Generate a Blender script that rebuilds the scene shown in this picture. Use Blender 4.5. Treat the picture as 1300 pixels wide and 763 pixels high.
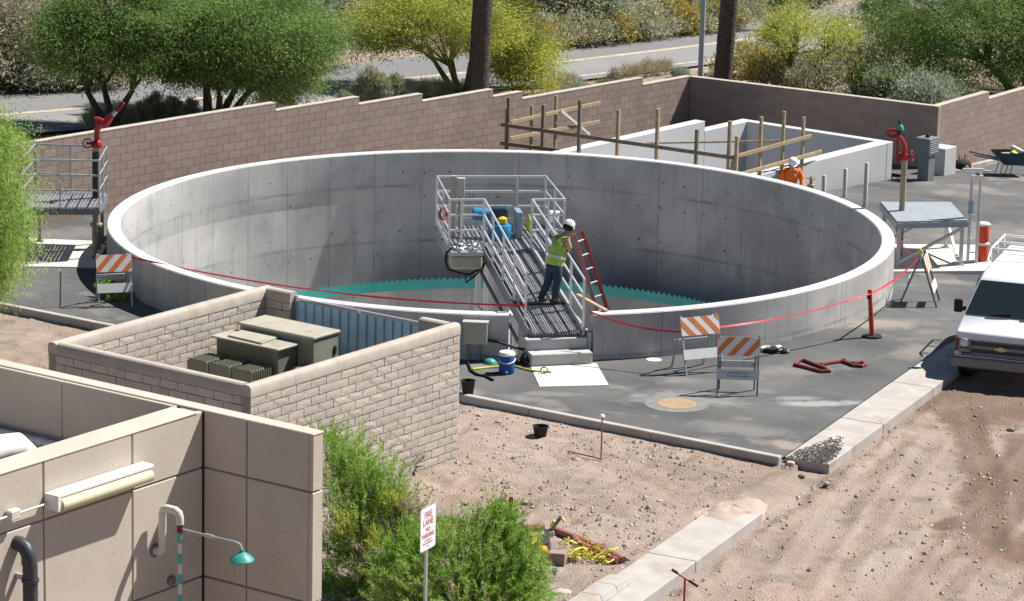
import bpy, bmesh, math, random
import numpy as np
from mathutils import Vector, Matrix, Euler
# ------------------------------------------------------------------ clear, camera, sky, sun
for o in list(bpy.data.objects): bpy.data.objects.remove(o, do_unlink=True)
SC = bpy.context.scene
COL = SC.collection
rad = math.radians
F = 4200.0; TH = rad(13.3705); RO = rad(1.3275); CAMH = 16.645
cd = bpy.data.cameras.new('camera'); cam = bpy.data.objects.new('camera', cd); COL.objects.link(cam)
cd.sensor_width = 36; cd.lens = F/1300*36; cd.clip_end = 5000; cd.clip_start = 1
cam.matrix_world = Matrix.Translation((0, 0, CAMH)) @ Matrix.Rotation(math.pi/2-TH, 4, 'X') @ Matrix.Rotation(RO, 4, 'Z')
SC.camera = cam
SUN_AZ, SUN_EL = 25.5, 52.5            # azimuth counted from +X towards +Y
w = bpy.data.worlds.new('World'); SC.world = w; w.use_nodes = True
nt = w.node_tree
sky = nt.nodes.new('ShaderNodeTexSky'); sky.sky_type = 'NISHITA'; sky.sun_disc = False
sky.sun_elevation = rad(SUN_EL); sky.sun_rotation = rad(90-SUN_AZ); sky.air_density = 0.65; sky.dust_density = 0.3
bg = nt.nodes['Background']; nt.links.new(sky.outputs[0], bg.inputs[0]); bg.inputs[1].default_value = 0.05
sl = bpy.data.lights.new('sun', 'SUN'); sl.energy = 5.0; sl.angle = rad(0.5); sl.color = (1, .955, .89)
so = bpy.data.objects.new('sun', sl); COL.objects.link(so)
sdir = Vector((math.cos(rad(SUN_AZ))*math.cos(rad(SUN_EL)), math.sin(rad(SUN_AZ))*math.cos(rad(SUN_EL)), math.sin(rad(SUN_EL))))
so.rotation_euler = sdir.to_track_quat('Z', 'Y').to_euler(); so.location = sdir*60+Vector((0, 70, 0))
SC.view_settings.view_transform = 'Standard'; SC.view_settings.look = 'None'
SC.view_settings.exposure = 0.78; SC.view_settings.gamma = 1
SC.render.engine = 'CYCLES'
RNG = np.random.default_rng(7); random.seed(7)

# ------------------------------------------------------------------ photograph pixels -> world
def ray(px, py):
    x = px-650; y = py-381.5
    c, s = math.cos(RO), math.sin(RO); X = x*c+y*s; Y = -x*s+y*c
    a, b = math.cos(TH), math.sin(TH)
    return Vector((X, F*a-Y*b, -F*b-Y*a))
def P(px, py, z=0.0):
    r = ray(px, py); t = (z-CAMH)/r.z
    return Vector((r.x*t, r.y*t, z))
def D(px, py, y):
    r = ray(px, py); return Vector((r.x*y/r.y, y, CAMH+r.z*y/r.y))
def proj(p):
    X, Y, Z = p[0], p[1], p[2]-CAMH
    c, s = math.cos(TH), math.sin(TH); d = Y*c-Z*s; u = Y*s+Z*c
    x = F*X/d; y = -F*u/d; cr, sr = math.cos(RO), math.sin(RO)
    return 650+x*cr-y*sr, 381.5+x*sr+y*cr
def ZAT(b, py):                                    # height above the base point b seen at row py
    lo, hi = -8, 30
    for _ in range(50):
        m = (lo+hi)/2
        if proj((b[0], b[1], m))[1] > py: lo = m
        else: hi = m
    return lo
QX, QY, Q0, QS = .5878, .8090, 59.0, .044
def T(x, y):                                       # the yard is level, then falls away to the road
    q = x*QX+y*QY
    return -min(QS*max(0, q-Q0), 3.5)
def G(px, py, dz=0):
    z = 0
    for _ in range(40): p = P(px, py, z+dz); z = .5*z+.5*T(p.x, p.y)
    p = P(px, py, z+dz); return Vector((p.x, p.y, z+dz))

# ------------------------------------------------------------------ helpers
def tag(o, label=None, cat=None, group=None, kind=None):
    if label: o['label'] = label
    if cat: o['category'] = cat
    if group: o['group'] = group
    if kind: o['kind'] = kind
    return o
MINV = {}
def thing(name, label, cat, loc=(0, 0, 0), rz=0, group=None, kind=None):
    o = bpy.data.objects.new(name, None); COL.objects.link(o); o.empty_display_size = .1
    o.location = loc; o.rotation_euler = (0, 0, rz)
    MINV[o.name] = (Matrix.Translation(Vector(loc)) @ Matrix.Rotation(rz, 4, 'Z')).inverted()
    return tag(o, label, cat, group, kind)
def unit(v):
    v = Vector(v); return v.normalized()
class MB:
    def __init__(s): s.v = []; s.f = []; s.m = []; s.cm = 0; s.M = None
    def add(s, vs, fs):
        n = len(s.v)
        s.v += [tuple(s.M @ Vector(q)) if s.M else tuple(q) for q in vs]
        s.f += [tuple(i+n for i in f) for f in fs]; s.m += [s.cm]*len(fs); return s
    def box(s, c, size, rz=0, rx=0, ry=0):
        hx, hy, hz = size[0]/2, size[1]/2, size[2]/2
        R = Euler((rx, ry, rz)).to_matrix(); c = Vector(c)
        vs = [c+R @ Vector((a*hx, b*hy, d*hz)) for d in (-1, 1) for b in (-1, 1) for a in (-1, 1)]
        return s.add(vs, [(0, 2, 3, 1), (4, 5, 7, 6), (0, 1, 5, 4), (2, 6, 7, 3), (0, 4, 6, 2), (1, 3, 7, 5)])
    def hexa(s, lo, hi):                            # bottom quad and top quad, same winding (ccw from above)
        vs = list(lo)+list(hi)
        return s.add(vs, [(3, 2, 1, 0), (4, 5, 6, 7)]+[(i, (i+1) % 4, 4+(i+1) % 4, 4+i) for i in range(4)])
    def bar(s, p, q, w_, h_, up=(0, 0, 1)):
        p, q = Vector(p), Vector(q); d = (q-p).normalized(); up = Vector(up)
        if abs(d.dot(up)) > .98: up = Vector((0, 1, 0))
        a = d.cross(up).normalized()*(w_/2); b = a.cross(d).normalized()*(h_/2)
        lo = [p-a-b, p+a-b, p+a+b, p-a+b]; hi = [v+(q-p) for v in lo]
        return s.add(lo+hi, [(0, 1, 2, 3), (7, 6, 5, 4), (0, 4, 5, 1), (1, 5, 6, 2), (2, 6, 7, 3), (3, 7, 4, 0)])
    def tube(s, pts, r, n=8, closed=False, caps=True):
        pts = [Vector(p) for p in pts]; N = len(pts)
        rs = r if isinstance(r, (list, tuple)) else [r]*N
        ref = None; rings = []
        for i, p in enumerate(pts):
            a = pts[(i-1) % N] if (i > 0 or closed) else p
            b = pts[(i+1) % N] if (i < N-1 or closed) else p
            d = (b-a).normalized() if (b-a).length > 1e-9 else Vector((0, 0, 1))
            if ref is None: ref = Vector((0, 0, 1)) if abs(d.z) < .9 else Vector((1, 0, 0))
            u = (ref-d*ref.dot(d))
            if u.length < 1e-6: u = d.orthogonal()
            u.normalize(); ref = u; v = d.cross(u)
            rings.append([p+(u*math.cos(2*math.pi*k/n)+v*math.sin(2*math.pi*k/n))*rs[i] for k in range(n)])
        vs = [q for R in rings for q in R]; fs = []
        for i in range(N if closed else N-1):
            j = (i+1) % N
            for k in range(n): fs.append((i*n+k, i*n+(k+1) % n, j*n+(k+1) % n, j*n+k))
        if caps and not closed: fs += [tuple(range(n-1, -1, -1)), tuple((N-1)*n+k for k in range(n))]
        return s.add(vs, fs)
    def cyl(s, p, q, r, r2=None, n=12): return s.tube([p, q], [r, r if r2 is None else r2], n)
    def lathe(s, prof, c=(0, 0, 0), n=16, axis=None):  # prof of (r, z)
        c = Vector(c); R = Matrix.Identity(3) if axis is None else Vector(axis).to_track_quat('Z', 'Y').to_matrix()
        vs = []; fs = []
        for (r, z) in prof: vs += [c+R @ Vector((r*math.cos(2*math.pi*k/n), r*math.sin(2*math.pi*k/n), z)) for k in range(n)]
        for i in range(len(prof)-1):
            for k in range(n): fs.append((i*n+k, i*n+(k+1) % n, (i+1)*n+(k+1) % n, (i+1)*n+k))
        fs += [tuple(range(n-1, -1, -1)), tuple((len(prof)-1)*n+k for k in range(n))]
        return s.add(vs, fs)
    def prism(s, poly, z0, z1):                     # poly of (x,y) ccw
        n = len(poly); vs = [(x, y, z0) for x, y in poly]+[(x, y, z1) for x, y in poly]
        return s.add(vs, [tuple(range(n-1, -1, -1)), tuple(range(n, 2*n))]+[(i, (i+1) % n, n+(i+1) % n, n+i) for i in range(n)])
    def build(s, name, mat, parent=None, local=False, smooth=False, bevel=0, origin=None, sharp=35, bseg=1):
        vs = s.v
        if parent is not None and not local:
            r = parent
            while r.parent: r = r.parent
            Mi = MINV[r.name]; vs = [tuple(Mi @ Vector(q)) for q in vs]
        loc = None
        if parent is None:
            if origin is None:
                a = np.array(vs); origin = ((a[:, 0].min()+a[:, 0].max())/2, (a[:, 1].min()+a[:, 1].max())/2, a[:, 2].min())
            loc = Vector(origin)
            if not local: vs = [tuple(Vector(q)-loc) for q in vs]
        me = bpy.data.meshes.new(name); me.from_pydata([tuple(q) for q in vs], [], s.f)
        for m in (mat if isinstance(mat, (list, tuple)) else [mat]): me.materials.append(M(m))
        if any(s.m): me.polygons.foreach_set('material_index', s.m)
        me.update()
        if smooth:
            me.polygons.foreach_set('use_smooth', [True]*len(me.polygons))
            try: me.set_sharp_from_angle(angle=rad(sharp))
            except Exception: pass
        o = bpy.data.objects.new(name, me); COL.objects.link(o)
        if parent is not None: o.parent = parent
        if loc is not None:
            o.location = loc; MINV[o.name] = Matrix.Translation(loc).inverted()
        if bevel:
            b = o.modifiers.new('bevel', 'BEVEL'); b.width = bevel; b.segments = bseg; b.limit_method = 'ANGLE'; b.angle_limit = rad(40)
        return o
def copy_tree(o, parent=None):
    c = o.copy(); COL.objects.link(c)
    if parent is not None: c.parent = parent
    for ch in list(o.children): copy_tree(ch, c)
    return c
def clip(poly, x0, x1, y0, y1):
    def cut(pl, ax, lim, sgn):
        out = []
        for i in range(len(pl)):
            a, b = pl[i], pl[(i+1) % len(pl)]
            ia, ib = sgn*(a[ax]-lim) >= 0, sgn*(b[ax]-lim) >= 0
            if ia: out.append(a)
            if ia != ib:
                t = (lim-a[ax])/(b[ax]-a[ax]); out.append((a[0]+(b[0]-a[0])*t, a[1]+(b[1]-a[1])*t))
        return out
    for ax, lim, sg in ((0, x0, 1), (0, x1, -1), (1, y0, 1), (1, y1, -1)):
        if poly: poly = cut(poly, ax, lim, sg)
    return poly
def arc(c, r, a0, a1, n): return [(c[0]+r*math.cos(a0+(a1-a0)*i/n), c[1]+r*math.sin(a0+(a1-a0)*i/n)) for i in range(n+1)]
def text_mesh(txt, size, name, mat, parent, M4, extrude=.002, bold=.0):
    cu = bpy.data.curves.new('t', 'FONT'); cu.body = txt; cu.size = size; cu.align_x = 'CENTER'; cu.align_y = 'CENTER'; cu.extrude = extrude; cu.offset = bold
    cu.resolution_u = 2
    ob = bpy.data.objects.new('t', cu); COL.objects.link(ob)
    dg = bpy.context.evaluated_depsgraph_get(); me = bpy.data.meshes.new_from_object(ob.evaluated_get(dg))
    bpy.data.objects.remove(ob, do_unlink=True)
    me.materials.clear(); me.materials.append(M(mat)); me.transform(M4); me.name = name
    o = bpy.data.objects.new(name, me); COL.objects.link(o); o.parent = parent; return o

# ------------------------------------------------------------------ materials
MATS = {}
def M(n): return MATS[n] if isinstance(n, str) else n
def mat(name, col, rough=.7, var=.0, scale=4.0, bump=0., bscale=30., metal=0., col2=None, rnd=0., spec=.3, detail=4, dist=.02, trans=0., speck=None, coord='Object', dirt=None, emit=None, streak=None):
    """col mixed to col2 by noise; rnd = brightness spread per object and per island; speck=(colour,scale,threshold)"""
    m = bpy.data.materials.new(name); m.use_nodes = True; t = m.node_tree; N = t.nodes; L = t.links
    b = N['Principled BSDF']; b.inputs['Roughness'].default_value = rough; b.inputs['Metallic'].default_value = metal
    b.inputs['Specular IOR Level'].default_value = spec
    tc = N.new('ShaderNodeTexCoord'); out = tc.outputs[coord]
    def mix(a, bb, fac, mode='MIX'):
        x = N.new('ShaderNodeMix'); x.data_type = 'RGBA'; x.blend_type = mode
        for s_, val in ((6, a), (7, bb)):
            if isinstance(val, (tuple, list)): x.inputs[s_].default_value = (*val[:3], 1)
            else: L.new(val, x.inputs[s_])
        if isinstance(fac, float) or isinstance(fac, int): x.inputs[0].default_value = fac
        else: L.new(fac, x.inputs[0])
        return x.outputs[2]
    def noise(sc, det=4, vec=None):
        n = N.new('ShaderNodeTexNoise'); n.inputs['Scale'].default_value = sc; n.inputs['Detail'].default_value = det
        L.new(vec or out, n.inputs['Vector']); return n.outputs['Fac']
    def ramp(src, a, c):
        r = N.new('ShaderNodeMapRange'); r.inputs[1].default_value = a; r.inputs[2].default_value = c; r.clamp = True
        L.new(src, r.inputs[0]); return r.outputs[0]
    c = tuple(col)
    c2 = tuple(col2) if col2 else tuple(x*(1-var) for x in col)
    cur = c
    if var or col2: cur = mix(c, c2, ramp(noise(scale, detail), .35, .65))
    if dirt: cur = mix(cur, dirt[0], ramp(noise(dirt[1], 5), dirt[2], dirt[2]+.12))
    if streak:                                       # vertical stains
        mp = N.new('ShaderNodeMapping'); mp.vector_type = 'TEXTURE' if len(streak) > 3 else 'POINT'; L.new(out, mp.inputs[0])
        mp.inputs['Scale'].default_value = streak[1]
        if len(streak) > 3: mp.inputs['Rotation'].default_value = (0, 0, streak[3])
        cur = mix(cur, streak[0], ramp(noise(1.0, 5, mp.outputs[0]), streak[2], streak[2]+.18))
    if speck:
        v = N.new('ShaderNodeTexVoronoi'); v.inputs['Scale'].default_value = speck[1]; L.new(out, v.inputs['Vector'])
        r = N.new('ShaderNodeMapRange'); r.inputs[1].default_value = speck[2]; r.inputs[2].default_value = speck[2]*.6; L.new(v.outputs['Distance'], r.inputs[0])
        cur = mix(cur, speck[0], r.outputs[0])
    if rnd:
        oi = N.new('ShaderNodeObjectInfo'); g = N.new('ShaderNodeNewGeometry')
        a = N.new('ShaderNodeMath'); L.new(oi.outputs['Random'], a.inputs[0]); L.new(g.outputs['Random Per Island'], a.inputs[1])
        fr = N.new('ShaderNodeMath'); fr.operation = 'FRACT'; L.new(a.outputs[0], fr.inputs[0])
        mr = N.new('ShaderNodeMapRange'); mr.inputs[3].default_value = 1-rnd; mr.inputs[4].default_value = 1+rnd; L.new(fr.outputs[0], mr.inputs[0])
        hv = N.new('ShaderNodeHueSaturation'); L.new(mr.outputs[0], hv.inputs['Value'])
        if isinstance(cur, tuple): hv.inputs['Color'].default_value = (*cur, 1)
        else: L.new(cur, hv.inputs['Color'])
        cur = hv.outputs[0]
    if isinstance(cur, tuple): b.inputs['Base Color'].default_value = (*cur, 1)
    else: L.new(cur, b.inputs['Base Color'])
    if bump:
        bp = N.new('ShaderNodeBump'); bp.inputs['Strength'].default_value = bump; bp.inputs['Distance'].default_value = dist
        L.new(noise(bscale, 6), bp.inputs['Height']); L.new(bp.outputs[0], b.inputs['Normal'])
    if trans:
        tr = N.new('ShaderNodeBsdfTranslucent'); ms = N.new('ShaderNodeMixShader'); ms.inputs[0].default_value = trans
        if isinstance(cur, tuple): tr.inputs[0].default_value = (*cur, 1)
        else: L.new(cur, tr.inputs[0])
        L.new(b.outputs[0], ms.inputs[1]); L.new(tr.outputs[0], ms.inputs[2]); L.new(ms.outputs[0], N['Material Output'].inputs[0])
    if emit: b.inputs['Emission Color'].default_value = (*emit[0], 1); b.inputs['Emission Strength'].default_value = emit[1]
    MATS[name] = m; return m
mat('dirt', (.385, .308, .258), .95, col2=(.31, .242, .198), scale=.5, bump=1., bscale=34, dist=.05, rnd=0, speck=((.45, .38, .33), 15, .17), dirt=((.255, .205, .175), 1.5, .56), detail=8, spec=.1, streak=((.24, .18, .145), (3.5, .35, 1), .54, rad(65.5)))
mat('pebble', (.40, .33, .285), .9, rnd=.42, spec=.1)
mat('mound_sand', (.44, .35, .295), .95, var=.2, scale=3, bump=.5, bscale=40, spec=.1)
mat('asphalt', (.075, .077, .081), .9, col2=(.125, .124, .122), scale=.5, bump=.5, bscale=70, dist=.012, dirt=((.19, .18, .166), .75, .57), speck=((.22, .21, .20), 28, .10), detail=10, spec=.25, streak=((.175, .17, .16), (1.6, .28, 1), .60, rad(-33)))
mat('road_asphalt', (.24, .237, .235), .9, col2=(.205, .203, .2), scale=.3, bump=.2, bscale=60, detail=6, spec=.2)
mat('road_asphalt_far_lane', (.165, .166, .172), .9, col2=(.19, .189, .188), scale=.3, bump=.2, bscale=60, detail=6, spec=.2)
mat('white_line', (.5, .49, .46), .8, var=.35, scale=3)
mat('yellow_line', (.47, .42, .31), .8, var=.3, scale=3)
mat('concrete_curb', (.42, .395, .365), .85, var=.18, scale=2.2, bump=.35, bscale=40, dirt=((.33, .275, .23), 1.6, .57), dist=.01, streak=((.36, .32, .285), (2.5, 2.5, 1), .58))
mat('concrete_pale', (.58, .555, .51), .8, var=.12, scale=1.6, bump=.15, bscale=40, dist=.006)
mat('concrete_step', (.44, .44, .43), .8, var=.12, scale=2.5, bump=.2, bscale=40, dist=.006)
mat('white_concrete', (.50, .51, .52), .75, var=.08, scale=1.2, bump=.12, bscale=25, dist=.006, streak=((.47, .49, .5), (5, 5, .35), .52))
mat('rim', (.54, .54, .53), .75, var=.08, scale=1.2, bump=.12, bscale=30, dist=.004)
mat('fence_block', (.325, .25, .21), .92, col2=(.28, .218, .188), scale=2.0, bump=.5, bscale=60, dist=.006, rnd=.085, spec=.1)
mat('fence_mortar', (.34, .27, .22), .95, var=.15, scale=3, spec=.1)
mat('fence_lit_top', (.47, .42, .36), .95, var=.2, scale=4, bump=.3, bscale=50, dist=.005, spec=.1)  # paler than the blocks: sun on their top faces put into the colour
mat('slump_block', (.525, .47, .415), .92, col2=(.46, .41, .36), scale=3, bump=.65, bscale=30, dist=.014, rnd=.08, spec=.1)
mat('slump_mortar', (.30, .26, .225), .95, spec=.1)
mat('slump_cap', (.455, .405, .352), .9, var=.15, scale=3, bump=.6, bscale=30, dist=.01, spec=.1)
mat('precast', (.52, .46, .395), .85, col2=(.465, .41, .35), scale=1.3, bump=.35, bscale=45, dist=.005, speck=((.15, .12, .10), 17, .12), detail=6, spec=.2)
mat('precast_joint', (.26, .225, .19), .95)
mat('black_sealant', (.03, .028, .026), .8)
mat('galv', (.47, .49, .51), .42, var=.12, scale=8, metal=.55)
mat('alu', (.68, .70, .72), .35, var=.08, scale=8, metal=.45)
mat('galv_dark', (.20, .21, .225), .5, var=.15, scale=8, metal=.5)
mat('grating', (.17, .18, .19), .5, metal=.4, var=.2, scale=6)
mat('grating_pale', (.29, .305, .32), .5, metal=.35, var=.15, scale=6)
mat('fibre_grey', (.30, .335, .36), .55, var=.1, scale=3, bump=.1, bscale=40, dist=.004)
mat('gate_steel', (.38, .55, .70), .45, var=.14, scale=2.5, metal=.25)
mat('teal', (.065, .42, .38), .45, var=.12, scale=3)
mat('xfmr_green', (.155, .165, .125), .5, var=.1, scale=4)
mat('xfmr_lid', (.40, .38, .31), .55, var=.14, scale=3, dirt=((.29, .26, .2), 2.2, .6))
mat('xfmr_side', (.25, .26, .21), .5, var=.12, scale=3)
mat('cab_grey', (.185, .205, .22), .5, var=.08, scale=3)
mat('cab_light', (.42, .43, .43), .5, var=.08, scale=3)
mat('beige_box', (.42, .39, .31), .55, var=.1, scale=4)
mat('lumber', (.43, .33, .20), .8, var=.25, scale=8, rnd=.12, bump=.2, bscale=30, dist=.004)
mat('lumber_weathered', (.24, .19, .135), .85, var=.25, scale=8, rnd=.15, bump=.2, bscale=30, dist=.004)
mat('red_paint', (.38, .012, .018), .35, var=.2, scale=5, spec=.5)
mat('dark_red', (.20, .028, .025), .6, var=.25, scale=6)
mat('hose_red', (.235, .065, .055), .75, var=.3, scale=9)
mat('hose_brown', (.36, .15, .12), .8, var=.3, scale=9)
mat('tape_red', (.55, .025, .045), .5, var=.2, scale=6)
mat('orange', (.80, .17, .035), .5, var=.12, scale=5)
mat('orange_cone', (.62, .075, .028), .5, var=.1, scale=5)
mat('sheet_orange', (.70, .22, .06), .45, var=.18, scale=9)
mat('sheet_white', (.74, .73, .71), .45, var=.08, scale=6)
mat('panel_grey', (.56, .56, .57), .5, var=.1, scale=6)
mat('white_plastic', (.74, .74, .72), .4, var=.06, scale=6)
mat('white_paint', (.75, .76, .76), .4, var=.06, scale=5)
mat('pvc', (.60, .60, .57), .4, var=.12, scale=8)
mat('grey_pipe', (.05, .055, .06), .45, var=.15, scale=6)
mat('tan_pipe', (.34, .29, .205), .55, var=.15, scale=6)
mat('green_pole', (.028, .035, .032), .5)
mat('light_lens', (.62, .61, .40), .3, var=.06, scale=4)
mat('rubber', (.018, .018, .018), .7)
mat('black_hose', (.014, .014, .015), .5)
mat('blue', (.02, .09, .34), .4, var=.1, scale=5)
mat('blue_motor', (.025, .22, .42), .4, var=.15, scale=5)
mat('blue_dark', (.02, .05, .10), .45, var=.2, scale=5)
mat('blue_plate', (.27, .36, .44), .4, metal=.2)
mat('teal_head', (.05, .30, .25), .4)
mat('yellow', (.80, .72, .16), .6, var=.25, scale=8)
mat('yellow_green', (.55, .66, .06), .6, var=.2, scale=8)
mat('hydrant_yellow', (.68, .46, .04), .45, var=.15, scale=6)
mat('glass_dark', (.02, .03, .03), .04, spec=.9)
mat('car_white', (.72, .73, .75), .28, spec=.5, var=.03, scale=2)
mat('car_grey', (.17, .175, .18), .5)
mat('car_grille', (.035, .036, .04), .5)
mat('chrome', (.55, .56, .58), .2, metal=.9)
mat('gold', (.52, .44, .26), .35, metal=.4)
mat('lamp_glass', (.55, .57, .58), .12, spec=.6)
mat('amber', (.22, .05, .035), .3)
mat('skin', (.42, .25, .17), .6)
mat('hair', (.02, .015, .012), .7)
mat('jeans', (.035, .062, .10), .9, var=.3, scale=9, bump=.3, bscale=40, dist=.01)
mat('vest', (.38, .56, .10), .7, var=.15, scale=9, bump=.4, bscale=18, dist=.02)
mat('vest_silver', (.62, .66, .60), .4)
mat('tan_shirt', (.47, .33, .18), .9, var=.15, scale=9, bump=.4, bscale=18, dist=.02)
mat('orange_shirt', (.86, .18, .02), .8, var=.15, scale=9, bump=.5, bscale=16, dist=.02)
mat('boot', (.05, .035, .025), .8)
mat('hat_white', (.80, .80, .80), .35)
mat('logo_white', (.75, .75, .72), .6)
mat('sign_white', (.72, .73, .75), .5)
mat('sign_red', (.50, .16, .19), .5)
mat('print_dark', (.06, .065, .07), .6)
mat('manhole_tan', (.36, .26, .15), .8, var=.2, scale=6)
mat('cloth_white', (.62, .62, .62), .9, var=.2, scale=9)
mat('cloth_black', (.02, .02, .022), .9)
mat('cloth_purple', (.17, .05, .08), .9)
mat('bark', (.085, .065, .05), .95, var=.3, scale=6, bump=.6, bscale=14, dist=.03, coord='Object')
mat('bark_green', (.16, .17, .06), .9, var=.3, scale=5, bump=.3, bscale=14, dist=.02)
mat('palm_bark', (.098, .082, .068), .95, var=.35, scale=5, bump=1., bscale=11, dist=.06)
mat('pole_paint', (.33, .40, .44), .45)
def leafmat(n, c, c2, tr=.35, rnd=.35): return mat(n, c, .75, col2=c2, scale=1.6, rnd=rnd, trans=tr, spec=.15)
leafmat('leaf_mesquite', (.19, .295, .085), (.25, .355, .11), tr=.5)
leafmat('leaf_mesquite_dark', (.14, .235, .065), (.19, .29, .085), tr=.5)
leafmat('leaf_paloverde', (.50, .53, .095), (.37, .42, .09), tr=.5)
leafmat('leaf_paloverde_green', (.35, .40, .11), (.46, .47, .13), tr=.5)
leafmat('leaf_bright', (.29, .44, .09), (.38, .50, .15), tr=.5)
leafmat('leaf_broom', (.20, .36, .055), (.30, .45, .085), tr=.5)
leafmat('leaf_grey', (.42, .42, .32), (.50, .48, .38))
leafmat('leaf_sage', (.38, .43, .33), (.31, .36, .27))
leafmat('leaf_olive', (.36, .365, .20), (.43, .42, .26))
leafmat('leaf_yellow', (.58, .44, .07), (.36, .31, .09))
leafmat('leaf_straw', (.46, .39, .26), (.36, .31, .2), tr=.25)
leafmat('leaf_darkgreen', (.15, .20, .08), (.20, .25, .105))

def add_patch(mname, c, rx, ry, rot, col, strength=.8, nscale=3.0):
    """a stain with its own shape: ellipse with a ragged edge, in object coordinates"""
    m = MATS[mname]; t = m.node_tree; N = t.nodes; L = t.links; b = N['Principled BSDF']; src = b.inputs['Base Color'].links[0].from_socket
    tc = N.new('ShaderNodeTexCoord'); mp = N.new('ShaderNodeMapping'); mp.vector_type = 'TEXTURE'; L.new(tc.outputs['Object'], mp.inputs[0])
    mp.inputs['Location'].default_value = (c[0], c[1], 0); mp.inputs['Rotation'].default_value = (0, 0, rot); mp.inputs['Scale'].default_value = (rx, ry, 1e6)
    ln = N.new('ShaderNodeVectorMath'); ln.operation = 'LENGTH'; L.new(mp.outputs[0], ln.inputs[0])
    n = N.new('ShaderNodeTexNoise'); n.inputs['Scale'].default_value = nscale; n.inputs['Detail'].default_value = 6; L.new(tc.outputs['Object'], n.inputs['Vector'])
    a = N.new('ShaderNodeMath'); a.operation = 'MULTIPLY_ADD'; L.new(n.outputs['Fac'], a.inputs[0]); a.inputs[1].default_value = 1.5; L.new(ln.outputs['Value'], a.inputs[2])
    r = N.new('ShaderNodeMapRange'); r.inputs[1].default_value = 1.15; r.inputs[2].default_value = 1.75; r.inputs[3].default_value = strength; r.inputs[4].default_value = 0; L.new(a.outputs[0], r.inputs[0])
    x = N.new('ShaderNodeMix'); x.data_type = 'RGBA'; L.new(r.outputs[0], x.inputs[0]); L.new(src, x.inputs[6]); x.inputs[7].default_value = (*col, 1); L.new(x.outputs[2], b.inputs['Base Color'])
for (px, py, rx, ry, rot, col, st) in ((1042, 512, 1.1, .28, .12, (.36, .36, .35), .7), (1010, 506, .6, .2, .1, (.30, .30, .29), .6), (868, 506, 1.4, .75, 0, (.24, .237, .228), .75), (1118, 408, 1.3, .6, .4, (.27, .245, .21), .75), (1010, 470, 1.2, .5, .2, (.22, .21, .19), .6), (1008, 566, .9, .4, -.4, (.30, .25, .21), .8), (940, 545, 1.3, .5, -.3, (.20, .195, .185), .6), (700, 500, .8, .25, 0, (.22, .215, .2), .6), (1240, 265, 2.5, 2.2, .4, (.21, .198, .18), .5), (1165, 445, .9, .5, .9, (.25, .23, .2), .6), (60, 300, 2, 1, .6, (.19, .185, .175), .5)):
    add_patch('asphalt', P(px, py), rx, ry, rot, col, st)
for (px, py, rx, ry, rot, col, st) in ((1250, 520, 1.6, 1.0, .3, (.185, .128, .095), .85), (1262, 600, .55, 1.9, -.15, (.20, .14, .105), .85), (1300, 690, 1.5, .9, -.3, (.24, .155, .12), .85), (1225, 662, .9, .4, .4, (.22, .16, .12), .7), (1060, 560, .5, 1.6, -.4, (.24, .205, .18), .6), (1120, 700, 1.6, .5, .9, (.40, .325, .285), .7), (960, 620, .9, .6, .5, (.245, .195, .165), .7), (690, 600, 1.4, .6, .2, (.40, .325, .285), .6), (610, 620, 1.2, .7, .2, (.37, .275, .225), .7), (880, 700, 1.2, .3, 1.1, (.27, .21, .18), .6), (1010, 740, 1.5, .8, .6, (.41, .31, .255), .6), (620, 530, .9, .5, 0, (.33, .235, .19), .6), (870, 590, 1.6, .4, -.5, (.26, .21, .178), .6)):
    add_patch('dirt', P(px, py), rx, ry, rot, col, st)
mat('ladder_red', (.34, .06, .05), .55, var=.25, scale=6)
mat('ladder_pale_red', (.42, .17, .145), .6, var=.2, scale=6)  # paler, pinker red for the left side rail

def soil_nodes():                                     # SOIL: damp and packed soil, stored on the ground mesh
    m = MATS['dirt']; t = m.node_tree; N = t.nodes; L = t.links; b = N['Principled BSDF']; src = b.inputs['Base Color'].links[0].from_socket
    at_ = N.new('ShaderNodeAttribute'); at_.attribute_name = 'soil'
    for sgn, col in ((1, (.175, .122, .09)), (-1, (.46, .385, .335))):
        mu = N.new('ShaderNodeMath'); mu.operation = 'MULTIPLY'; mu.use_clamp = True; L.new(at_.outputs['Fac'], mu.inputs[0]); mu.inputs[1].default_value = sgn
        x = N.new('ShaderNodeMix'); x.data_type = 'RGBA'; L.new(mu.outputs[0], x.inputs[0]); L.new(src, x.inputs[6]); x.inputs[7].default_value = (*col, 1); src = x.outputs[2]
    L.new(src, b.inputs['Base Color'])
soil_nodes()
# ------------------------------------------------------------------ the setting: ground, asphalt, kerbs, gutter, road
TC = Vector((-.28525, 73.6724, 0)); TR = 8.91692; TW = .31; TZ = .9485
A0 = P(42, 393); cdir = Vector((math.cos(rad(-33.5)), math.sin(rad(-33.5)), 0)); nf = Vector((cdir.y, -cdir.x, 0))
GC = P(995, 580); gdir = Vector((math.cos(rad(65.5)), math.sin(rad(65.5)), 0)); nr = Vector((gdir.y, -gdir.x, 0)); GW = .86
HAUL = -.20
def lineX(p, d, q, e):
    t = ((q.x-p.x)*e.y-(q.y-p.y)*e.x)/(d.x*e.y-d.y*e.x); return p+d*t
CORNER = lineX(A0, cdir, GC, gdir)
def vnoise(x, y, seed):
    r = np.random.default_rng(seed); tb = r.random((256, 256))
    xi = np.floor(x).astype(int); yi = np.floor(y).astype(int); fx = x-xi; fy = y-yi
    fx = fx*fx*(3-2*fx); fy = fy*fy*(3-2*fy)
    g = lambda a, b: tb[a % 256, b % 256]
    return (g(xi, yi)*(1-fx)+g(xi+1, yi)*fx)*(1-fy)+(g(xi, yi+1)*(1-fx)+g(xi+1, yi+1)*fx)*fy-.5
def sstep(a, b, x):
    t = np.clip((x-a)/(b-a), 0, 1); return t*t*(3-2*t)
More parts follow.
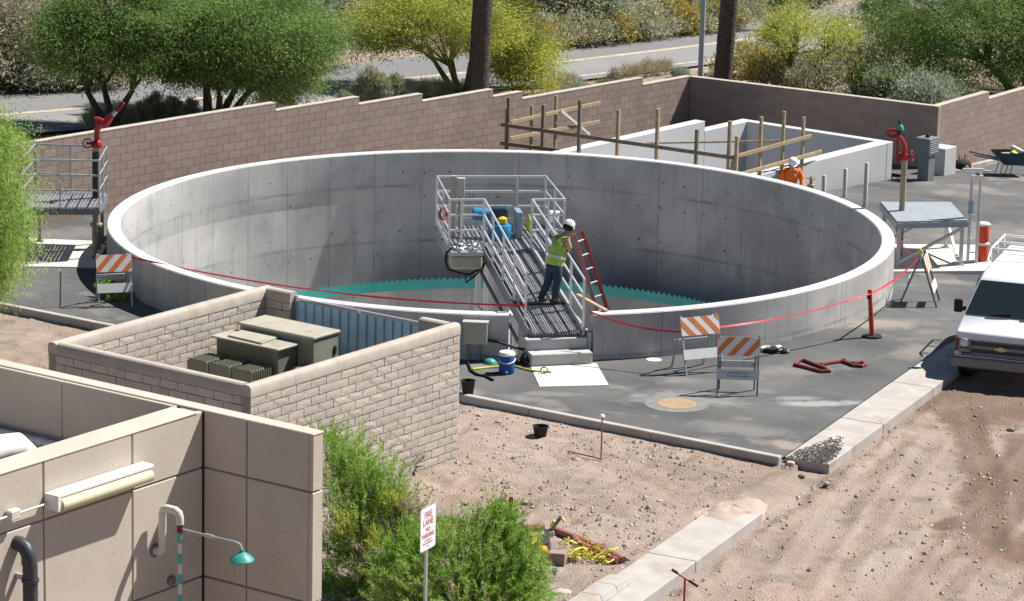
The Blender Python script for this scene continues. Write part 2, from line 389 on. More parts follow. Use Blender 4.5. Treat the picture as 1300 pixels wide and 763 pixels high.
# basin corners (top of its walls at z = BZ)
_b = G(1095, 244); BZ = ZAT(_b, 209)
BA0 = P(700, 192, BZ+.28); BA1 = P(872, 150, BZ+.28); BF = P(943, 150.5, BZ); BR = P(1165, 172, BZ); BR0 = P(1020, 218, BZ)
# fence corners
FZ = .79
FC1 = P(874, 97, FZ); FC2 = P(1187, 135, FZ); FL = P(120, 272, 0)
fl_dir = (FL-FC1); fl_dir.z = 0; fl_dir.normalize()
fr_dir = Vector((math.cos(rad(55.5)), math.sin(rad(55.5)), 0))
ROADC = [G(a, b) for a, b in ((0, 149), (162, 132), (420, 108.5), (682, 83), (907, 58), (1115, 26))]
pc = np.polyfit([p.x for p in ROADC], [p.y for p in ROADC], 2)
def rc(x):
    x0, x1 = -16, 17
    if x < x0: y = np.polyval(pc, x0)+(x-x0)*np.polyval(np.polyder(pc), x0)
    elif x > x1: y = np.polyval(pc, x1)+(x-x1)*np.polyval(np.polyder(pc), x1)
    else: y = np.polyval(pc, x)
    return y
def rn(x):
    d = Vector((1, (rc(x+.05)-rc(x-.05))/.1, 0)).normalized(); return Vector((d.y, -d.x, 0))
ROADX = np.arange(-60, 60.1, .8)
NEARW, FARW = 3.2, 3.5
def ground_z(x, y):
    q = x*QX+y*QY
    z = -np.minimum(QS*np.maximum(0, q-Q0), 3.5)
    s1 = (x-A0.x)*nf.x+(y-A0.y)*nf.y; s2 = (x-GC.x)*nr.x+(y-GC.y)*nr.y; t = (x-GC.x)*gdir.x+(y-GC.y)*gdir.y
    big = vnoise(x*.55, y*.55, 1)*.16+vnoise(x*1.7, y*1.7, 2)*.08+vnoise(x*4.3, y*4.3, 3)*.055+vnoise(x*11, y*11, 4)*.03
    small = vnoise(x*.4, y*.4, 5)*.06+vnoise(x*2.1, y*2.1, 6)*.04+vnoise(x*6, y*6, 7)*.03+vnoise(x*11, y*11, 14)*.025
    rut = (np.sin(s2*2*np.pi/.5)*.022)*(vnoise(x*.35, y*.35, 8)+.5)+np.sin((s2*.86+t*.5)*2*np.pi/.75)*.02*(vnoise(x*.4, y*.4, 9)+.5)
    center = -.13+big+.10*sstep(.8, 3.5, s1)
    ramp_ = sstep(-.5, 1.1, s2)
    haul = HAUL+small*.55+rut*.35+.16*np.exp(-((s2-GW-.33)/.2)**2)*(vnoise(x*2.3, y*2.3, 21)+.42)*(vnoise(x*7, y*7, 22)+.7)
    gap = (t < -.05) & (t > -3.5)
    dirt = np.where(s2 < 0, center, haul)
    dirt = np.where(gap, center*(1-ramp_)+haul*ramp_+.10*np.exp(-((s2-.3)/.5)**2)*sstep(-.05, -.8, t)*sstep(-3.6, -2.6, t), dirt)
    near = sstep(0, .8, np.abs(s1-.1))
    dirt = np.where((s2 < 0) & (s1 < .9), -.13+(dirt+.13)*np.clip(s1/.9, 0, 1), dirt)
    gut = (s2 > -.06) & (s2 < GW+.02) & ~gap
    edge = (s2 > GW+.02) & (s2 < GW+.30) & ~gap
    dirt = np.where(edge, HAUL+(dirt-HAUL)*(s2-GW)/.3, dirt)
    dirt = np.where((s2 < 0) & (s2 > -.5) & ~gap & (t < 0), -.04+(dirt+.04)*(-s2/.5)*.7, dirt)
    dirt = np.where(gut, -.22, dirt)
    pav = (s1 < .16) & (s2 < .3)
    fr = (x-FC1.x)*fl_dir.y-(y-FC1.y)*fl_dir.x       # beyond the left fence
    out = np.where(s1 > .16, dirt, np.where(s2 >= .3, dirt, -.10))
    beyond = y > 100
    # behind the fences: rough desert floor
    d1 = (x-FC1.x)*(-fl_dir.y)+(y-FC1.y)*fl_dir.x
    d2v = (FC2-FC1).normalized(); d2 = (x-FC1.x)*(-d2v.y)+(y-FC1.y)*d2v.x
    d3 = (x-FC2.x)*(-fr_dir.y)+(y-FC2.y)*fr_dir.x
    behind = np.where(x < FC1.x, d1 < -.2, np.where(x < FC2.x, d2 > .2, d3 > .2))
    rcy = np.interp(x, ROADX, [rc(a) for a in ROADX])
    slope = np.interp(x, ROADX, [(rc(a+.1)-rc(a-.1))/.2 for a in ROADX])
    rd = (y-rcy)/np.sqrt(1+slope**2)
    rough = -.03+vnoise(x*.3, y*.3, 11)*.25+vnoise(x*1.3, y*1.3, 12)*.12
    rough = rough*sstep(.0, 2.0, np.minimum(np.abs(rd-0.15)-3.6, 99))
    rough = np.where(np.abs(rd-.15) < 3.7, -.06, rough-.02)
    rough = rough+np.maximum(0, rd-6)*.02
    out = np.where(behind, rough, out)
    return z+out
def capdist(x, y, a, b):
    ax, ay, bx_, by_ = a.x, a.y, b.x, b.y; dx, dy = bx_-ax, by_-ay
    t = np.clip(((x-ax)*dx+(y-ay)*dy)/(dx*dx+dy*dy), 0, 1); return np.hypot(x-ax-t*dx, y-ay-t*dy)
TRACKS = [((1232, 520), (1262, 600), (1268, 700)), ((1190, 560), (1120, 645), (1048, 775)), ((1152, 556), (1085, 640), (1000, 775)), ((1290, 560), (1200, 660), (1120, 775)), ((1080, 585), (1010, 660), (930, 775)), ((1300, 640), (1230, 720), (1190, 775))]
def rut_depth(x, y):
    z = np.zeros_like(x)
    for tr in TRACKS:
        d = np.minimum.reduce([capdist(x, y, P(*tr[i], HAUL), P(*tr[i+1], HAUL)) for i in range(len(tr)-1)])
        z += -.012*np.exp(-(d/.13)**4)+.011*np.exp(-((d-.24)/.08)**2)
    return z
def soil(x, y):
    nz = vnoise(x*.9, y*.9, 31)+vnoise(x*2.7, y*2.7, 32)*.6+vnoise(x*8, y*8, 33)*.35
    s = np.zeros_like(x)
    for a, b, r in (((1170, 505), (1310, 508), .85), ((1225, 520), (1266, 690), .42), ((1310, 560), (1312, 640), .7), ((1195, 668), (1275, 655), .28), ((1300, 700), (1320, 690), .6)):
        d = capdist(x, y, P(*a, HAUL), P(*b, HAUL))/r; s = np.maximum(s, .85*sstep(1.35, .7, d+nz*.9))
    for k, tr in enumerate(TRACKS):
        d = np.minimum.reduce([capdist(x, y, P(*tr[i], HAUL), P(*tr[i+1], HAUL)) for i in range(len(tr)-1)])
        m_ = np.exp(-(d/.17)**4)*np.clip(.6+nz*1.2, 0, 1)
        s = s+m_*(.34 if k % 2 == 0 else .22)-.22*np.exp(-((d-.27)/.10)**2)*np.clip(.6-nz, 0, 1)
    big = vnoise(x*.33, y*.33, 41)+vnoise(x*.8, y*.8, 42)*.6
    s = s+np.where((x-GC.x)*nr.x+(y-GC.y)*nr.y < 0, .75, .45)*big*.6
    return np.clip(s, -1, 1)
def build_ground():
    xs = np.concatenate([[-1500, -600, -250, -120, -70, -45], np.arange(-34, -10.5, .5), np.arange(-10.2, 11.8, .07), np.arange(12, 40, .5), [45, 70, 120, 250, 600, 1500]])
    ys = np.concatenate([[-300, -100, 0, 25, 38, 44], np.arange(47, 67.5, .07), np.arange(67.6, 150, .4), [155, 170, 200, 300, 600, 1500]])
    X, Y = np.meshgrid(xs, ys); Zv = ground_z(X, Y)
    nx, ny = len(xs), len(ys)
    s2g = (X-GC.x)*nr.x+(Y-GC.y)*nr.y; Zv = Zv+np.where((s2g > GW+.2) & (Y < 68), rut_depth(X, Y), 0)
    V = np.stack([X, Y, Zv], -1).reshape(-1, 3)
    idx = np.arange(nx*ny).reshape(ny, nx)
    Fc = np.stack([idx[:-1, :-1], idx[:-1, 1:], idx[1:, 1:], idx[1:, :-1]], -1).reshape(-1, 4)
    C = V[Fc].mean(1)
    inside = (np.hypot(V[:, 0]-TC.x, V[:, 1]-TC.y)[Fc] < 8.62).any(1)
    ux = (BF-BA0); ux.z = 0; ux.normalize(); vx = Vector((ux.y, -ux.x, 0))
    cu = (C[:, 0]-BF.x)*ux.x+(C[:, 1]-BF.y)*ux.y; cv = (C[:, 0]-BF.x)*vx.x+(C[:, 1]-BF.y)*vx.y
    inside |= (cu < -.1) & (cu > -9.5) & (cv > .1) & (cv < 5.4)
    Fc = Fc[~inside]
    me = bpy.data.meshes.new('ground'); me.vertices.add(len(V)); me.vertices.foreach_set('co', V.ravel())
    me.loops.add(len(Fc)*4); me.loops.foreach_set('vertex_index', Fc.ravel()); me.polygons.add(len(Fc))
    me.polygons.foreach_set('loop_start', np.arange(len(Fc))*4); me.update(calc_edges=True)
    at_ = me.attributes.new('soil', 'FLOAT', 'POINT'); at_.data.foreach_set('value', soil(V[:, 0], V[:, 1]).astype(np.float32))
    me.polygons.foreach_set('use_smooth', [True]*len(me.polygons)); me.materials.append(M('dirt'))
    o = bpy.data.objects.new('ground', me); COL.objects.link(o); tag(o, kind='structure')
build_ground()
def pebbles(n, region, seed, smin, smax, name):
    r = np.random.default_rng(seed)
    x = r.uniform(region[0], region[1], n*3); y = r.uniform(region[2], region[3], n*3)
    s1 = (x-A0.x)*nf.x+(y-A0.y)*nf.y; s2 = (x-GC.x)*nr.x+(y-GC.y)*nr.y; t = (x-GC.x)*gdir.x+(y-GC.y)*gdir.y
    dens = (vnoise(x*.8, y*.8, seed+5)+.5)
    dens = np.where(n < 2000, np.maximum(0, dens-.55)*3, dens); ok = (((s1 > .3) & (s2 < -.1)) | (s2 > GW+.05)) & (r.random(n*3) < dens*np.where(s2 > GW, .55, 1.1))
    x, y = x[ok][:n], y[ok][:n]; k = len(x); z = ground_z(x, y)
    base = np.array([(1, 0, 0), (0, 1, 0), (-1, 0, 0), (0, -1, 0), (0, 0, .8), (0, 0, -.8)])
    s = smin+(smax-smin)*r.random(k)**4
    V = base[None]*(s[:, None, None]*r.uniform(.6, 1.3, (k, 6, 3))); a = r.uniform(0, 6.28, k)
    c, sn = np.cos(a)[:, None], np.sin(a)[:, None]
    VX = V[:, :, 0]*c-V[:, :, 1]*sn+x[:, None]; VY = V[:, :, 0]*sn+V[:, :, 1]*c+y[:, None]; VZ = V[:, :, 2]+(z+s*.2)[:, None]
    V = np.stack([VX, VY, VZ], -1).reshape(-1, 3)
    fb = np.array([(0, 1, 4), (1, 2, 4), (2, 3, 4), (3, 0, 4), (1, 0, 5), (2, 1, 5), (3, 2, 5), (0, 3, 5)])
    Fc = (fb[None]+(np.arange(k)*6)[:, None, None]).reshape(-1, 3)
    me = bpy.data.meshes.new(name); me.from_pydata(V.tolist(), [], Fc.tolist()); me.materials.append(M('pebble'))
    o = bpy.data.objects.new(name, me); COL.objects.link(o)
    tag(o, 'loose pebbles and gravel scattered over the bare dirt', 'gravel', kind='stuff')
pebbles(13000, (-9, 11.5, 47.5, 64), 3, .010, .050, 'gravel')
pebbles(1500, (-3, 8, 48, 62), 13, .022, .060, 'gravel')
# asphalt yard: polygon with holes for the tank and the basin
def sheet(name, outer, holes, mat_, zf, kind='structure', creases=()):
    bm = bmesh.new(); edges = []
    for lp in [outer]+holes:
        vs = [bm.verts.new((p[0], p[1], 0)) for p in lp]
        edges += [bm.edges.new((vs[i], vs[(i+1) % len(vs)])) for i in range(len(vs))]
    bmesh.ops.triangle_fill(bm, use_beauty=True, use_dissolve=False, edges=edges)
    for (co, no) in creases:
        bmesh.ops.bisect_plane(bm, geom=bm.verts[:]+bm.edges[:]+bm.faces[:], plane_co=co, plane_no=no)
    for v in bm.verts: v.co.z = zf(v.co.x, v.co.y)
    bmesh.ops.recalc_face_normals(bm, faces=bm.faces)
    for f_ in bm.faces:
        if f_.normal.z < 0: f_.normal_flip()
    me = bpy.data.meshes.new(name); bm.to_mesh(me); bm.free(); me.materials.append(M(mat_))
    o = bpy.data.objects.new(name, me); COL.objects.link(o); tag(o, kind=kind); return o
ux = (BF-BA0); ux.z = 0; ux.normalize(); vx = Vector((ux.y, -ux.x, 0))
bas = [BF+ux*.1-vx*.1, BF-ux*9.6-vx*.1, BF-ux*9.6+vx*5.5, BF+ux*.1+vx*5.5]
crease = [(Vector((0, Q0/QY, 0)), Vector((QX, QY, 0)))]
fr_end = FC2+fr_dir*22; strip = Vector((fr_dir.y, -fr_dir.x, 0))
lend = lineX(FC1, fl_dir, A0, cdir)
yard = [lend, CORNER, GC+gdir*34, FC2+fr_dir*20+strip*.75, FC2+fr_dir*.2+strip*.75, FC2+Vector((-.1, -.2, 0)), FC1+Vector((0, -.2, 0))]
sheet('asphalt_yard', [(p.x, p.y) for p in yard], [[(a, b) for a, b in arc(TC, TR-.06, 0, 2*math.pi, 96)[:-1]], [(p.x, p.y) for p in bas]], 'asphalt', lambda x, y: T(x, y), creases=crease)
# asphalt kerb along the dirt (a real step)
def kerb(name, p, q, w_, z0, z1, mat_, nseg=1, side=1, zf=None):
    p, q = Vector(p), Vector(q); d = (q-p).normalized(); n = Vector((d.y, -d.x, 0))*side
    b = MB()
    for i in range(nseg):
        a = p+(q-p)*(i/nseg)+d*.004; e = p+(q-p)*((i+1)/nseg)-d*.004
        za = zf(a.x, a.y) if zf else 0; ze = zf(e.x, e.y) if zf else 0
        lo = [a, e, e+n*w_, a+n*w_]
        zz = [za, ze, ze, za]
        if side > 0: lo = lo[::-1]; zz = zz[::-1]
        b.hexa([Vector((v.x, v.y, z0+k)) for v, k in zip(lo, zz)], [Vector((v.x, v.y, z1+k)) for v, k in zip(lo, zz)])
    o = b.build(name, mat_, bevel=.012); tag(o, kind='structure'); return o
kerb('kerb', lend, CORNER-cdir*.01, .15, -.30, .035, 'concrete_curb', 9)
# ribbon gutter: slabs with joints, buried between the two stretches
def gutter(t0, t1, name):
    r = thing(name, None, None, GC+gdir*t0); r['kind'] = 'structure'
    n = max(1, round((t1-t0)/3.05)); L = (t1-t0)/n
    for i in range(n):
        a = GC+gdir*(t0+i*L+.006)+nr*.012; e = GC+gdir*(t0+(i+1)*L-.006)+nr*.012
        lo = [a, a+nr*GW, e+nr*GW, e]
        zb = [T(v.x, v.y) for v in lo]
        b = MB(); b.hexa([Vector((v.x, v.y, -.42+k)) for v, k in zip(lo, zb)], [Vector((v.x, v.y, dz+k)) for v, dz, k in zip(lo, (.006, -.012, -.012, .006), zb)])
        b.build('slab', 'concrete_curb', r, bevel=.015)
    return r
gutter(0.0, 34, 'gutter'); gutter(-15.9, -3.4, 'gutter')
# raised kerb lip that starts on the near stretch
kb = MB()
for i in range(12):
    t0 = -8.1-i*.6; t1 = t0-.594; rise = lambda t: .004+.13*min(1, max(0, (-7.4-t)/1.0))
    wid = .40
    a = GC+gdir*t0+nr*.014; e = GC+gdir*t1+nr*.014
    lo = [e, e+nr*wid, a+nr*wid, a]
    if i < 12:
        kb.hexa([Vector((v.x, v.y, .0)) for v in lo], [Vector((e.x, e.y, rise(t1))), Vector((*(e+nr*(wid-.06)).xy, rise(t1))), Vector((*(a+nr*(wid-.06)).xy, rise(t0))), Vector((a.x, a.y, rise(t0)))])
tag(kb.build('gutter_kerb', 'concrete_curb', bevel=.01), kind='structure')
# asphalt crumbs spilled over the end of the upper gutter, pink sand over the lower one
def crumbs(name, label, pts_fn, n, s0, s1_, mat_, seed):
    r = random.Random(seed); b = MB()
    for _ in range(n):
        p = pts_fn(r); s = r.uniform(s0, s1_)
        vs = [Vector((math.cos(k*2.1+r.random())*s, math.sin(k*2.1+r.random())*s, -s*.2)) for k in range(3)]+[Vector((r.uniform(-.4, .4)*s, r.uniform(-.4, .4)*s, s*.45))]
        b.add([p+v for v in vs], [(0, 1, 3), (1, 2, 3), (2, 0, 3), (0, 2, 1)])
    tag(b.build(name, mat_), label, 'rubble', kind='stuff')
def f1(r):
    s = r.betavariate(1.4, 1.4)*.78+.06; t = r.random()*(.7+1.3*math.sin(s*3.4)**2)*(.5+.5*r.random()); p = GC+gdir*t+nr*s; p.z = .004; return p
mat('asphalt_crumb', (.12, .115, .11), .9, rnd=.5, spec=.1)
crumbs('asphalt_crumbs', 'dark asphalt crumbs spilled over the broken end of the concrete gutter', f1, 1500, .008, .034, 'asphalt_crumb', 3)
mb = MB(); c0 = GC+gdir*(-3.45)+nr*.35; nr_, na_ = 7, 26; vs = []; fs = []
for i in range(nr_+1):
    for k in range(na_):
        a = 2*math.pi*k/na_; rr_ = (i/nr_)*(.58+.16*math.sin(2*a+.6)+.08*math.sin(5*a)); p = c0+gdir*(rr_*1.25*math.cos(a))+nr*(rr_*math.sin(a))
        sg = (p-GC).dot(gdir) < -3.4 and -.0 < (p-GC).dot(nr) < GW
        zg = max(float(ground_z(np.array([p.x]), np.array([p.y]))[0]), .004 if sg else -9)
        u_ = 1-(i/nr_)**2; vs.append((p.x, p.y, zg+.05*u_*(1+.25*math.sin(7*a+i))-(.03 if i == nr_ else 0)))
for i in range(nr_):
    for k in range(na_): fs.append((i*na_+k, i*na_+(k+1) % na_, (i+1)*na_+(k+1) % na_, (i+1)*na_+k))
mb.add(vs, [f_[::-1] for f_ in fs])
tag(mb.build('sand_heap', 'mound_sand', smooth=True, sharp=180), 'low heap of pale pink sand over the gutter end', 'sand', kind='stuff')
# far public road
def road_strip(name, o0, o1, mat_, dz):
    vs = []; fs = []
    for x in ROADX:
        c = Vector((x, rc(x), 0)); n = rn(x)
        for o_ in (o0, o1):
            p = c+n*o_; vs.append((p.x, p.y, T(p.x, p.y)+dz))
    for i in range(len(ROADX)-1): fs.append((2*i, 2*i+1, 2*i+3, 2*i+2))
    me = bpy.data.meshes.new(name); me.from_pydata(vs, [], fs); me.materials.append(M(mat_))
    if me.polygons[0].normal.z < 0: me.flip_normals()
    o = bpy.data.objects.new(name, me); COL.objects.link(o); tag(o, kind='structure'); return o
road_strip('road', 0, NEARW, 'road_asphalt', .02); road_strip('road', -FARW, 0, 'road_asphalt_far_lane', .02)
road_strip('road_centre_line', -.16, .16, 'yellow_line', .026)
road_strip('road_edge_line', 2.5, 2.66, 'white_line', .026)
# side road turning off at the right
# ------------------------------------------------------------------ block walls
def fill_row(a, b, par):
    out = []; i = a
    if (a+par) % 2: out.append((i, 1)); i += 1
    while i+2 <= b: out.append((i, 2)); i += 2
    if i < b: out.append((i, 1))
    return out
def block_mesh(name, L, h, th, mat_, rough=0, seed=0):
    b = MB()
    if not rough: b.box((0, 0, 0), (L, th, h))
    else:
        r = random.Random(seed); nx, nz = 3, 2; vs = []; fs = []
        for sgn in (-1, 1):
            for j in range(nz+1):
                for i in range(nx+1):
                    e = (i in (0, nx)) or (j in (0, nz))
                    y = th/2+(r.uniform(-.003, .002) if e else r.uniform(.001, .0045))*rough
                    x = -L/2+L*i/nx+(r.uniform(-.003, .003)); z = -h/2+h*j/nz+(r.uniform(-.005, .005))
                    vs.append((x, sgn*y, z))
        W = nx+1; H2 = (nx+1)*(nz+1)
        for j in range(nz):
            for i in range(nx):
                a = j*W+i; fs.append((a, a+1, a+W+1, a+W)); a += H2; fs.append((a, a+W, a+W+1, a+1))
        for i in range(nx): fs.append((i+1, i, H2+i, H2+i+1)); a = nz*W+i; fs.append((a, a+1, H2+a+1, H2+a))
        for j in range(nz): a = j*W; fs.append((a, a+W, H2+a+W, H2+a)); a = j*W+nx; fs.append((a+W, a, H2+a, H2+a+W))
        b.add(vs, fs)
    me = bpy.data.meshes.new(name); me.from_pydata(b.v, [], b.f); me.materials.append(M(mat_)); me.update(); return me
def block_rows(L, hu, sections, zbot, zr, bh):
    """sections of (u0,u1,ztop); returns (u, z, half units)"""
    n = int(round(L/hu)); out = []
    k0 = int(math.floor((min(zbot(u*hu) for u in range(n+1))-zr)/bh))
    k1 = int(round((max(s[2] for s in sections)-zr)/bh))
    for k in range(k0, k1):
        z0 = zr+k*bh
        ok = []
        for i in range(n):
            u = (i+.5)*hu; zt = [s[2] for s in sections if s[0] <= u < s[1]]
            ok.append(bool(zt) and z0+bh <= zt[0]+.01 and z0+bh > zbot(u))
        i = 0
        while i < n:
            if not ok[i]: i += 1; continue
            j = i
            while j < n and ok[j]: j += 1
            for (a, l) in fill_row(i, j, k % 2): out.append(((a+l/2)*hu, z0+bh/2, l))
            i = j
    return out
def place_blocks(root_, rows, hu, bh, th, joint, meshes, limit, key, name, mat_, stuffname, rough):
    rows = sorted(rows, key=key)
    r = random.Random(5)
    for (u, z, l) in rows[:limit]:
        o = bpy.data.objects.new(name, r.choice(meshes[l])); o.parent = root_; o.location = (u, 0, z); COL.objects.link(o)
    if rows[limit:]:
        b = MB()
        for (u, z, l) in rows[limit:]:
            b.box((u, r.uniform(-.002, .002)*rough, z), (l*hu-joint, th+.012*rough, bh-joint))
        o = b.build(stuffname, mat_, root_, local=True); o['kind'] = 'stuff'
HU, BH, BT, JT = .2032, .2032, .20, .011
fmesh = {l: [block_mesh('block', l*HU-JT, BH-JT, BT, 'fence_block')] for l in (1, 2)}
def fence(name, label, org, d, L, sections, limit, key, front):
    ang = math.atan2(d.y, d.x)
    r = thing(name, label, 'wall', (org.x, org.y, T(org.x, org.y)), ang)
    z0 = T(org.x, org.y)
    zb = lambda u: T(org.x+d.x*u, org.y+d.y*u)-.05-z0
    secs = [(a, b, c-z0) for a, b, c in sections]
    rows = block_rows(L, HU, secs, zb, FZ-z0, BH)
    place_blocks(r, rows, HU, BH, BT, JT, fmesh, limit, key, 'block', 'fence_block', 'blockwork', 0)
    for (a, b, c) in secs:
        m = MB(); m.box(((a+b)/2, 0, (zb(b)-.4+c)/2), (b-a, BT-.014, c-zb(b)+.4-.004)); m.build('mortar', 'fence_mortar', r, local=True)
        m = MB(); m.box(((a+b)/2, 0, c+.0135), (b-a, BT+.012, .025)); m.build('coping', 'fence_lit_top', r, local=True)  # added thin slab: sunlit block tops painted as a pale strip
    return r
# left fence: u counted from the far corner towards the left
def u_at(px):                                        # distance from the corner along the left fence seen at column px
    lo, hi = 0, 40
    for _ in range(50):
        m = (lo+hi)/2; p = FC1+fl_dir*m
        if proj((p.x, p.y, 1.0))[0] > px: lo = m
        else: hi = m
    return lo
stp = [0]+[round(u_at(x)/HU)*HU for x in (812.5, 657.5, 623.5, 533.5, 454.5, 343.5)]+[round(34/HU)*HU]
secs = [(stp[i], stp[i+1], FZ+i*BH) for i in range(7)]
fence('block_wall', 'long brown block wall with stepped top between the tank and the road', FC1, fl_dir, 34, secs, 300, lambda r: -(r[0] if u_at(25) > r[0] > 6 else -r[0]) - r[1]*.8, 1)
d2 = FC2-FC1; L2 = round(d2.length/HU)*HU; d2.z = 0; d2.normalize()
fence('block_wall', 'shaded brown block wall behind the concrete basin with a level top', FC1+d2*.105, d2, L2, [(0, L2, FZ)], 300, lambda r: -r[1], 1)
us = round(2.95/HU)*HU
fence('block_wall', 'sunlit brown block wall at the right edge above the wheelbarrow', FC2+fr_dir*.105, fr_dir, 18, [(0, us, FZ), (us, 18, FZ-BH)], 300, lambda r: r[0], 1)
# kerb in front of the right wall
kerb('kerb', FC2+fr_dir*.4+strip*.75, FC2+fr_dir*18+strip*.75, .14, -.2, .13, 'concrete_curb', 6, zf=T)
# ------------------------------------------------------------------ round tank
def tank_material():
    m = bpy.data.materials.new('tank_concrete'); m.use_nodes = True; t = m.node_tree; N = t.nodes; L = t.links; b = N['Principled BSDF']
    b.inputs['Roughness'].default_value = .85; b.inputs['Specular IOR Level'].default_value = .2
    tc = N.new('ShaderNodeTexCoord'); sx = N.new('ShaderNodeSeparateXYZ'); L.new(tc.outputs['Object'], sx.inputs[0])
    def math_(op, a, bb=None, c=None):
        x = N.new('ShaderNodeMath'); x.operation = op
        for i, v in enumerate((a, bb, c)):
            if v is None: continue
            if isinstance(v, (int, float)): x.inputs[i].default_value = v
            else: L.new(v, x.inputs[i])
        return x.outputs[0]
    ang = math_('MULTIPLY', math_('ARCTAN2', sx.outputs[1], sx.outputs[0]), 44/(2*math.pi))
    cb = N.new('ShaderNodeCombineXYZ'); L.new(math_('MULTIPLY', ang, 1.22), cb.inputs[0]); L.new(sx.outputs[2], cb.inputs[1])
    def noise(sc, det, vec, rough=.5):
        n = N.new('ShaderNodeTexNoise'); n.inputs['Scale'].default_value = sc; n.inputs['Detail'].default_value = det; n.inputs['Roughness'].default_value = rough
        L.new(vec, n.inputs['Vector']); return n.outputs['Fac']
    def mapr(v, a, c, d=0, e=1):
        r = N.new('ShaderNodeMapRange'); L.new(v, r.inputs[0])
        for i, k in zip((1, 2, 3, 4), (a, c, d, e)): r.inputs[i].default_value = k
        return r.outputs[0]
    def mix(a, bb, f):
        x = N.new('ShaderNodeMix'); x.data_type = 'RGBA'
        for s_, val in ((6, a), (7, bb)):
            if isinstance(val, tuple): x.inputs[s_].default_value = (*val, 1)
            else: L.new(val, x.inputs[s_])
        L.new(f, x.inputs[0]); return x.outputs[2]
    wob = math_('MULTIPLY', math_('SUBTRACT', noise(1.3, 3, cb.outputs[0]), .5), .10)
    cur = mix((.53, .52, .50), (.395, .388, .375), mapr(noise(.55, 7, cb.outputs[0], .6), .38, .64))
    cur = mix(cur, (.29, .29, .288), mapr(noise(.27, 5, cb.outputs[0], .55), .48, .66, 0, .65))
    cur = mix(cur, (.27, .262, .25), mapr(noise(1.1, 7, cb.outputs[0], .65), .55, .72, 0, .6))
    # each formwork panel took the concrete a little differently
    pan = N.new('ShaderNodeTexWhiteNoise'); pan.noise_dimensions = '2D'; cp = N.new('ShaderNodeCombineXYZ')
    L.new(math_('FLOOR', math_('ADD', ang, .3)), cp.inputs[0]); L.new(math_('FLOOR', math_('MULTIPLY', math_('ADD', sx.outputs[2], 1.34), .7)), cp.inputs[1]); L.new(cp.outputs[0], pan.inputs['Vector'])
    cur = mix(cur, (.34, .345, .347), mapr(pan.outputs['Value'], 0, 1, 0, .38))
    mp = N.new('ShaderNodeMapping'); mp.inputs['Scale'].default_value = (3.2, .28, 1); L.new(cb.outputs[0], mp.inputs[0])
    cur = mix(cur, (.28, .28, .28), mapr(noise(1, 6, mp.outputs[0], .6), .52, .74, 0, .6))
    cur = mix(cur, (.58, .58, .57), mapr(noise(2.2, 6, mp.outputs[0], .6), .60, .74, 0, .55))
    # form joints
    fa = math_('ABSOLUTE', math_('SUBTRACT', math_('FRACT', math_('ADD', ang, .3)), .5))
    vert = mapr(math_('SUBTRACT', .5, fa), .008, .022, 1, 0)
    cur = mix(cur, (.27, .27, .27), math_('MULTIPLY', vert, mapr(noise(.9, 3, cb.outputs[0]), .4, .6, .25, .8)))
    for zj in (.09, -1.34):
        h = mapr(math_('ABSOLUTE', math_('ADD', math_('SUBTRACT', sx.outputs[2], zj), math_('MULTIPLY', wob, .5))), .012, .05, 1, 0)
        cur = mix(cur, (.16, .16, .158), math_('MULTIPLY', h, mapr(noise(.7, 4, cb.outputs[0]), .42, .66, .06, .7)))
        # smears of grout under the joint
        s2_ = math_('MULTIPLY', mapr(math_('SUBTRACT', zj, sx.outputs[2]), -.12, .0, 0, 1), mapr(math_('SUBTRACT', zj, sx.outputs[2]), .05, .4, 1, 0))
        cur = mix(cur, (.26, .26, .25), math_('MULTIPLY', s2_, mapr(noise(1.4, 5, mp.outputs[0], .65), .52, .66, 0, .7)))
    L.new(cur, b.inputs['Base Color'])
    bp = N.new('ShaderNodeBump'); bp.inputs['Strength'].default_value = .3; bp.inputs['Distance'].default_value = .01
    L.new(math_('SUBTRACT', noise(18, 6, cb.outputs[0]), math_('MULTIPLY', vert, .6)), bp.inputs['Height']); L.new(bp.outputs[0], b.inputs['Normal'])
    MATS['tank_concrete'] = m
tank_material()
tank = thing('round_tank', 'large round open concrete clarifier tank with pale rim in the middle of the yard', 'tank', TC)
OP0, OP1 = rad(-88.5), rad(-77.35)                   # opening in the wall for the walkway
def ring(prof, a0, a1, n, ends=True):
    """prof: closed loop of (r,z)"""
    vs = []; fs = []; m = len(prof); full = abs(a1-a0-2*math.pi) < 1e-6
    k = n if full else n+1
    for i in range(k):
        a = a0+(a1-a0)*i/n
        vs += [(TC.x+r*math.cos(a), TC.y+r*math.sin(a), z) for r, z in prof]
    for i in range(n):
        j = (i+1) % k
        for q in range(m): fs.append((i*m+q, j*m+q, j*m+(q+1) % m, i*m+(q+1) % m))
    if not full and ends: fs += [tuple(range(m)), tuple((k-1)*m+q for q in range(m-1, -1, -1))]
    return vs, fs
RI = TR-TW
b = MB(); b.add(*ring([(RI, -.3), (TR, -1.4), (TR, TZ-.02), (TR-.02, TZ-.004), (RI+.02, TZ-.004), (RI, TZ-.02)], OP1, OP0+2*math.pi, 180))
b.build('wall', 'tank_concrete', tank, smooth=True, sharp=30)
b = MB(); b.add(*ring([(RI+.022, TZ-.03), (TR-.022, TZ-.03), (TR-.022, TZ), (RI+.022, TZ)], OP1, OP0+2*math.pi, 180)); b.build('rim', 'rim', tank, smooth=True, sharp=30)
b = MB(); b.add(*ring([(RI, -4.2), (TR, -4.2), (TR, -1.41), (TR-.004, -.05), (RI+.02, -.05), (RI+.02, -.30), (RI, -.302)], 0, 2*math.pi, 180)); b.build('lower_wall', 'tank_concrete', tank, smooth=True, sharp=30)
WR = 7.5; WZ = D(600, 349, 73.67+WR).z
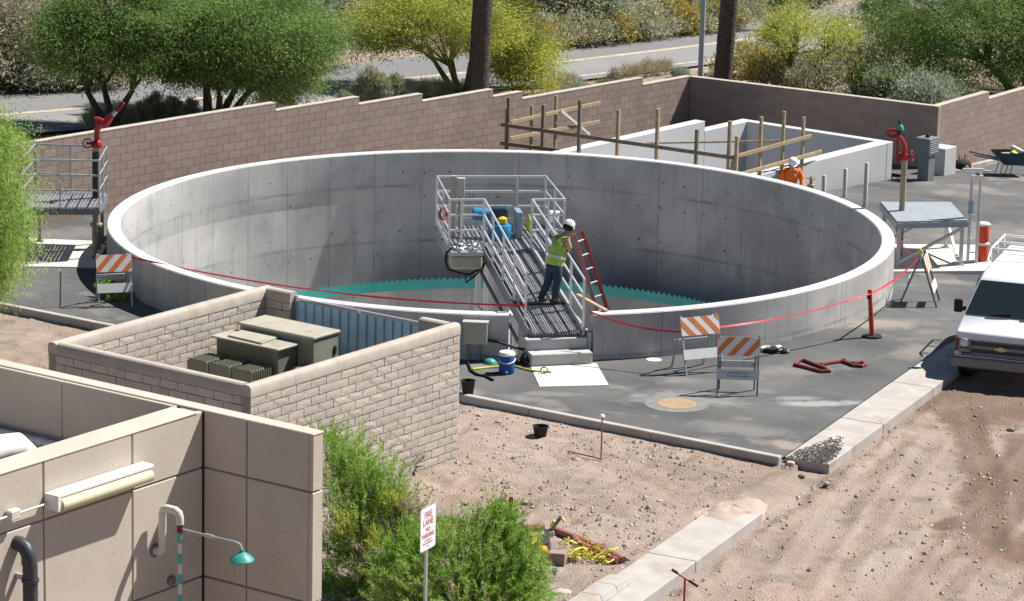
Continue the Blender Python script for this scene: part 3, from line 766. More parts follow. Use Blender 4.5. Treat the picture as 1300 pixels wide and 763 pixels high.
b = MB(); b.add(*ring([(RI-.002, -3.2), (RI-.002, WZ-.75), (WR, WZ-.75), (WR, WZ-.2), (WR-.2, WZ-.2), (WR-.2, -4.2), (WR, -4.2), (WR, -3.2)], 0, 2*math.pi, 160)); b.build('launder', 'tank_concrete', tank, smooth=True, sharp=30)
b = MB(); b.lathe([(8.8, -4.5), (8.8, -4.15), (1, -4.6), (.5, -4.62)], TC, 64); b.build('floor', 'tank_concrete', tank)
b = MB(); nT = 304; vs = []; fs = []; wz = .24
for i in range(nT*2):
    a = 2*math.pi*i/(nT*2); zt = WZ if i % 2 else WZ-.075
    for r_ in (WR-.212, WR-.204): vs += [(TC.x+r_*math.cos(a), TC.y+r_*math.sin(a), WZ-wz-.05), (TC.x+r_*math.cos(a), TC.y+r_*math.sin(a), zt)]
for i in range(nT*2):
    j = (i+1) % (nT*2); A, B_ = i*4, j*4
    fs += [(A, A+1, B_+1, B_), (A+2, B_+2, B_+3, A+3), (A+1, A+3, B_+3, B_+1)]
b.add(vs, fs); b.build('weir_plate', 'teal', tank)
b = MB()                                            # grouted tie holes
r = random.Random(2)
for i in range(88):
    a = 2*math.pi*(i+.25)/88
    for z_ in (.42, -.22, -1.05, -1.62):
        if r.random() < .72:
            rr = r.uniform(.018, .042); a2 = a+r.uniform(-.004, .004); zz = z_+r.uniform(-.03, .03)
            c = Vector((TC.x+RI*math.cos(a2), TC.y+RI*math.sin(a2), zz)); ax = Vector((-math.cos(a2), -math.sin(a2), 0))
            b.cyl(c-ax*.02, c+ax*.0012, rr, rr*.9, 8)
mat('tie_grout', (.16, .16, .158), .9, rnd=.3)
o = b.build('tie_hole', 'tie_grout', tank); o['kind'] = 'stuff'
# ------------------------------------------------------------------ rectangular basin
bu = (BF-BA0); bu.z = 0; bu.normalize(); bv = Vector((bu.y, -bu.x, 0)); bang = math.atan2(bu.y, bu.x)
bw = ((BR-BF).dot(bv)); WT = .30
basin = thing('concrete_basin', 'white rectangular concrete basin behind the round tank', 'basin', BF+Vector((0, 0, -1.2)))
def wallseg(p, q, th, z0, z1, nm, n):
    d = (Vector(q)-Vector(p)); d.z = 0; d.normalize(); nn = Vector((d.y, -d.x, 0))*th
    lo = [Vector(p), Vector(p)+nn, Vector(q)+nn, Vector(q)]
    a = lo
    if (a[1]-a[0]).cross(a[2]-a[1]).z < 0: a = a[::-1]
    b = MB(); b.hexa([Vector((v.x, v.y, z0)) for v in a], [Vector((v.x, v.y, z1)) for v in a]); return b.build(nm, 'white_concrete', basin, bevel=.012)
ha = (BA1-BF).dot(bu)
wallseg(BF+bu*(ha), BF-bu*9.2, -.34, -3.2, BZ+.28, 'high_wall', 1)
wallseg(BF-bu*.0, BF+bu*(ha+.003), -.34, -3.2, BZ, 'low_wall', 1)
wallseg(BF+bv*(bw+.0)-bu*.003, BF-bu*.003+bv*.343, -WT, -3.2, BZ, 'end_wall', 1)
wallseg(BF+bv*(bw-.003)-bu*9.2, BF+bv*(bw-.003)-bu*(WT+.006), -.40, -3.2, BZ, 'side_wall', 1)
wallseg(BF-bu*8.9+bv*.345, BF-bu*8.9+bv*(bw-.41), .3, -3.2, BZ, 'front_wall', 1)
b = MB(); q = [BF-bu*9.1+bv*.1, BF-bu*9.1+bv*(bw-.1), BF-bu*.1+bv*(bw-.1), BF-bu*.1+bv*.1]
b.hexa([Vector((v.x, v.y, -3.6)) for v in q], [Vector((v.x, v.y, -3.19)) for v in q]); b.build('floor', 'white_concrete', basin)
# timber guard rails round the pit between the tank and the basin
WOODZ = .02
rail_grp = 'timber guard rails behind the tank'
def on_line(px, a, b_):                              # ground point of the vertical plane through a-b seen at column px
    lo, hi = -2.0, 3.0
    for _ in range(50):
        m = (lo+hi)/2; p = a+(b_-a)*m
        if proj(p)[0] < px: lo = m
        else: hi = m
    return a+(b_-a)*lo
gz = T(2, 85)
W0 = P(637, 157.5, gz+1.25); W1 = P(931, 199, gz+1.25); W2 = P(760, 130, gz+1.25)
lum = thing('timber_guard_rail', 'timber stake and board guard rail between the round tank and the white basin', 'guard rail', (W0.x, W0.y, T(W0.x, W0.y)))
def sz(v): return 620+v[0]/2.955, 100+v[1]/2.955
def stake(px, pyt, a, b_, wth=.085, m_='lumber_weathered'):
    p = on_line(px, a, b_); zb = T(p.x, p.y); zt = ZAT(p, pyt)
    b = MB(); b.box((p.x, p.y, (zb-.25+zt)/2), (wth, wth, zt-zb+.25), rz=rad(-33)); b.build('stake', m_, lum, bevel=.004)
W4 = P(1027, 172, gz+1.25)
W3 = W1
for (x, y, m_) in ((75, 70, 'lumber_weathered'), (205, 97, 'lumber_weathered'), (341, 80, 'lumber_weathered'), (485, 117, 'lumber'), (632, 112, 'lumber'), (780, 190, 'lumber_weathered'), (902, 158, 'lumber'), (930, 215, 'lumber')):
    px, py = sz((x, y)); stake(px, py, W0, W1, m_=m_)
for (x, y) in ((68, 110), (162, 100), (253, 62)):
    px, py = sz((x, y)); stake(px, py, W0+Vector((0, .06, 0)), W2+Vector((0, .06, 0)), .07, 'lumber')
for (x, y) in ((1020, 142), (1105, 122), (1180, 143)):
    px, py = sz((x, y)); stake(px, py, W1+Vector((0, .06, 0)), W4+Vector((0, .06, 0)), .075, 'lumber')
def board(pa, pb, line, dz=0, w_=.04, h_=.10, m_='lumber', off=-.07):
    a = on_line(sz(pa)[0], *line); b_ = on_line(sz(pb)[0], *line)
    za, zb = ZAT(a, sz(pa)[1]), ZAT(b_, sz(pb)[1])
    b = MB(); n = Vector(((b_-a).y, -(b_-a).x, 0)).normalized()*(-off if True else off)
    A_, B2 = Vector((a.x, a.y, za))+n, Vector((b_.x, b_.y, zb))+n
    b.bar(A_, B2, w_, h_); b.build('board', m_, lum, bevel=.004)
board((52, 170), (925, 295), (W0, W1), m_='lumber_weathered'); board((52, 240), (275, 268), (W0, W1), m_='lumber_weathered')
board((75, 162), (413, 88), (W0, W2)); board((75, 223), (412, 160), (W0, W2)); board((258, 118), (368, 207), (W0, W2), h_=.07, off=-.13, m_='sheet_white')
board((920, 290), (1203, 213), (W1, W4)); board((945, 356), (1243, 272), (W1, W4))
board((597, 240), (1115, 231), (W0+(W2-W0)*.30, W4), h_=.05, w_=.04, m_='lumber')
# ------------------------------------------------------------------ block enclosure with transformer
EZ = 2.5
ES = P(318, 490, EZ); EANG = rad(54.3); eu = Vector((math.cos(EANG), math.sin(EANG), 0)); ev = Vector((-math.sin(EANG), math.cos(EANG), 0))
SB = .1524; SH = .20; ST = .20
LU = round(((P(590, 410, EZ)-ES).dot(eu))/SH)*SH; LV = round(((P(52, 440, EZ)-ES).dot(ev))/SH)*SH+.2
encl = thing('block_enclosure', 'tan slump block enclosure around the transformer in front of the tank', 'enclosure', (ES.x, ES.y, 0), EANG)
NC = 15; CAPZ = NC*SB
smesh = {l: [block_mesh('block', l*SH-.015, SB-.016, ST, 'slump_block', 1, s+9*l) for s in range(5)] for l in (1, 2)}
def ewall(u0, v0, ang, L, z0=-.31, keep=99):
    """blocks centred on a line in enclosure coordinates"""
    R = Matrix.Rotation(ang, 4, 'Z'); n = int(round(L/SH)); rows = []
    for k in range(-2, NC):
        for (a, l) in fill_row(0, n, k % 2): rows.append(((a+l/2)*SH, (k+.5)*SB, l, k))
    rr = random.Random(int(u0*100+v0*37+3)); stuff = MB(); stuff.M = Matrix.Translation((u0, v0, 0)) @ R
    for (x, z, l, k) in rows:
        if k >= NC-keep:
            o = bpy.data.objects.new('block', rr.choice(smesh[l])); o.parent = encl
            p = Matrix.Translation((u0, v0, 0)) @ R @ Vector((x, rr.uniform(-.003, .003), z)); o.location = p; o.rotation_euler = (0, 0, ang+(math.pi if rr.random() < .5 else 0)); COL.objects.link(o)
        else: stuff.box((x, 0, z), (l*SH-.012, ST+.01, SB-.012))
    if stuff.v:
        o = stuff.build('blockwork', 'slump_block', encl, local=True); o['kind'] = 'stuff'
    m = MB(); m.M = Matrix.Translation((u0, v0, 0)) @ R; m.box((L/2, 0, (z0+CAPZ)/2), (L-.004, ST-.055, CAPZ-z0-.006)); m.build('mortar', 'slump_mortar', encl, local=True)
    # solid rounded cap course
    prof = [(-ST/2-.006, CAPZ+.004), (ST/2+.006, CAPZ+.004), (ST/2+.006, EZ-.06), (ST/2-.03, EZ-.008), (0, EZ), (-ST/2+.03, EZ-.008), (-ST/2-.006, EZ-.06)]
    nn = max(1, round(L/.61))
    for i in range(nn):
        a, e = L*i/nn+.002, L*(i+1)/nn-.002
        c = MB(); c.M = Matrix.Translation((u0, v0, 0)) @ R; q = len(prof)
        c.add([(a, y, z) for y, z in prof]+[(e, y, z) for y, z in prof], [tuple(range(q-1, -1, -1)), tuple(range(q, 2*q))]+[(j, (j+1) % q, q+(j+1) % q, q+j) for j in range(q)])
        c.build('cap_block', 'slump_cap', encl, local=True, smooth=True, sharp=50)
ewall(0, .1, 0, LU)                                   # sunlit long wall
ewall(.1, LV-.2, -math.pi/2, LV-.4, keep=4)           # shaded wall towards the viewer's left
ewall(0, LV-.1, 0, LU, keep=5)                        # back wall, inner face seen
ewall(LU-.1, LV-.2, -math.pi/2, .6, keep=6); ewall(LU-.1, .2+.6, -math.pi/2, .6, keep=6)
b = MB(); b.box((LU/2, LV/2, -.11), (LU-.4, LV-.4, .2)); b.build('floor_slab', 'concrete_curb', encl, local=True)
# corrugated gate between the short walls
gt = thing('metal_gate', 'blue grey corrugated steel double gate of the block enclosure', 'gate', ES+eu*(LU-.1)+ev*(LV/2)+Vector((0, 0, -EZ)), EANG)
g0, g1 = LV/2-.83, -LV/2+.83; GZ = 2.38
pitch = .19; n = int((g0-g1)/pitch)
for half, (ya, yb) in enumerate(((g1+.03, -.01), (.01, g0-.03))):
    m = int((yb-ya)/pitch); st = (yb-ya)/m; pr = []
    for i in range(m): y = ya+i*st; pr += [(0, y), (0, y+st*.62), (.035, y+st*.70), (.035, y+st*.92)]
    pr.append((0, yb)); vs = [(x-t_, y, z) for t_ in (0, .004) for z in (.06, GZ-.05) for x, y in pr]; k = len(pr); fs = []
    for i in range(k-1): fs += [(i, i+1, k+i+1, k+i), (2*k+i, 3*k+i, 3*k+i+1, 2*k+i+1)]
    b = MB(); b.add(vs, fs); leaf = b.build('gate_leaf', 'gate_steel', gt, local=True)
    b = MB(); b.tube([(.06, ya, .1), (.06, ya, GZ), (.06, yb, GZ), (.06, yb, .1)], .022, 8); b.build('frame', 'alu', gt, local=True, smooth=True)
for y in (g0+.0, g1-.0):
    b = MB(); b.cyl((0.06, y, 0), (0.06, y, GZ+.05), .03, n=10); b.build('gate_post', 'alu', gt, local=True, smooth=True)
# transformer
xf = thing('transformer', 'olive green pad transformer with tan lids and finned radiators in the enclosure', 'transformer', (ES.x, ES.y, -.01), EANG)
def el(px, py, z): p = P(px, py, z)-ES; return p.dot(eu), p.dot(ev)
CZ = 2.12
c1, c2, c3 = el(303.7, 408, CZ), el(398.7, 429.6, CZ), el(430.5, 418, CZ)
x0, x1 = (c1[0]+c2[0])/2, c3[0]; y1, y0 = c1[1], (c2[1]+c3[1])/2
b = MB(); b.box(((x0+x1)/2, (y0+y1)/2, CZ/2-.02), (x1-x0-.06, y1-y0-.06, CZ-.04)); cab = b.build('cabinet', 'xfmr_side', xf, local=True, bevel=.01)
b = MB(); b.box(((x0+x1)/2, (y0+y1)/2, CZ-.02), (x1-x0, y1-y0, .05)); b.build('cabinet_lid', 'xfmr_lid', xf, local=True, bevel=.012)
b = MB(); b.box((x1-.14, y0+.02, CZ-.35), (.05, .035, .16)); b.build('door_handle', 'rubber', cab, local=True)
TZL = 1.96
l1, l3, l4 = el(268, 426, TZL), el(383, 435, TZL), el(353, 445, TZL)
tx0, ty0, ty1 = (l1[0]+l4[0])/2, (l3[1]+l4[1])/2, l1[1]; tx1 = x0-.002
b = MB(); b.box(((tx0+tx1)/2+.03, (ty0+ty1)/2, TZL/2), (tx1-tx0-.12, ty1-ty0-.14, TZL-.05)); b.build('oil_tank', 'xfmr_green', xf, local=True, bevel=.01)
b = MB(); b.box(((tx0+tx1)/2, (ty0+ty1)/2, TZL), (tx1-tx0-.01, ty1-ty0, .035)); b.build('tank_lid', 'xfmr_lid', xf, local=True, bevel=.008)
h = [el(*q, TZL+.06) for q in ((289, 424), (313.6, 415), (359, 424), (332, 434))]
b = MB(); b.hexa([Vector((x, y, TZL+.02)) for x, y in (h[0], h[3], h[2], h[1])], [Vector((x, y, TZL+.055)) for x, y in (h[0], h[3], h[2], h[1])]); b.build('hatch_plate', 'xfmr_lid', xf, local=True, bevel=.006)
def radiator(xa, ya, za, wd, ht, npl, along):
    rr = None
    pts = [(-wd/2, 0), (wd/2, 0), (wd/2, ht-.10)]+arc((wd/2-.10, ht-.10), .10, 0, math.pi/2, 4)[1:]+arc((-wd/2+.05, ht-.05), .05, math.pi/2, math.pi, 3)
    root_ = MB()
    hd = MB()
    if along == 'x': hd.box((xa+npl*.031+.04, ya, za+ht-.16), (npl*.062-.0, .05, .05))
    else: hd.box((xa, ya+npl*.031+.05, za+ht-.16), (.05, npl*.062+.1, .05))
    rad_ = hd.build('radiator', 'xfmr_green' if along == 'x' else 'xfmr_side', xf, local=True)
    for k in range(npl):
        f = MB(); n = len(pts)
        if along == 'x': vs = [(xa+k*.062+t_, ya+p[0], za+p[1]) for t_ in (0, .022) for p in pts]
        else: vs = [(xa+p[0], ya+k*.062+t_, za+p[1]) for t_ in (0, .022) for p in pts]
        f.add(vs, [tuple(range(n-1, -1, -1)), tuple(range(n, 2*n))]+[(j, (j+1) % n, n+(j+1) % n, n+j) for j in range(n)])
        f.build('fin', 'xfmr_green' if along == 'x' else 'xfmr_side', rad_, local=True)
rw = (ty1-ty0)/3.0
for i in range(3): radiator(tx0-.57, ty0+.02+rw*(i+.62), .45, rw*.9, 1.22, 9, 'x')
radiator(tx0+.50, ty0-.34, .62, .40, .98, 5, 'y')
# ------------------------------------------------------------------ precast building in the foreground
BZT = 7.5; BC = P(258, 522, BZT); BANG = rad(55); bxd = Vector((math.cos(BANG), math.sin(BANG), 0)); byd = Vector((-math.sin(BANG), math.cos(BANG), 0))
bld = thing('precast_building', 'tan precast concrete panel building walls at the lower left corner', 'building', (BC.x, BC.y, -.1), BANG)
DECK = 6.66
def wp(px, py):                                       # point of the sunlit wall plane (local y=0) at a pixel -> (x, z)
    r = ray(px, py); o = Vector((0, 0, CAMH)); n = byd
    t = (BC-o).dot(n)/r.dot(n); p = o+r*t; return (p-BC).dot(bxd), p.z
def wr(px, py):                                       # point of the shaded return plane (local x=0) -> (y, z)
    r = ray(px, py); o = Vector((0, 0, CAMH)); n = bxd
    t = (BC-o).dot(n)/r.dot(n); p = o+r*t; return (p-BC).dot(byd), p.z
Zl = [BZT, wp(258, 593)[1], wp(258, 731)[1]]; dzp = Zl[1]-Zl[2]
while Zl[-1] > .2: Zl.append(max(-.1, Zl[-1]-dzp))
zo = .1
PT = .03
jy = [0, wr(313, 540)[0], wr(397.5, 562)[0]]; RET = jy[-1]
b = MB(); b.box((-3.75, .15, (BZT-.0)/2+zo/2), (7.46, .26, BZT+zo-.012)); b.build('wall', 'precast_joint', bld, local=True)
b = MB(); b.box((.0775, (RET+5)/2, (BZT)/2+zo/2), (.115, 5-RET-.12, BZT+zo-.012)); b.build('wall', 'precast_joint', bld, local=True)
jx = [0, wp(168, 548)[0], wp(55, 585)[0]]; st_ = jx[1]-jx[2]
while jx[-1] > -7.4: jx.append(jx[-1]-st_)
G_ = .009
def panel(c, s): q = MB(); q.box((c[0], c[1], c[2]+zo), s); q.build('panel', 'precast', bld, local=True, bevel=.008)
for i in range(len(jx)-1):
    for k in range(len(Zl)-1):
        zt = Zl[k] if k == 0 else Zl[k]-G_
        a, e = jx[i+1]+G_, jx[i]-(G_ if i else .012)
        panel(((a+e)/2, .03, (zt+Zl[k+1]+G_)/2), (e-a, .06, zt-Zl[k+1]-G_))
for i in range(len(jy)-1):
    for k in range(len(Zl)-1):
        zt = Zl[k] if k == 0 else Zl[k]-G_
        a, e = jy[i+1]+(G_ if i < len(jy)-2 else .056), jy[i]-(G_ if i else .012)
        panel((.03, (a+e)/2, (zt+Zl[k+1]+G_)/2), (.06, e-a, zt-Zl[k+1]-G_))
for k in range(len(Zl)-1):
    zt = Zl[k] if k == 0 else Zl[k]-G_
    panel((.085, RET+.0265, (zt+Zl[k+1]+G_)/2), (.17, .053, zt-Zl[k+1]-G_))        # free end of the return wall
    panel((.151, (RET+5)/2+.03, (zt+Zl[k+1]+G_)/2), (.036, 5-RET-.06, zt-Zl[k+1]-G_))     # outer face
for i in range(3): panel((-.028, .34+1.6*i+.8, (BZT+DECK)/2), (.055, 1.594, BZT-DECK))              # inner face above the deck
b = MB(); b.box((-3.77, .303, (BZT+DECK)/2+zo), (7.35, .05, BZT-DECK)); b.build('panel', 'precast', bld, local=True)
b = MB(); b.box((-3.85, .165, BZT+zo+.002), (7.5, .345, .022)); b.build('coping', 'precast', bld, local=True, bevel=.008)
b = MB(); b.box((.085, (RET+5)/2+.0, BZT+zo+.0045), (.185, 5-RET+.012, .022)); b.build('coping', 'precast', bld, local=True, bevel=.008)
b = MB(); b.cyl((-.003, -.003, zo), (-.003, -.003, BZT+zo-.02), .011, n=8); b.build('sealant_joint', 'black_sealant', bld, local=True)
b = MB(); b.box((-3.9, 2.6, DECK+zo-.1), (7.3, 4.6, .2)); b.build('deck', 'precast', bld, local=True)
def bw(x, y, z): return BC+bxd*x+byd*y+Vector((0, 0, z-BZT))
# linear light on the wall
fa, fb = wp(57, 632), wp(180, 596)
lt = thing('wall_light', 'long white fluorescent wall light with yellowed lens on the precast wall', 'light fixture', bw((fa[0]+fb[0])/2, 0, fb[1]))
fz0, fz1 = fa[1], fb[1]; fzm = (fz0+fz1)/2+.0
def wbox(mb_, xa, xe, ya, ye, za, ze):
    q = [bw(xa, ya, 0), bw(xe, ya, 0), bw(xe, ye, 0), bw(xa, ye, 0)]
    mb_.hexa([Vector((v.x, v.y, za)) for v in q], [Vector((v.x, v.y, ze)) for v in q])
b = MB(); wbox(b, fa[0]+.0, fb[0], -.17, -.005, fzm+.03, fzm+.075); b.build('housing', 'white_paint', lt, bevel=.012)
b = MB()
for k in range(8):
    a0_, a1_ = math.pi*k/8, math.pi*(k+1)/8
xa, xe = fa[0]+.05, fb[0]-.05
pr = [(-.012, fzm+.028), (-.165, fzm+.028)]+[(-.165-.05*math.sin(math.pi*k/8), fzm-.04+.06*math.cos(math.pi*k/8)) for k in range(9)]+[(-.012, fzm-.10)]
n = len(pr); b.add([bw(xa, y, z) for y, z in pr]+[bw(xe, y, z) for y, z in pr], [tuple(range(n-1, -1, -1)), tuple(range(n, 2*n))]+[(j, (j+1) % n, n+(j+1) % n, n+j) for j in range(n)])
b.build('lens', 'light_lens', lt, smooth=True)
b = MB(); wbox(b, fa[0]-.012, fa[0]+.028, -.19, -.008, fzm-.09, fzm+.07); b.build('end_cap', 'white_plastic', lt)
cz = wp(12, 641)
b = MB(); b.tube([bw(fa[0]-2.2, -.05, fzm-.03), bw(fa[0]-.02, -.05, fzm-.03)], .013, 8); cu_ = thing('conduit', 'thin white conduit with a junction box leading to the wall light', 'conduit', bw(fa[0]-1, -.05, fzm-.1)); b.build('pipe', 'pvc', cu_, smooth=True)
b = MB(); wbox(b, cz[0]-.07, cz[0]+.07, -.09, -.004, fzm-.075, fzm+.025); b.build('junction_box', 'pvc', cu_, bevel=.012)
# white pipe loop, emergency shower
pA, pB = wp(192, 700), wp(199, 641)
out_ = .24
pv = thing('wall_pipe', 'white plastic pipe looping out of the precast wall above the shower', 'pipe', bw(pA[0], 0, pA[1]))
b = MB()
zt_ = pB[1]+.0; xx = pA[0]+.05
pts = [bw(xx, .02, pA[1]), bw(xx, -.07, pA[1]), bw(xx, -.105, pA[1]+.03), bw(xx, -.11, pA[1]+.09), bw(xx, -.11, zt_-.06), bw(xx+.0, -.13, zt_-.01), bw(xx, -.17, zt_+.005), bw(xx, -.29, zt_+.005), bw(xx, -.33, zt_-.015), bw(xx, -.345, zt_-.06), bw(xx, -.345, zt_-.13)]
b.tube(pts, .042, 12); b.build('pipe', 'pvc', pv, smooth=True)
b = MB(); b.lathe([(.075, -.004), (.075, .008), (.05, .014)], bw(xx, -.002, pA[1]), 16, axis=-byd); b.build('wall_flange', 'galv_dark', pv)
sh = thing('emergency_shower', 'emergency shower with teal head on a grey arm and striped standpipe', 'shower', bw(xx, -.345, zt_-1.6))
b = MB(); b.cyl(bw(xx, -.345, zt_-.22), bw(xx, -.345, zt_-.128), .03, n=10); b.build('valve', 'dark_red', sh, smooth=True)
zs = zt_-.22
for k in range(24):
    b = MB(); b.cyl(bw(xx, -.345, zs-.11*k), bw(xx, -.345, zs-.11*k-.109), .023, n=10); b.build('stripe_band', 'teal' if k % 2 == 0 else 'pvc', sh, smooth=True)
b = MB(); b.tube([bw(xx+.02, -.345, zs+.03), bw(xx+.02, -.60, zs+.03), bw(xx+.02, -1.08, zs+.035), bw(xx+.02, -1.13, zs+.02), bw(xx+.02, -1.15, zs-.03)], .017, 8); b.build('arm', 'galv', sh, smooth=True)
b = MB(); b.cyl(bw(xx+.02, -.68, zs+.03), bw(xx+.02, -.78, zs+.03), .026, n=10); b.build('coupling', 'galv', sh, smooth=True)
b = MB(); b.lathe([(.125, -.125), (.128, -.11), (.10, -.075), (.05, -.04), (.022, -.03), (.02, .0)], bw(xx+.02, -1.15, zs-.02), 20); b.build('shower_head', 'teal_head', sh, smooth=True)
b = MB(); b.cyl(bw(xx+.02, -1.05, zs-.9), bw(xx+.02, -1.05, zs+.02), .003, n=5); b.build('pull_rod', 'galv_dark', sh)
v1 = wp(216, 737)
b = MB(); b.lathe([(.0, .03), (.05, .03), (.055, .0), (.04, -.02)], bw(v1[0], -.03, v1[1]), 14, axis=byd); tag(b.build('wall_valve', 'galv_dark', smooth=True), 'small grey round valve on the wall behind the striped standpipe', 'valve')
# big dark drain pipe
gA = wp(18, 690)
gp = thing('drain_pipe', 'dark grey pipe elbow coming out of the precast wall and running down', 'pipe', bw(gA[0], 0, gA[1]-2))
b = MB(); gx = gA[0]+.03; gz_ = gA[1]
b.tube([bw(gx, .03, gz_), bw(gx, -.05, gz_), bw(gx, -.12, gz_-.03), bw(gx, -.17, gz_-.10), bw(gx, -.18, gz_-.2), bw(gx, -.18, gz_-2.0)], .075, 14); b.build('pipe', 'grey_pipe', gp, smooth=True)
b = MB(); b.cyl(bw(gx, -.18, gz_-.36), bw(gx, -.18, gz_-.33), .088, n=14); b.build('collar', 'grey_pipe', gp, smooth=True)
b = MB(); b.bar(bw(gx, -.1, gz_-.33), bw(gx, .0, gz_-.33), .05, .05); b.build('bracket', 'galv', gp)
# pipes on the deck
DZ = DECK+zo
dp = thing('deck_pipe', 'fat white pipe run on the deck behind the precast wall', 'pipe', bw(-2.6, 1.0, DZ))
ye = .62
b = MB(); b.tube([bw(-4.6, ye+.02, DZ+.74), bw(-2.35, ye+.02, DZ+.74), bw(-2.12, ye+.02, DZ+.71), bw(-2.0, ye+.02, DZ+.60), bw(-1.97, ye+.02, DZ+.42), bw(-1.97, ye+.02, DZ-.0)], .14, 16); b.build('pipe', 'white_plastic', dp, smooth=True)
b = MB(); b.tube([bw(-4.6, ye+.42, DZ+.70), bw(-2.3, ye+.42, DZ+.70), bw(-2.1, ye+.40, DZ+.66), bw(-2.0, ye+.40, DZ+.5), bw(-2.0, ye+.40, DZ+.0)], .12, 16); b.build('pipe', 'white_plastic', dp, smooth=True)
cn = thing('deck_conduit', 'pale grey conduit run along the foot of the shaded parapet', 'conduit', bw(-.15, 2, DZ))
b = MB(); b.cyl(bw(-.16, .3, DZ+.05), bw(-.16, 4.4, DZ+.05), .05, n=12); b.build('pipe', 'pvc', cn, smooth=True)
for k in range(5): b = MB(); b.cyl(bw(-.16, .5+.8*k, DZ+.05), bw(-.16, .56+.8*k, DZ+.05), .058, n=12); b.build('coupling', 'pvc', cn, smooth=True)
# ------------------------------------------------------------------ walkway: steps, ramp, platform
st = thing('concrete_steps', 'two grey concrete block steps at the foot of the ramp', 'steps', P(713, 463))
F1, F2 = P(673, 466), P(752, 462.5); sdx = (F2-F1); sdx.z = 0; SW_ = sdx.length; sdx.normalize(); sdy = Vector((-sdx.y, sdx.x, 0))
def sbox(o, a, w_, d0, d1, z0, z1):
    q = [F1+sdx*a+sdy*d0, F1+sdx*(a+w_)+sdy*d0, F1+sdx*(a+w_)+sdy*d1, F1+sdx*a+sdy*d1]
    o.hexa([Vector((v.x, v.y, z0)) for v in q], [Vector((v.x, v.y, z1)) for v in q])
b = MB(); sbox(b, .02, SW_-.02, 0, .34, -.05, .25); b.build('step', 'concrete_step', st, bevel=.015)
b = MB(); sbox(b, -.01, SW_-.01, .343, .72, -.05, .48); b.build('step', 'concrete_step', st, bevel=.015)
b = MB(); sbox(b, SW_-.005, .10, .40, .95, -.05, .56); b.build('cheek', 'concrete_step', st, bevel=.015)
pad = [P(685, 491.5), P(773, 489.5), P(757, 461.5), P(674, 466.5)]
b = MB(); b.hexa([Vector((v.x, v.y, -.05)) for v in pad], [Vector((v.x, v.y, .012)) for v in pad]); tag(b.build('concrete_pad', 'concrete_pale'), 'pale concrete landing slab on the asphalt below the steps', 'slab')
RZ0, RZ1 = .50, 1.50
RL0, RR0 = P(677, 431, RZ0), P(746, 429, RZ0); ZR = RZ1+1.07
pl = {k: P(*v, ZR) for k, v in dict(bl=(555, 224), br=(693, 224), fr=(717, 253), fl=(571, 253.6), tl=(615, 253.3), tr=(676, 253.6)).items()}
RL1 = Vector((pl['tl'].x, pl['tl'].y, RZ1)); RR1 = Vector((pl['tr'].x, pl['tr'].y, RZ1))
def rp(s, t, dz=0):                                   # s across 0..1 (left to right), t up the ramp 0..1
    return (RL0*(1-s)+RR0*s)*(1-t)+(RL1*(1-s)+RR1*s)*t+Vector((0, 0, dz))
rmp = thing('access_ramp', 'sloping grated walkway ramp with three rail handrails from the steps up to the platform', 'ramp', (RL0+RR0)/2-Vector((0, 0, .05)))
nb = 21
for i in range(nb):
    b = MB(); s = .045+.91*i/(nb-1); b.bar(rp(s, .05), rp(s, .995), .020, .045); b.build('grating_bar', 'grating_pale' if i % 3 else 'galv_dark', rmp)
for k in range(9):
    b = MB(); t = .08+.90*k/8; b.bar(rp(.03, t, -.045), rp(.97, t, -.045), .05, .04); b.build('cross_bar', 'grating', rmp)
b = MB(); b.bar(rp(.02, .36, .03), rp(.98, .36, .03), .05, .03); b.build('tread_cleat', 'rubber', rmp)
for s, nm in ((-.02, 'stringer'), (1.02, 'stringer')):
    b = MB(); b.bar(rp(s, .075, -.04), rp(s, 1.0, -.04), .05, .24); b.build(nm, 'galv_dark' if s < 0 else 'galv', rmp, bevel=.006)  # left one darker: shade on its outer face put into the colour
b = MB(); b.tube([rp(-.16, .12, -.28), rp(-.16, 1.0, -.28)], .04, 10); b.build('side_pipe', 'galv_dark', rmp, smooth=True)
b = MB(); b.tube([rp(-.16, .12, -.28), rp(-.05, .10, -.22)], .03, 8); b.build('pipe_bracket', 'galv', rmp)
b = MB(); b.bar(rp(.965, .08, .06), rp(.965, 1.0, .06), .012, .15); b.build('kick_plate', 'alu', rmp)
b = MB(); b.bar(rp(.035, .08, .06), rp(.035, 1.0, .06), .012, .15); b.build('kick_plate', 'alu', rmp)
RH = 1.07
for s in (0, 1):
    t0 = .16 if s == 0 else .08
    for h in (RH, .74, .40):
        b = MB(); b.tube([rp(s, t0, h), rp(s, 1.0, h)], .024, 8); b.build('handrail', 'alu', rmp, smooth=True)
    for t in [t0, t0+.22, t0+.44, t0+.65, 1.0]:
        b = MB(); b.box(rp(s, t, (RH-.1)/2), (.055, .04, RH+.1)); b.build('post', 'alu', rmp)
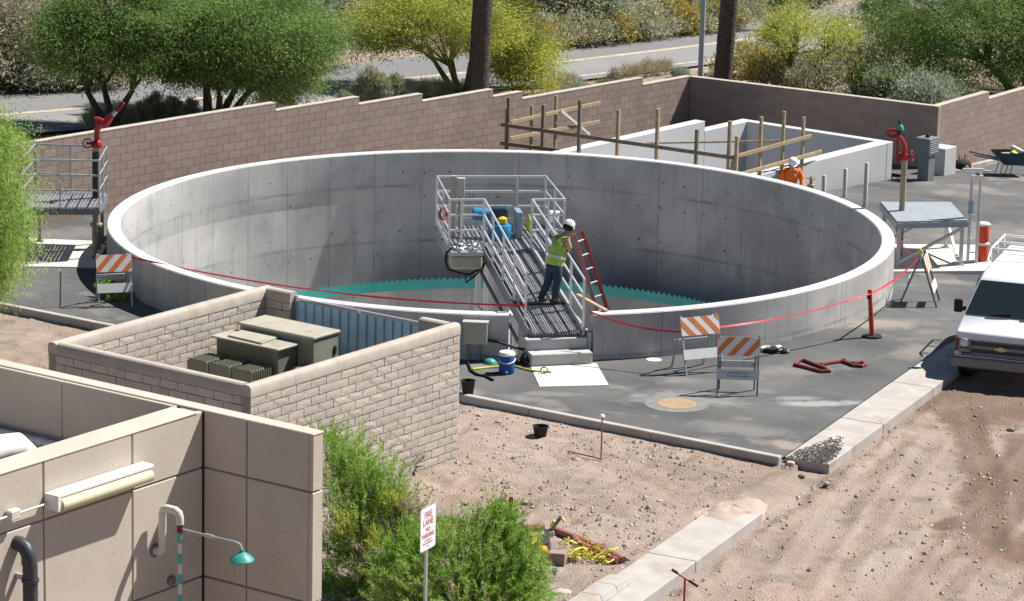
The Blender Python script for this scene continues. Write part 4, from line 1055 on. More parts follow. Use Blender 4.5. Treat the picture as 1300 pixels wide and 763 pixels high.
# platform
pf = thing('tank_platform', 'raised grated platform with three rail railing over the round tank', 'platform', (pl['fl']+pl['br'])/2-Vector((0, 0, ZR+4.2)))
def pp(a, t, b_, z): p = pl[a]*(1-t)+pl[b_]*t; return Vector((p.x, p.y, z))
q = [pp('fl', 0, 'fr', RZ1), pp('fl', 1, 'fr', RZ1), pp('bl', 1, 'br', RZ1), pp('bl', 0, 'br', RZ1)]
for i in range(26):
    s = (i+.5)/26; a = q[0]*(1-s)+q[1]*s; e = q[3]*(1-s)+q[2]*s; b = MB(); b.bar(a-Vector((0, 0, .02)), e-Vector((0, 0, .02)), .05, .04); b.build('floor_bar', 'grating' if i % 2 else 'grating_pale', pf)
b = MB()
for i in range(4): a, e = q[i]-Vector((0, 0, .14)), q[(i+1) % 4]-Vector((0, 0, .14)); b.bar(a, e, .08, .20)
b.bar((q[0]+q[1])/2-Vector((0, 0, .14)), (q[2]+q[3])/2-Vector((0, 0, .14)), .08, .19)
b.build('floor_frame', 'galv_dark', pf)
def rail_path(keys, h): return [Vector((pl[k].x, pl[k].y, RZ1+h)) for k in keys]
for h in (1.07, .74, .41):
    b = MB(); b.tube(rail_path(['tl', 'fl', 'bl', 'br', 'fr', 'tr'], h), .024, 8); b.build('rail', 'alu', pf, smooth=True)
posts = [('tl', 0, 'tl'), ('fl', .35, 'tl'), ('fl', 0, 'fl'), ('fl', .5, 'bl'), ('bl', 0, 'bl'), ('bl', .24, 'br'), ('bl', .74, 'br'), ('br', 0, 'br'), ('br', .5, 'fr'), ('fr', 0, 'fr'), ('tr', .5, 'fr'), ('tr', 0, 'tr')]
for a, t, e in posts:
    p = pp(a, t, e, 0); b = MB(); b.box((p.x, p.y, RZ1+.47), (.05, .045, 1.16)); b.build('post', 'alu', pf)
b = MB()
for a, e in (('fl', 'bl'), ('bl', 'br'), ('br', 'fr')): b.bar(pp(a, .02, e, RZ1+.08), pp(a, .98, e, RZ1+.08), .012, .15)
b.build('kick_plate', 'alu', pf)
cc = (q[0]+q[1]+q[2]+q[3])/4
for sx_, sy_ in ((-.30, -.55), (.28, -.55), (-.30, .5), (.28, .5)):
    b = MB(); p = cc+sdx*sx_+sdy*sy_; b.box((p.x, p.y, (RZ1-.25-4.4)/2), (.11, .11, RZ1-.25+4.4), rz=rad(8)); b.build('leg', 'white_paint', pf)
for z_ in (-.2, -1.5, -2.6):
    b = MB()
    for i in range(4):
        cs = [(-.30, -.55), (.28, -.55), (.28, .5), (-.30, .5)]; p = cc+sdx*cs[i][0]+sdy*cs[i][1]; e = cc+sdx*cs[(i+1) % 4][0]+sdy*cs[(i+1) % 4][1]
        b.bar(Vector((p.x, p.y, z_)), Vector((e.x, e.y, z_)), .06, .08)
    b.build('brace', 'white_paint', pf)
b = MB(); p = cc+sdx*0+sdy*(-.0); b.lathe([(.30, -4.5), (.30, 1.2), (.45, 1.22), (.45, 1.3)], Vector((p.x, p.y, 0)), 20); b.build('centre_column', 'pvc', pf, smooth=True)
# things on the platform
def onp(px, py, z=RZ1): return P(px, py, z)
c = onp(577, 300)
cpst = thing('control_post', 'beige control post with a grey switch box at the left of the platform', 'control post', Vector((c.x, c.y, RZ1)))
zt_ = ZAT(c, 223)
b = MB(); b.box((c.x-.04, c.y, (RZ1+zt_)/2), (.13, .10, zt_-RZ1)); b.build('post', 'beige_box', cpst, bevel=.006)
b = MB(); b.box((c.x+.12, c.y-.02, zt_-.24), (.17, .13, .40)); b.build('switch_box', 'cab_light', cpst, bevel=.01)
b = MB(); b.tube([(c.x+.1, c.y-.03, zt_-.46), (c.x+.1, c.y-.03, RZ1+.05)], .018, 8); b.build('conduit', 'galv_dark', cpst)
lr = pp('fl', .3, 'bl', RZ1+.62)
b = MB(); n = 20; b.tube([lr+Vector((-.04, .13*math.cos(2*math.pi*k/n)*.4+.0, .0))+Vector((.13*math.cos(2*math.pi*k/n)*.6, .13*math.cos(2*math.pi*k/n)*.5, .13*math.sin(2*math.pi*k/n))) for k in range(n)], .028, 8, closed=True); tag(b.build('rope_coil', 'dark_red', smooth=True), 'red coil hung on the left railing of the platform', 'coil')
m0 = onp(634, 303)
mo = thing('drive_motor', 'blue scraper drive motor with dark blue gearbox in the middle of the platform', 'motor', m0)
b = MB(); b.lathe([(.24, 0), (.26, .03), (.26, .30), (.24, .33), (.16, .34)], m0, 20); b.build('gear_housing', 'blue_motor', mo, smooth=True)
b = MB(); b.box(m0+Vector((.0, .14, .50)), (.34, .26, .34)); b.build('gearbox', 'blue_dark', mo, bevel=.03)
b = MB(); b.lathe([(.13, 0), (.14, .02), (.14, .36), (.10, .40), (.02, .41)], m0+Vector((-.2, .14, .5)), 14, axis=(-1, 0, 0)); b.build('motor_body', 'blue_motor', mo, smooth=True)
b = MB(); b.lathe([(.1, 0), (.1, .1), (.03, .14)], m0+Vector((.06, -.06, .36)), 12); b.build('cover', 'hydrant_yellow', mo, smooth=True)
p0 = onp(657, 300)
b = MB(); b.box(p0+Vector((0, 0, .29)), (.13, .5, .58), rz=rad(8)); tag(b.build('motor_guard', 'blue_plate', bevel=.01), 'upright pale blue steel plate beside the drive motor', 'guard')
cb = thing('cable_box', 'beige equipment box topped with tangled cables at the front left of the platform', 'box', onp(591, 313))
pf0 = pl['fl']
bx0 = Vector((pl['fl'].x+.36, pl['fl'].y-.30, 0))
b = MB(); b.box((bx0.x, bx0.y, RZ1-.16), (.66, .50, .30), rz=rad(8)); b.build('box', 'beige_box', cb, bevel=.06, bseg=3)
b = MB(); b.box((bx0.x, bx0.y, RZ1+.035), (.70, .54, .09), rz=rad(8)); b.build('tray', 'galv', cb, bevel=.01)
rr = random.Random(4); b = MB()
for k in range(14):
    pts = []; x, y = rr.uniform(-.26, .26), rr.uniform(-.2, .2)
    for j in range(9): x = max(-.3, min(.3, x+rr.uniform(-.16, .16))); y = max(-.22, min(.22, y+rr.uniform(-.12, .12))); pts.append(Vector((bx0.x+x, bx0.y+y, RZ1+.10+rr.uniform(0, .09))))
    b.tube(pts, .011, 5)
b.build('cable_tangle', 'galv', cb, smooth=True)
b = MB(); hx = bx0; pts = [hx+Vector((-.30, -.1, RZ1+.10)), hx+Vector((-.40, -.12, RZ1+.02)), hx+Vector((-.42, -.12, RZ1-.15)), hx+Vector((-.36, -.12, RZ1-.33)), hx+Vector((-.1, -.12, RZ1-.42)), hx+Vector((.1, -.1, RZ1-.44)), hx+Vector((.3, -.0, RZ1-.34)), hx+Vector((.42, .1, RZ1-.22))]
b.tube(pts, .028, 8); b.build('hose', 'black_hose', cb, smooth=True)
b = MB(); b.tube([hx+Vector((0, -.1, RZ1-.42)), hx+Vector((.02, -.1, RZ1-.62)), hx+Vector((.2, 0, RZ1-.5)), hx+Vector((.4, .15, RZ1-.3))], .02, 8); b.build('hose', 'black_hose', cb, smooth=True)
wb = onp(703, 282)
b = MB(); b.lathe([(.10, 0), (.13, .22), (.135, .24), (.02, .245)], wb, 14); tag(b.build('white_bucket', 'white_plastic', smooth=True), 'small white bucket at the right corner of the platform', 'bucket')
vb = onp(671, 292); b = MB(); b.lathe([(.05, 0), (.06, .22), (.03, .3), (.02, .34)], vb, 10); tag(b.build('oil_jug', 'yellow_green', smooth=True), 'small yellow green jug behind the motor guard plate', 'jug')
# ------------------------------------------------------------------ ladder, plank on the rim
lad = thing('extension_ladder', 'red fibreglass extension ladder leaning on the ramp railing inside the tank', 'ladder', (2.3, 67.2, -4.3))
la, lb_ = D(728, 297, 66.6), D(757, 391, 67.4); lc, ld = D(738.5, 293, 66.95), D(770.5, 391, 67.75)
def ext(a, b_, z): t = (z-a.z)/(b_.z-a.z); return a+(b_-a)*t
la2, lc2 = ext(la, lb_, -4.25), ext(lc, ld, -4.25)
for a, e in ((la, la2), (lc, lc2)):
    b = MB(); b.bar(a, e, .035, .085, up=(1, .3, 0)); b.build('side_rail', 'ladder_red' if a is lc else 'ladder_pale_red', lad, bevel=.005)
n = 19
for k in range(n):
    t = .03+.95*k/n; b = MB(); b.cyl(la+(la2-la)*t, lc+(lc2-lc)*t, .017, n=8); b.build('rung', 'alu', lad, smooth=True)
b = MB(); pa, pb = P(733, 374, 1.12), P(770, 394.5, TZ+.03)
b.bar(pa, pb, .09, .04); tag(b.build('plank', 'lumber', bevel=.004), 'short board lying from the ramp railing onto the tank rim', 'board')
# ------------------------------------------------------------------ people
def skin_mesh(name, pts, edges, mat_, parent, sub=1, root_=0):
    """pts: list of (Vector, radius or (rx,ry))"""
    me = bpy.data.meshes.new(name); me.from_pydata([tuple(p[0]) for p in pts], edges, []); me.materials.append(M(mat_))
    o = bpy.data.objects.new(name, me); COL.objects.link(o); o.parent = parent
    sk = o.modifiers.new('skin', 'SKIN'); sk.use_smooth_shade = True
    if not me.skin_vertices: me.skin_vertices.new(name='sk') if hasattr(me.skin_vertices, 'new') else None
    if not me.skin_vertices:
        bpy.context.view_layer.objects.active = o
        with bpy.context.temp_override(object=o, active_object=o): bpy.ops.mesh.customdata_skin_add()
    sv = me.skin_vertices[0].data
    for i, p in enumerate(pts):
        r = p[1]; sv[i].radius = r if isinstance(r, tuple) else (r, r)
    sv[root_].use_root = True
    s = o.modifiers.new('sub', 'SUBSURF'); s.levels = sub; s.render_levels = sub
    return o
def person(label, base, J, clothes, hat_mat, faced, group=None):
    """J: joints in world coordinates"""
    base = Vector(base); root_ = thing('person', label, 'person', base, 0, group)
    loc = lambda k: J[k]-base
    f = Vector(faced).normalized()
    pts = []; idx = {}; E = []
    def v(k, p, r, link=None):
        pts.append((p, r)); idx[k] = len(pts)-1
        if link: E.append((idx[link], idx[k]))
    v('pel', loc('pelvis'), .125); v('sp', (loc('pelvis')+loc('chest'))/2, .118, 'pel'); v('ch', loc('chest'), .135, 'sp'); v('ne', loc('neck'), .058, 'ch')
    hd = loc('head'); v('jaw', hd+f*.02-Vector((0, 0, .05)), .068, 'ne'); v('hd', hd+Vector((0, 0, .03)), .088, 'jaw'); v('ht', hd+Vector((0, 0, .10)), .06, 'hd')
    v('nose', hd+f*.10-Vector((0, 0, .0)), .018, 'hd')
    for s in ('l', 'r'):
        v('sh'+s, loc('sh'+s), .062, 'ch'); v('el'+s, loc('el'+s), .045, 'sh'+s); v('wr'+s, loc('wr'+s), .030, 'el'+s)
        d = (loc('ha'+s)-loc('wr'+s)).normalized(); v('ha'+s, loc('ha'+s), (.040, .022), 'wr'+s)
        sd = d.cross(Vector((0, 0, 1))); sd = sd.normalized() if sd.length > .1 else Vector((1, 0, 0))
        for k in range(4):
            p1 = loc('ha'+s)+d*.035+sd*(.024*(k-1.5)); v('f%s%d' % (s, k), p1, .010, 'ha'+s)
            v('g%s%d' % (s, k), p1+d*(.03+.004*(k in (1, 2)))+Vector((0, 0, -.02)), .009, 'f%s%d' % (s, k))
        p1 = loc('wr'+s)+d*.03+sd*.045; v('th'+s, p1, .011, 'ha'+s); v('ti'+s, p1+d*.035+Vector((0, 0, -.012)), .010, 'th'+s)
        v('hi'+s, loc('hi'+s), .088, 'pel'); v('kn'+s, loc('kn'+s), .058, 'hi'+s); v('an'+s, loc('an'+s), .042, 'kn'+s); v('to'+s, loc('to'+s), .036, 'an'+s)
    skin_mesh('body', pts, E, 'skin', root_, 1)
    # trousers
    P_ = [(loc('pelvis')+Vector((0, 0, .06)), .165), (loc('pelvis'), .168)]; E_ = [(0, 1)]
    for s in ('l', 'r'):
        n = len(P_); P_ += [(loc('hi'+s), .122), ((loc('hi'+s)+loc('kn'+s))/2, .108), (loc('kn'+s), .088), ((loc('kn'+s)+loc('an'+s))/2, .082), (loc('an'+s)+Vector((0, 0, .02)), .074)]
        E_ += [(1, n), (n, n+1), (n+1, n+2), (n+2, n+3), (n+3, n+4)]
    skin_mesh('trousers', P_, E_, clothes[0], root_, 1, 1)
    # shirt with sleeves
    P_ = [(loc('pelvis')+Vector((0, 0, .02)), .174), ((loc('pelvis')+loc('chest'))/2, .168), (loc('chest'), .174), (loc('chest')*.45+loc('neck')*.55, .098)]; E_ = [(0, 1), (1, 2), (2, 3)]
    for s in ('l', 'r'):
        n = len(P_); e = loc('el'+s) if clothes[3] == 'short' else loc('wr'+s)
        P_ += [(loc('sh'+s), .092), ((loc('sh'+s)+loc('el'+s))/2, .084), (loc('sh'+s)*.1+loc('el'+s)*.9, .072)]; E_ += [(2, n), (n, n+1), (n+1, n+2)]
        if clothes[3] == 'long': P_ += [((loc('el'+s)+loc('wr'+s))/2, .055), (loc('wr'+s)*.92+loc('el'+s)*.08, .046)]; E_ += [(n+2, n+3), (n+3, n+4)]
    skin_mesh('shirt', P_, E_, clothes[1], root_, 1, 1)
    if clothes[2]:
        P_ = [(loc('pelvis')+Vector((0, 0, .0)), .196), ((loc('pelvis')+loc('chest'))/2, .190), (loc('chest'), .196), (loc('chest')*.4+loc('neck')*.6, .125)]; E_ = [(0, 1), (1, 2), (2, 3)]
        for s in ('l', 'r'): n = len(P_); P_ += [(loc('chest')*.45+loc('sh'+s)*.55+Vector((0, 0, .02)), .098)]; E_ += [(2, n)]
        skin_mesh('safety_vest', P_, E_, clothes[2], root_, 1, 1)
        ax = (loc('chest')-loc('pelvis')).normalized(); mid = loc('pelvis')*.58+loc('chest')*.42
        b = MB(); b.lathe([(.188, -.028), (.190, .028)], mid, 18, axis=ax); b.build('reflective_band', 'vest_silver', root_, local=True, smooth=True)
    for s in ('l', 'r'):
        a = loc('an'+s); t_ = loc('to'+s); d = (t_-a); d.z = 0; d.normalize()
        skin_mesh('boot', [(a+Vector((0, 0, .06)), .062), (a+Vector((0, 0, -.015)), .058), (a+d*.10+Vector((0, 0, -.035)), (.05, .042)), (a+d*.19+Vector((0, 0, -.045)), (.044, .032)), (a-d*.05+Vector((0, 0, -.03)), .046)], [(0, 1), (1, 2), (2, 3), (1, 4)], 'boot', root_, 1, 1)
    # hair and hard hat
    up = (loc('head')-loc('neck')).normalized()*.6+Vector((0, 0, 1)); up.normalize(); tilt = (up+f*.32).normalized()
    hc = hd+Vector((0, 0, .05))
    b = MB(); b.lathe([(.098, -.09), (.105, -.04), (.108, .02), (.09, .06)], hc-f*.012, 16, axis=tilt); b.build('hair', 'hair', root_, local=True, smooth=True)
    hat = MB(); hat.lathe([(.118, 0), (.122, .02), (.118, .06), (.10, .105), (.06, .135), (.02, .145), (.001, .146)], hc, 20, axis=tilt); ho = hat.build('hard_hat', hat_mat, root_, local=True, smooth=True, sharp=60)
    br = MB(); R = tilt.to_track_quat('Z', 'Y').to_matrix(); fx = (f-tilt*f.dot(tilt)).normalized(); rx = tilt.cross(fx)
    ring_ = []; n = 20
    for k in range(n):
        a = 2*math.pi*k/n; ex = 1.0+.38*max(0, math.cos(a))**2; ring_.append(hc+(fx*math.cos(a)*.128*ex+rx*math.sin(a)*.126)+tilt*.004)
    vs = ring_+[p+tilt*.012 for p in ring_]; br.add(vs, [tuple(range(n-1, -1, -1)), tuple(range(n, 2*n))]+[(k, (k+1) % n, n+(k+1) % n, n+k) for k in range(n)])
    br.build('hat_brim', hat_mat, ho, local=True)
    return root_
# worker on the ramp, leaning over the right rail
tw = .36
fl_, fr_ = rp(.52, tw+.02, .03), rp(.74, tw-.01, .03)
yb = (fl_.y+fr_.y)/2
fd = Vector((math.cos(rad(48)), math.sin(rad(48)), 0)); rt = Vector((fd.y, -fd.x, 0))
pel = D(704, 338, yb+.10)
J = dict(pelvis=pel, chest=D(711, 310, yb+.20), neck=D(718, 296.5, yb+.30), head=D(722, 290, yb+.36))
J['shl'] = J['chest']-rt*.17+Vector((0, 0, .10))+fd*.02; J['shr'] = J['chest']+rt*.17+Vector((0, 0, .10))+fd*.02
hr = rp(1, tw+.10, RH+.05)
J['elr'] = J['shr']+Vector((.06, .08, -.25)); J['wrr'] = hr+Vector((-.07, -.02, .03)); J['har'] = hr+Vector((-.01, .03, .02))
J['ell'] = J['shl']+Vector((.10, .14, -.22)); hl = rp(1, tw+.17, RH+.05); J['wrl'] = hl+Vector((-.07, 0, .03)); J['hal'] = hl+Vector((-.01, .03, .02))
J['hil'] = pel-rt*.085+Vector((0, 0, -.05)); J['hir'] = pel+rt*.085+Vector((0, 0, -.05))
for s, ft in (('l', fl_), ('r', fr_)):
    J['an'+s] = ft+Vector((0, 0, .085)); J['to'+s] = ft+fd*.17+Vector((0, 0, .04)); J['kn'+s] = (J['hi'+s]+J['an'+s])/2+fd*.05
person('worker in yellow green safety vest, jeans and white hard hat leaning over the ramp railing', (fl_+fr_)/2, J, ('jeans', 'tan_shirt', 'vest', 'short'), 'hat_white', fd)
# worker in orange behind the tank
lo, hi = 78, 92
for _ in range(40):
    m = (lo+hi)/2; p = D(1003, 200.5, m)
    if p.z-T(p.x, p.y) > 1.66: lo = m
    else: hi = m
yw = lo; top = D(1003, 201, yw); gz2 = T(top.x, top.y)
fd2 = Vector((.18, -1, 0)).normalized(); rt2 = Vector((fd2.y, -fd2.x, 0))
bx = Vector((top.x+.04, yw+.12, gz2))
J = dict(pelvis=bx+Vector((0, .02, .93)), chest=bx+fd2*.05+Vector((0, 0, 1.24)), neck=bx+fd2*.10+Vector((0, 0, 1.42)), head=bx+fd2*.17+Vector((0, 0, 1.50)))
for s, k in (('l', -1), ('r', 1)):
    J['sh'+s] = J['chest']+rt2*(.19*k)+Vector((0, 0, .09)); J['el'+s] = J['sh'+s]+rt2*(.10*k)+Vector((0, 0, -.27))+fd2*.03
    J['wr'+s] = J['el'+s]+Vector((0, 0, -.12))+fd2*.22-rt2*(.04*k); J['ha'+s] = J['wr'+s]+fd2*.07+Vector((0, 0, -.03))
    J['hi'+s] = J['pelvis']+rt2*(.09*k)+Vector((0, 0, -.05)); J['an'+s] = bx+rt2*(.12*k)+Vector((0, .03, .085)); J['to'+s] = J['an'+s]+fd2*.17+Vector((0, 0, -.045)); J['kn'+s] = (J['hi'+s]+J['an'+s])/2+fd2*.04
wo = person('worker in orange long sleeved shirt and white hard hat looking down behind the tank', bx, J, ('jeans', 'orange_shirt', None, 'long'), 'hat_white', fd2)
lg = J['chest']+fd2*.178+rt2*(-.07)+Vector((0, 0, .01))-bx
b = MB(); b.lathe([(.035, 0), (.035, .008)], lg, 12, axis=fd2); b.build('chest_emblem', 'logo_white', wo, local=True)
# ------------------------------------------------------------------ monitor platforms
def deck_platform(root_, q, z, barmat, framemat, nbar, legs, legmat, rails=None, hrail=1.07, lw=.07, plate=False):
    for i in range(nbar):
        s = (i+.5)/nbar; a = q[0]*(1-s)+q[1]*s; e = q[3]*(1-s)+q[2]*s
        w_ = (q[1]-q[0]).length/nbar*(.985 if plate else .62)
        b = MB(); b.bar(Vector((a.x, a.y, z-.02)), Vector((e.x, e.y, z-.02)), w_, .035); b.build('deck_plank' if plate else 'grating_bar', barmat, root_)
    b = MB()
    for i in range(4): a, e = q[i], q[(i+1) % 4]; b.bar(Vector((a.x, a.y, z-.105)), Vector((e.x, e.y, z-.105)), .06, .13)
    b.build('deck_frame', framemat, root_)
    for (p, zb) in legs:
        b = MB(); b.box((p.x, p.y, (zb+z-.17)/2), (lw, lw, z-.17-zb)); lg = b.build('leg', legmat, root_)
        b = MB(); b.box((p.x, p.y, zb+.012), (.17, .17, .022)); b.build('foot_plate', legmat, lg)
    if rails:
        for h in (hrail, hrail*.68, hrail*.36):
            b = MB(); b.tube([Vector((q[k].x, q[k].y, z+h)) for k in rails], .022, 8); b.build('rail', 'galv', root_, smooth=True)
        ps = []
        for i in range(len(rails)-1):
            a, e = q[rails[i]], q[rails[i+1]]
            for t in (0, .5): ps.append(a+(e-a)*t)
        ps.append(q[rails[-1]])
        for p in ps: b = MB(); b.cyl((p.x, p.y, z-.1), (p.x, p.y, z+hrail), .021, n=8); b.build('post', 'galv', root_, smooth=True)
LZ = 1.22
lq = [P(27, 263, LZ), P(126, 263, LZ), P(136, 244, LZ), P(45, 241, LZ)]
lp = thing('monitor_platform', 'grey grated platform with railing at the left between the tank and the block wall', 'platform', ((lq[0].x+lq[2].x)/2, (lq[0].y+lq[2].y)/2, .03))
ins = lambda q, i, k: q[i]+(q[(i+2) % 4]-q[i])*k
deck_platform(lp, lq, LZ, 'grating_pale', 'galv_dark', 20, [(ins(lq, i, .06), .03) for i in range(4)], 'galv_dark', rails=[3, 0, 1, 2, 3])
lpad = [G(44, 314), G(126, 324), G(134, 300), G(52, 302)]
ex = lambda p, k: Vector((p.x, p.y, 0))
pad2 = [lq[0]+Vector((-.25, -.75, 0)), lq[1]+Vector((.02, -.85, 0)), lq[2]+Vector((.0, .15, 0)), lq[3]+Vector((-.2, .2, 0))]
b = MB(); b.hexa([Vector((v.x, v.y, T(v.x, v.y)-.2)) for v in pad2], [Vector((v.x, v.y, .03)) for v in pad2]); tag(b.build('concrete_pad', 'concrete_pale', bevel=.01), 'pale concrete slab under the railed platform at the left', 'slab')
def handwheel(b, c, ax, r):
    ax = Vector(ax).normalized(); u = ax.orthogonal().normalized(); v = ax.cross(u)
    b.tube([c+(u*math.cos(2*math.pi*k/14)+v*math.sin(2*math.pi*k/14))*r for k in range(14)], r*.14, 6, closed=True)
    for k in range(3): a = 2*math.pi*k/3; b.cyl(c, c+(u*math.cos(a)+v*math.sin(a))*r, r*.09, n=5)
    b.cyl(c-ax*.05, c+ax*.05, r*.2, n=8)
mp = P(122, 251, LZ); mz = ZAT(mp, 187)
mn = thing('fire_monitor', 'red water cannon with raised barrel on a tall standpipe at the left platform', 'water cannon', (mp.x, mp.y, .03))
mp0 = Vector((mp.x, mp.y, 0))
b = MB(); b.lathe([(.10, .03), (.10, .55), (.145, .56), (.145, .62), (.085, .63), (.085, LZ-.2)], mp0, 14); b.build('standpipe', 'tan_pipe', mn, smooth=True)
b = MB(); b.lathe([(.085, LZ-.2), (.085, mz-.10)], mp0, 14); b.build('riser', 'green_pole', mn, smooth=True)
b = MB(); b.lathe([(.07, mz-.10), (.07, mz)], mp0, 12); b.build('riser_neck', 'tan_pipe', mn, smooth=True)
def dm(px, py, dy=0): return D(px, py, mp.y+dy)
b = MB(); b.lathe([(.12, 0), (.125, .05), (.11, .12), (.075, .16)], dm(123, 187), 14); b.build('base_flange', 'red_paint', mn, smooth=True)
b = MB(); handwheel(b, dm(111, 182, -.1), (.3, -1, .1), .105); b.cyl(dm(111, 182, -.1), dm(121, 183, -.05), .03, n=8); b.build('handwheel', 'dark_red', mn, smooth=True)
b = MB(); b.tube([dm(123.5, 180), dm(122.5, 171), dm(123.5, 164), dm(127, 158.5), dm(132, 156.5), dm(136, 158)], [.065, .065, .07, .08, .09, .085], 10); b.build('elbow', 'red_paint', mn, smooth=True)
b = MB(); b.tube([dm(120.5, 151), dm(126, 151.5), dm(132, 154)], [.055, .055, .05], 10); b.build('counter_pipe', 'red_paint', mn, smooth=True)
b = MB(); b.cyl(dm(120.5, 152), dm(120.5, 175), .012, n=6); b.build('linkage', 'dark_red', mn)
b = MB(); b.tube([dm(133, 158), dm(138, 151.5), dm(143, 146)], [.10, .085, .06], 10); b.build('barrel_base', 'red_paint', mn, smooth=True)
b = MB(); b.cyl(dm(142, 147), dm(148, 140.5), .052, n=10); b.build('barrel_ring', 'galv', mn, smooth=True)
b = MB(); b.tube([dm(147.5, 141), dm(157, 130.5)], [.055, .045], 10); b.build('barrel', 'dark_red', mn, smooth=True)
# right platform
RPZ = .83
rq = [P(1139, 281, RPZ), P(1228, 279, RPZ), P(1207, 256, RPZ), P(1118, 256, RPZ)]
rz_ = lambda p: T(p.x, p.y)
padr = [rq[0]+Vector((-.12, -.38, 0)), rq[1]+Vector((.75, -.42, 0)), rq[2]+Vector((.75, .3, 0)), rq[3]+Vector((-.05, .3, 0))]
PADT = max(T(v.x, v.y) for v in padr)+.03
rpl = thing('monitor_platform', 'grey steel table platform with braced legs at the right of the tank', 'platform', ((rq[0].x+rq[2].x)/2, (rq[0].y+rq[2].y)/2, PADT))
deck_platform(rpl, rq, RPZ, 'fibre_grey', 'fibre_grey', 6, [(ins(rq, i, .05), PADT) for i in range(4)], 'galv', lw=.085, plate=True)
lg = [ins(rq, i, .05) for i in range(4)]
def brace(a, b_, za, ze, m_='galv'):
    b = MB(); b.bar(Vector((a.x, a.y, za)), Vector((b_.x, b_.y, ze)), .06, .06); b.build('brace', m_, rpl)
off = Vector((0, -.075, 0))
brace(lg[0]+off, lg[1]+off, PADT+.12, RPZ-.2); brace(lg[0]+Vector((.075, 0, 0)), lg[3]+Vector((.075, 0, 0)), PADT+.6, RPZ-.2); brace(lg[1]+Vector((-.075, 0, 0)), lg[2]+Vector((-.075, 0, 0)), PADT+.12, RPZ-.2, 'white_paint'); brace(lg[3]+Vector((0, .075, 0)), lg[2]+Vector((0, .075, 0)), PADT+.12, RPZ-.2)
b = MB(); b.hexa([Vector((v.x, v.y, T(v.x, v.y)-.35)) for v in padr], [Vector((v.x, v.y, PADT)) for v in padr]); tag(b.build('concrete_pad', 'concrete_pale', bevel=.01), 'pale concrete slab under the braced platform at the right', 'slab')
mp = P(1145, 267, RPZ); mz = ZAT(mp, 202)
m2 = thing('fire_monitor', 'red water cannon with a curled pipe on a tan post at the right platform', 'water cannon', (mp.x, mp.y, PADT))
b = MB(); b.cyl((mp.x, mp.y, PADT), (mp.x, mp.y, mz), .072, n=14); b.build('standpipe', 'tan_pipe', m2, smooth=True)
b = MB(); b.lathe([(.11, 0), (.13, .02), (.13, .09), (.10, .16)], dm(1146, 203), 14); b.build('base_flange', 'red_paint', m2, smooth=True)
b = MB(); handwheel(b, dm(1158, 198, -.1), (1, -.5, 0), .12); b.cyl(dm(1147, 199), dm(1158, 198, -.1), .04, n=8); b.build('handwheel', 'dark_red', m2, smooth=True)
b = MB(); b.tube([dm(1147, 198), dm(1148.5, 191), dm(1148, 184), dm(1144, 176.5), dm(1139, 172)], [.065, .06, .058, .06, .06], 10); b.build('elbow', 'red_paint', m2, smooth=True)
b = MB(); b.tube([dm(1139, 173), dm(1131, 174), dm(1126, 170), dm(1128, 166), dm(1135, 165), dm(1140, 169)], .045, 8, closed=True); b.build('curl', 'red_paint', m2, smooth=True)
b = MB(); b.cyl(dm(1139.6, 207, -.12), dm(1139.6, 175, -.12), .03, n=8); b.build('tiller', 'dark_red', m2, smooth=True)
b = MB(); b.lathe([(.09, 0), (.085, .05), (.06, .10), (.03, .13)], dm(1143, 165), 12); b.build('nozzle', 'teal_head', m2, smooth=True)
b = MB(); b.cyl(dm(1143, 159), dm(1141, 152), .022, n=6); b.cyl(dm(1140, 171), dm(1143, 163), .05, n=8); b.build('nozzle_stem', 'rubber', m2)
# tall white grab frame, coolers
g1 = G(1232, 347); g1 = Vector((lg[1].x+.30, lg[1].y+.25, PADT))
gf = thing('ladder_frame', 'tall narrow white metal ladder frame beside the braced platform', 'ladder frame', g1)
ztop = ZAT(g1, 212)
for dx, zt in ((-.10, ztop), (.10, ztop-.05)):
    b = MB(); b.box((g1.x+dx, g1.y, (PADT+zt)/2), (.07, .05, zt-PADT)); b.build('upright', 'pvc', gf, bevel=.006)
for k, z_ in enumerate((ztop-.06, ztop-.22)):
    b = MB(); b.bar((g1.x-(.34 if k == 0 else .15), g1.y-.06, z_), (g1.x+.15, g1.y-.06, z_), .04, .07); b.build('cross_bar', 'white_paint', gf)
b = MB(); b.bar((g1.x-.34, g1.y-.06, ztop-.07), (g1.x-.12, g1.y-.06, ztop-.24), .03, .03); b.build('cross_bar', 'white_paint', gf)
b = MB(); b.box((g1.x-.11, g1.y-.09, ztop-.95), (.12, .03, .30)); b.build('tag', 'blue_plate', gf)
for k in range(4):
    z_ = PADT+.25+.3*k; b = MB(); b.bar((g1.x-.1, g1.y, z_), (g1.x+.1, g1.y, z_), .03, .03); b.build('rung', 'alu', gf)
cp = Vector((g1.x+.28, g1.y+.25, PADT))
ch = (ZAT(cp, 282)-PADT)/2-.01
for k in range(2):
    c = cp+Vector((0, 0, k*(ch+.012)))
    ck = thing('water_cooler', ('lower' if k == 0 else 'upper')+' of two stacked orange water coolers with white lid', 'cooler', c, 0, 'stacked orange water coolers')
    b = MB(); b.lathe([(.125, .0), (.13, .02), (.135, ch-.07), (.13, ch-.06)], c, 18); b.build('barrel', 'orange_cone', ck, smooth=True)
    b = MB(); b.lathe([(.138, ch-.07), (.142, ch-.02), (.12, ch), (.02, ch+.004)], c, 18); b.build('lid', 'white_plastic', ck, smooth=True)
    b = MB(); b.tube([c+Vector((.14, 0, ch-.12)), c+Vector((.17, 0, ch-.08)), c+Vector((.15, 0, ch-.04))], .014, 6); b.build('handle', 'white_plastic', ck)
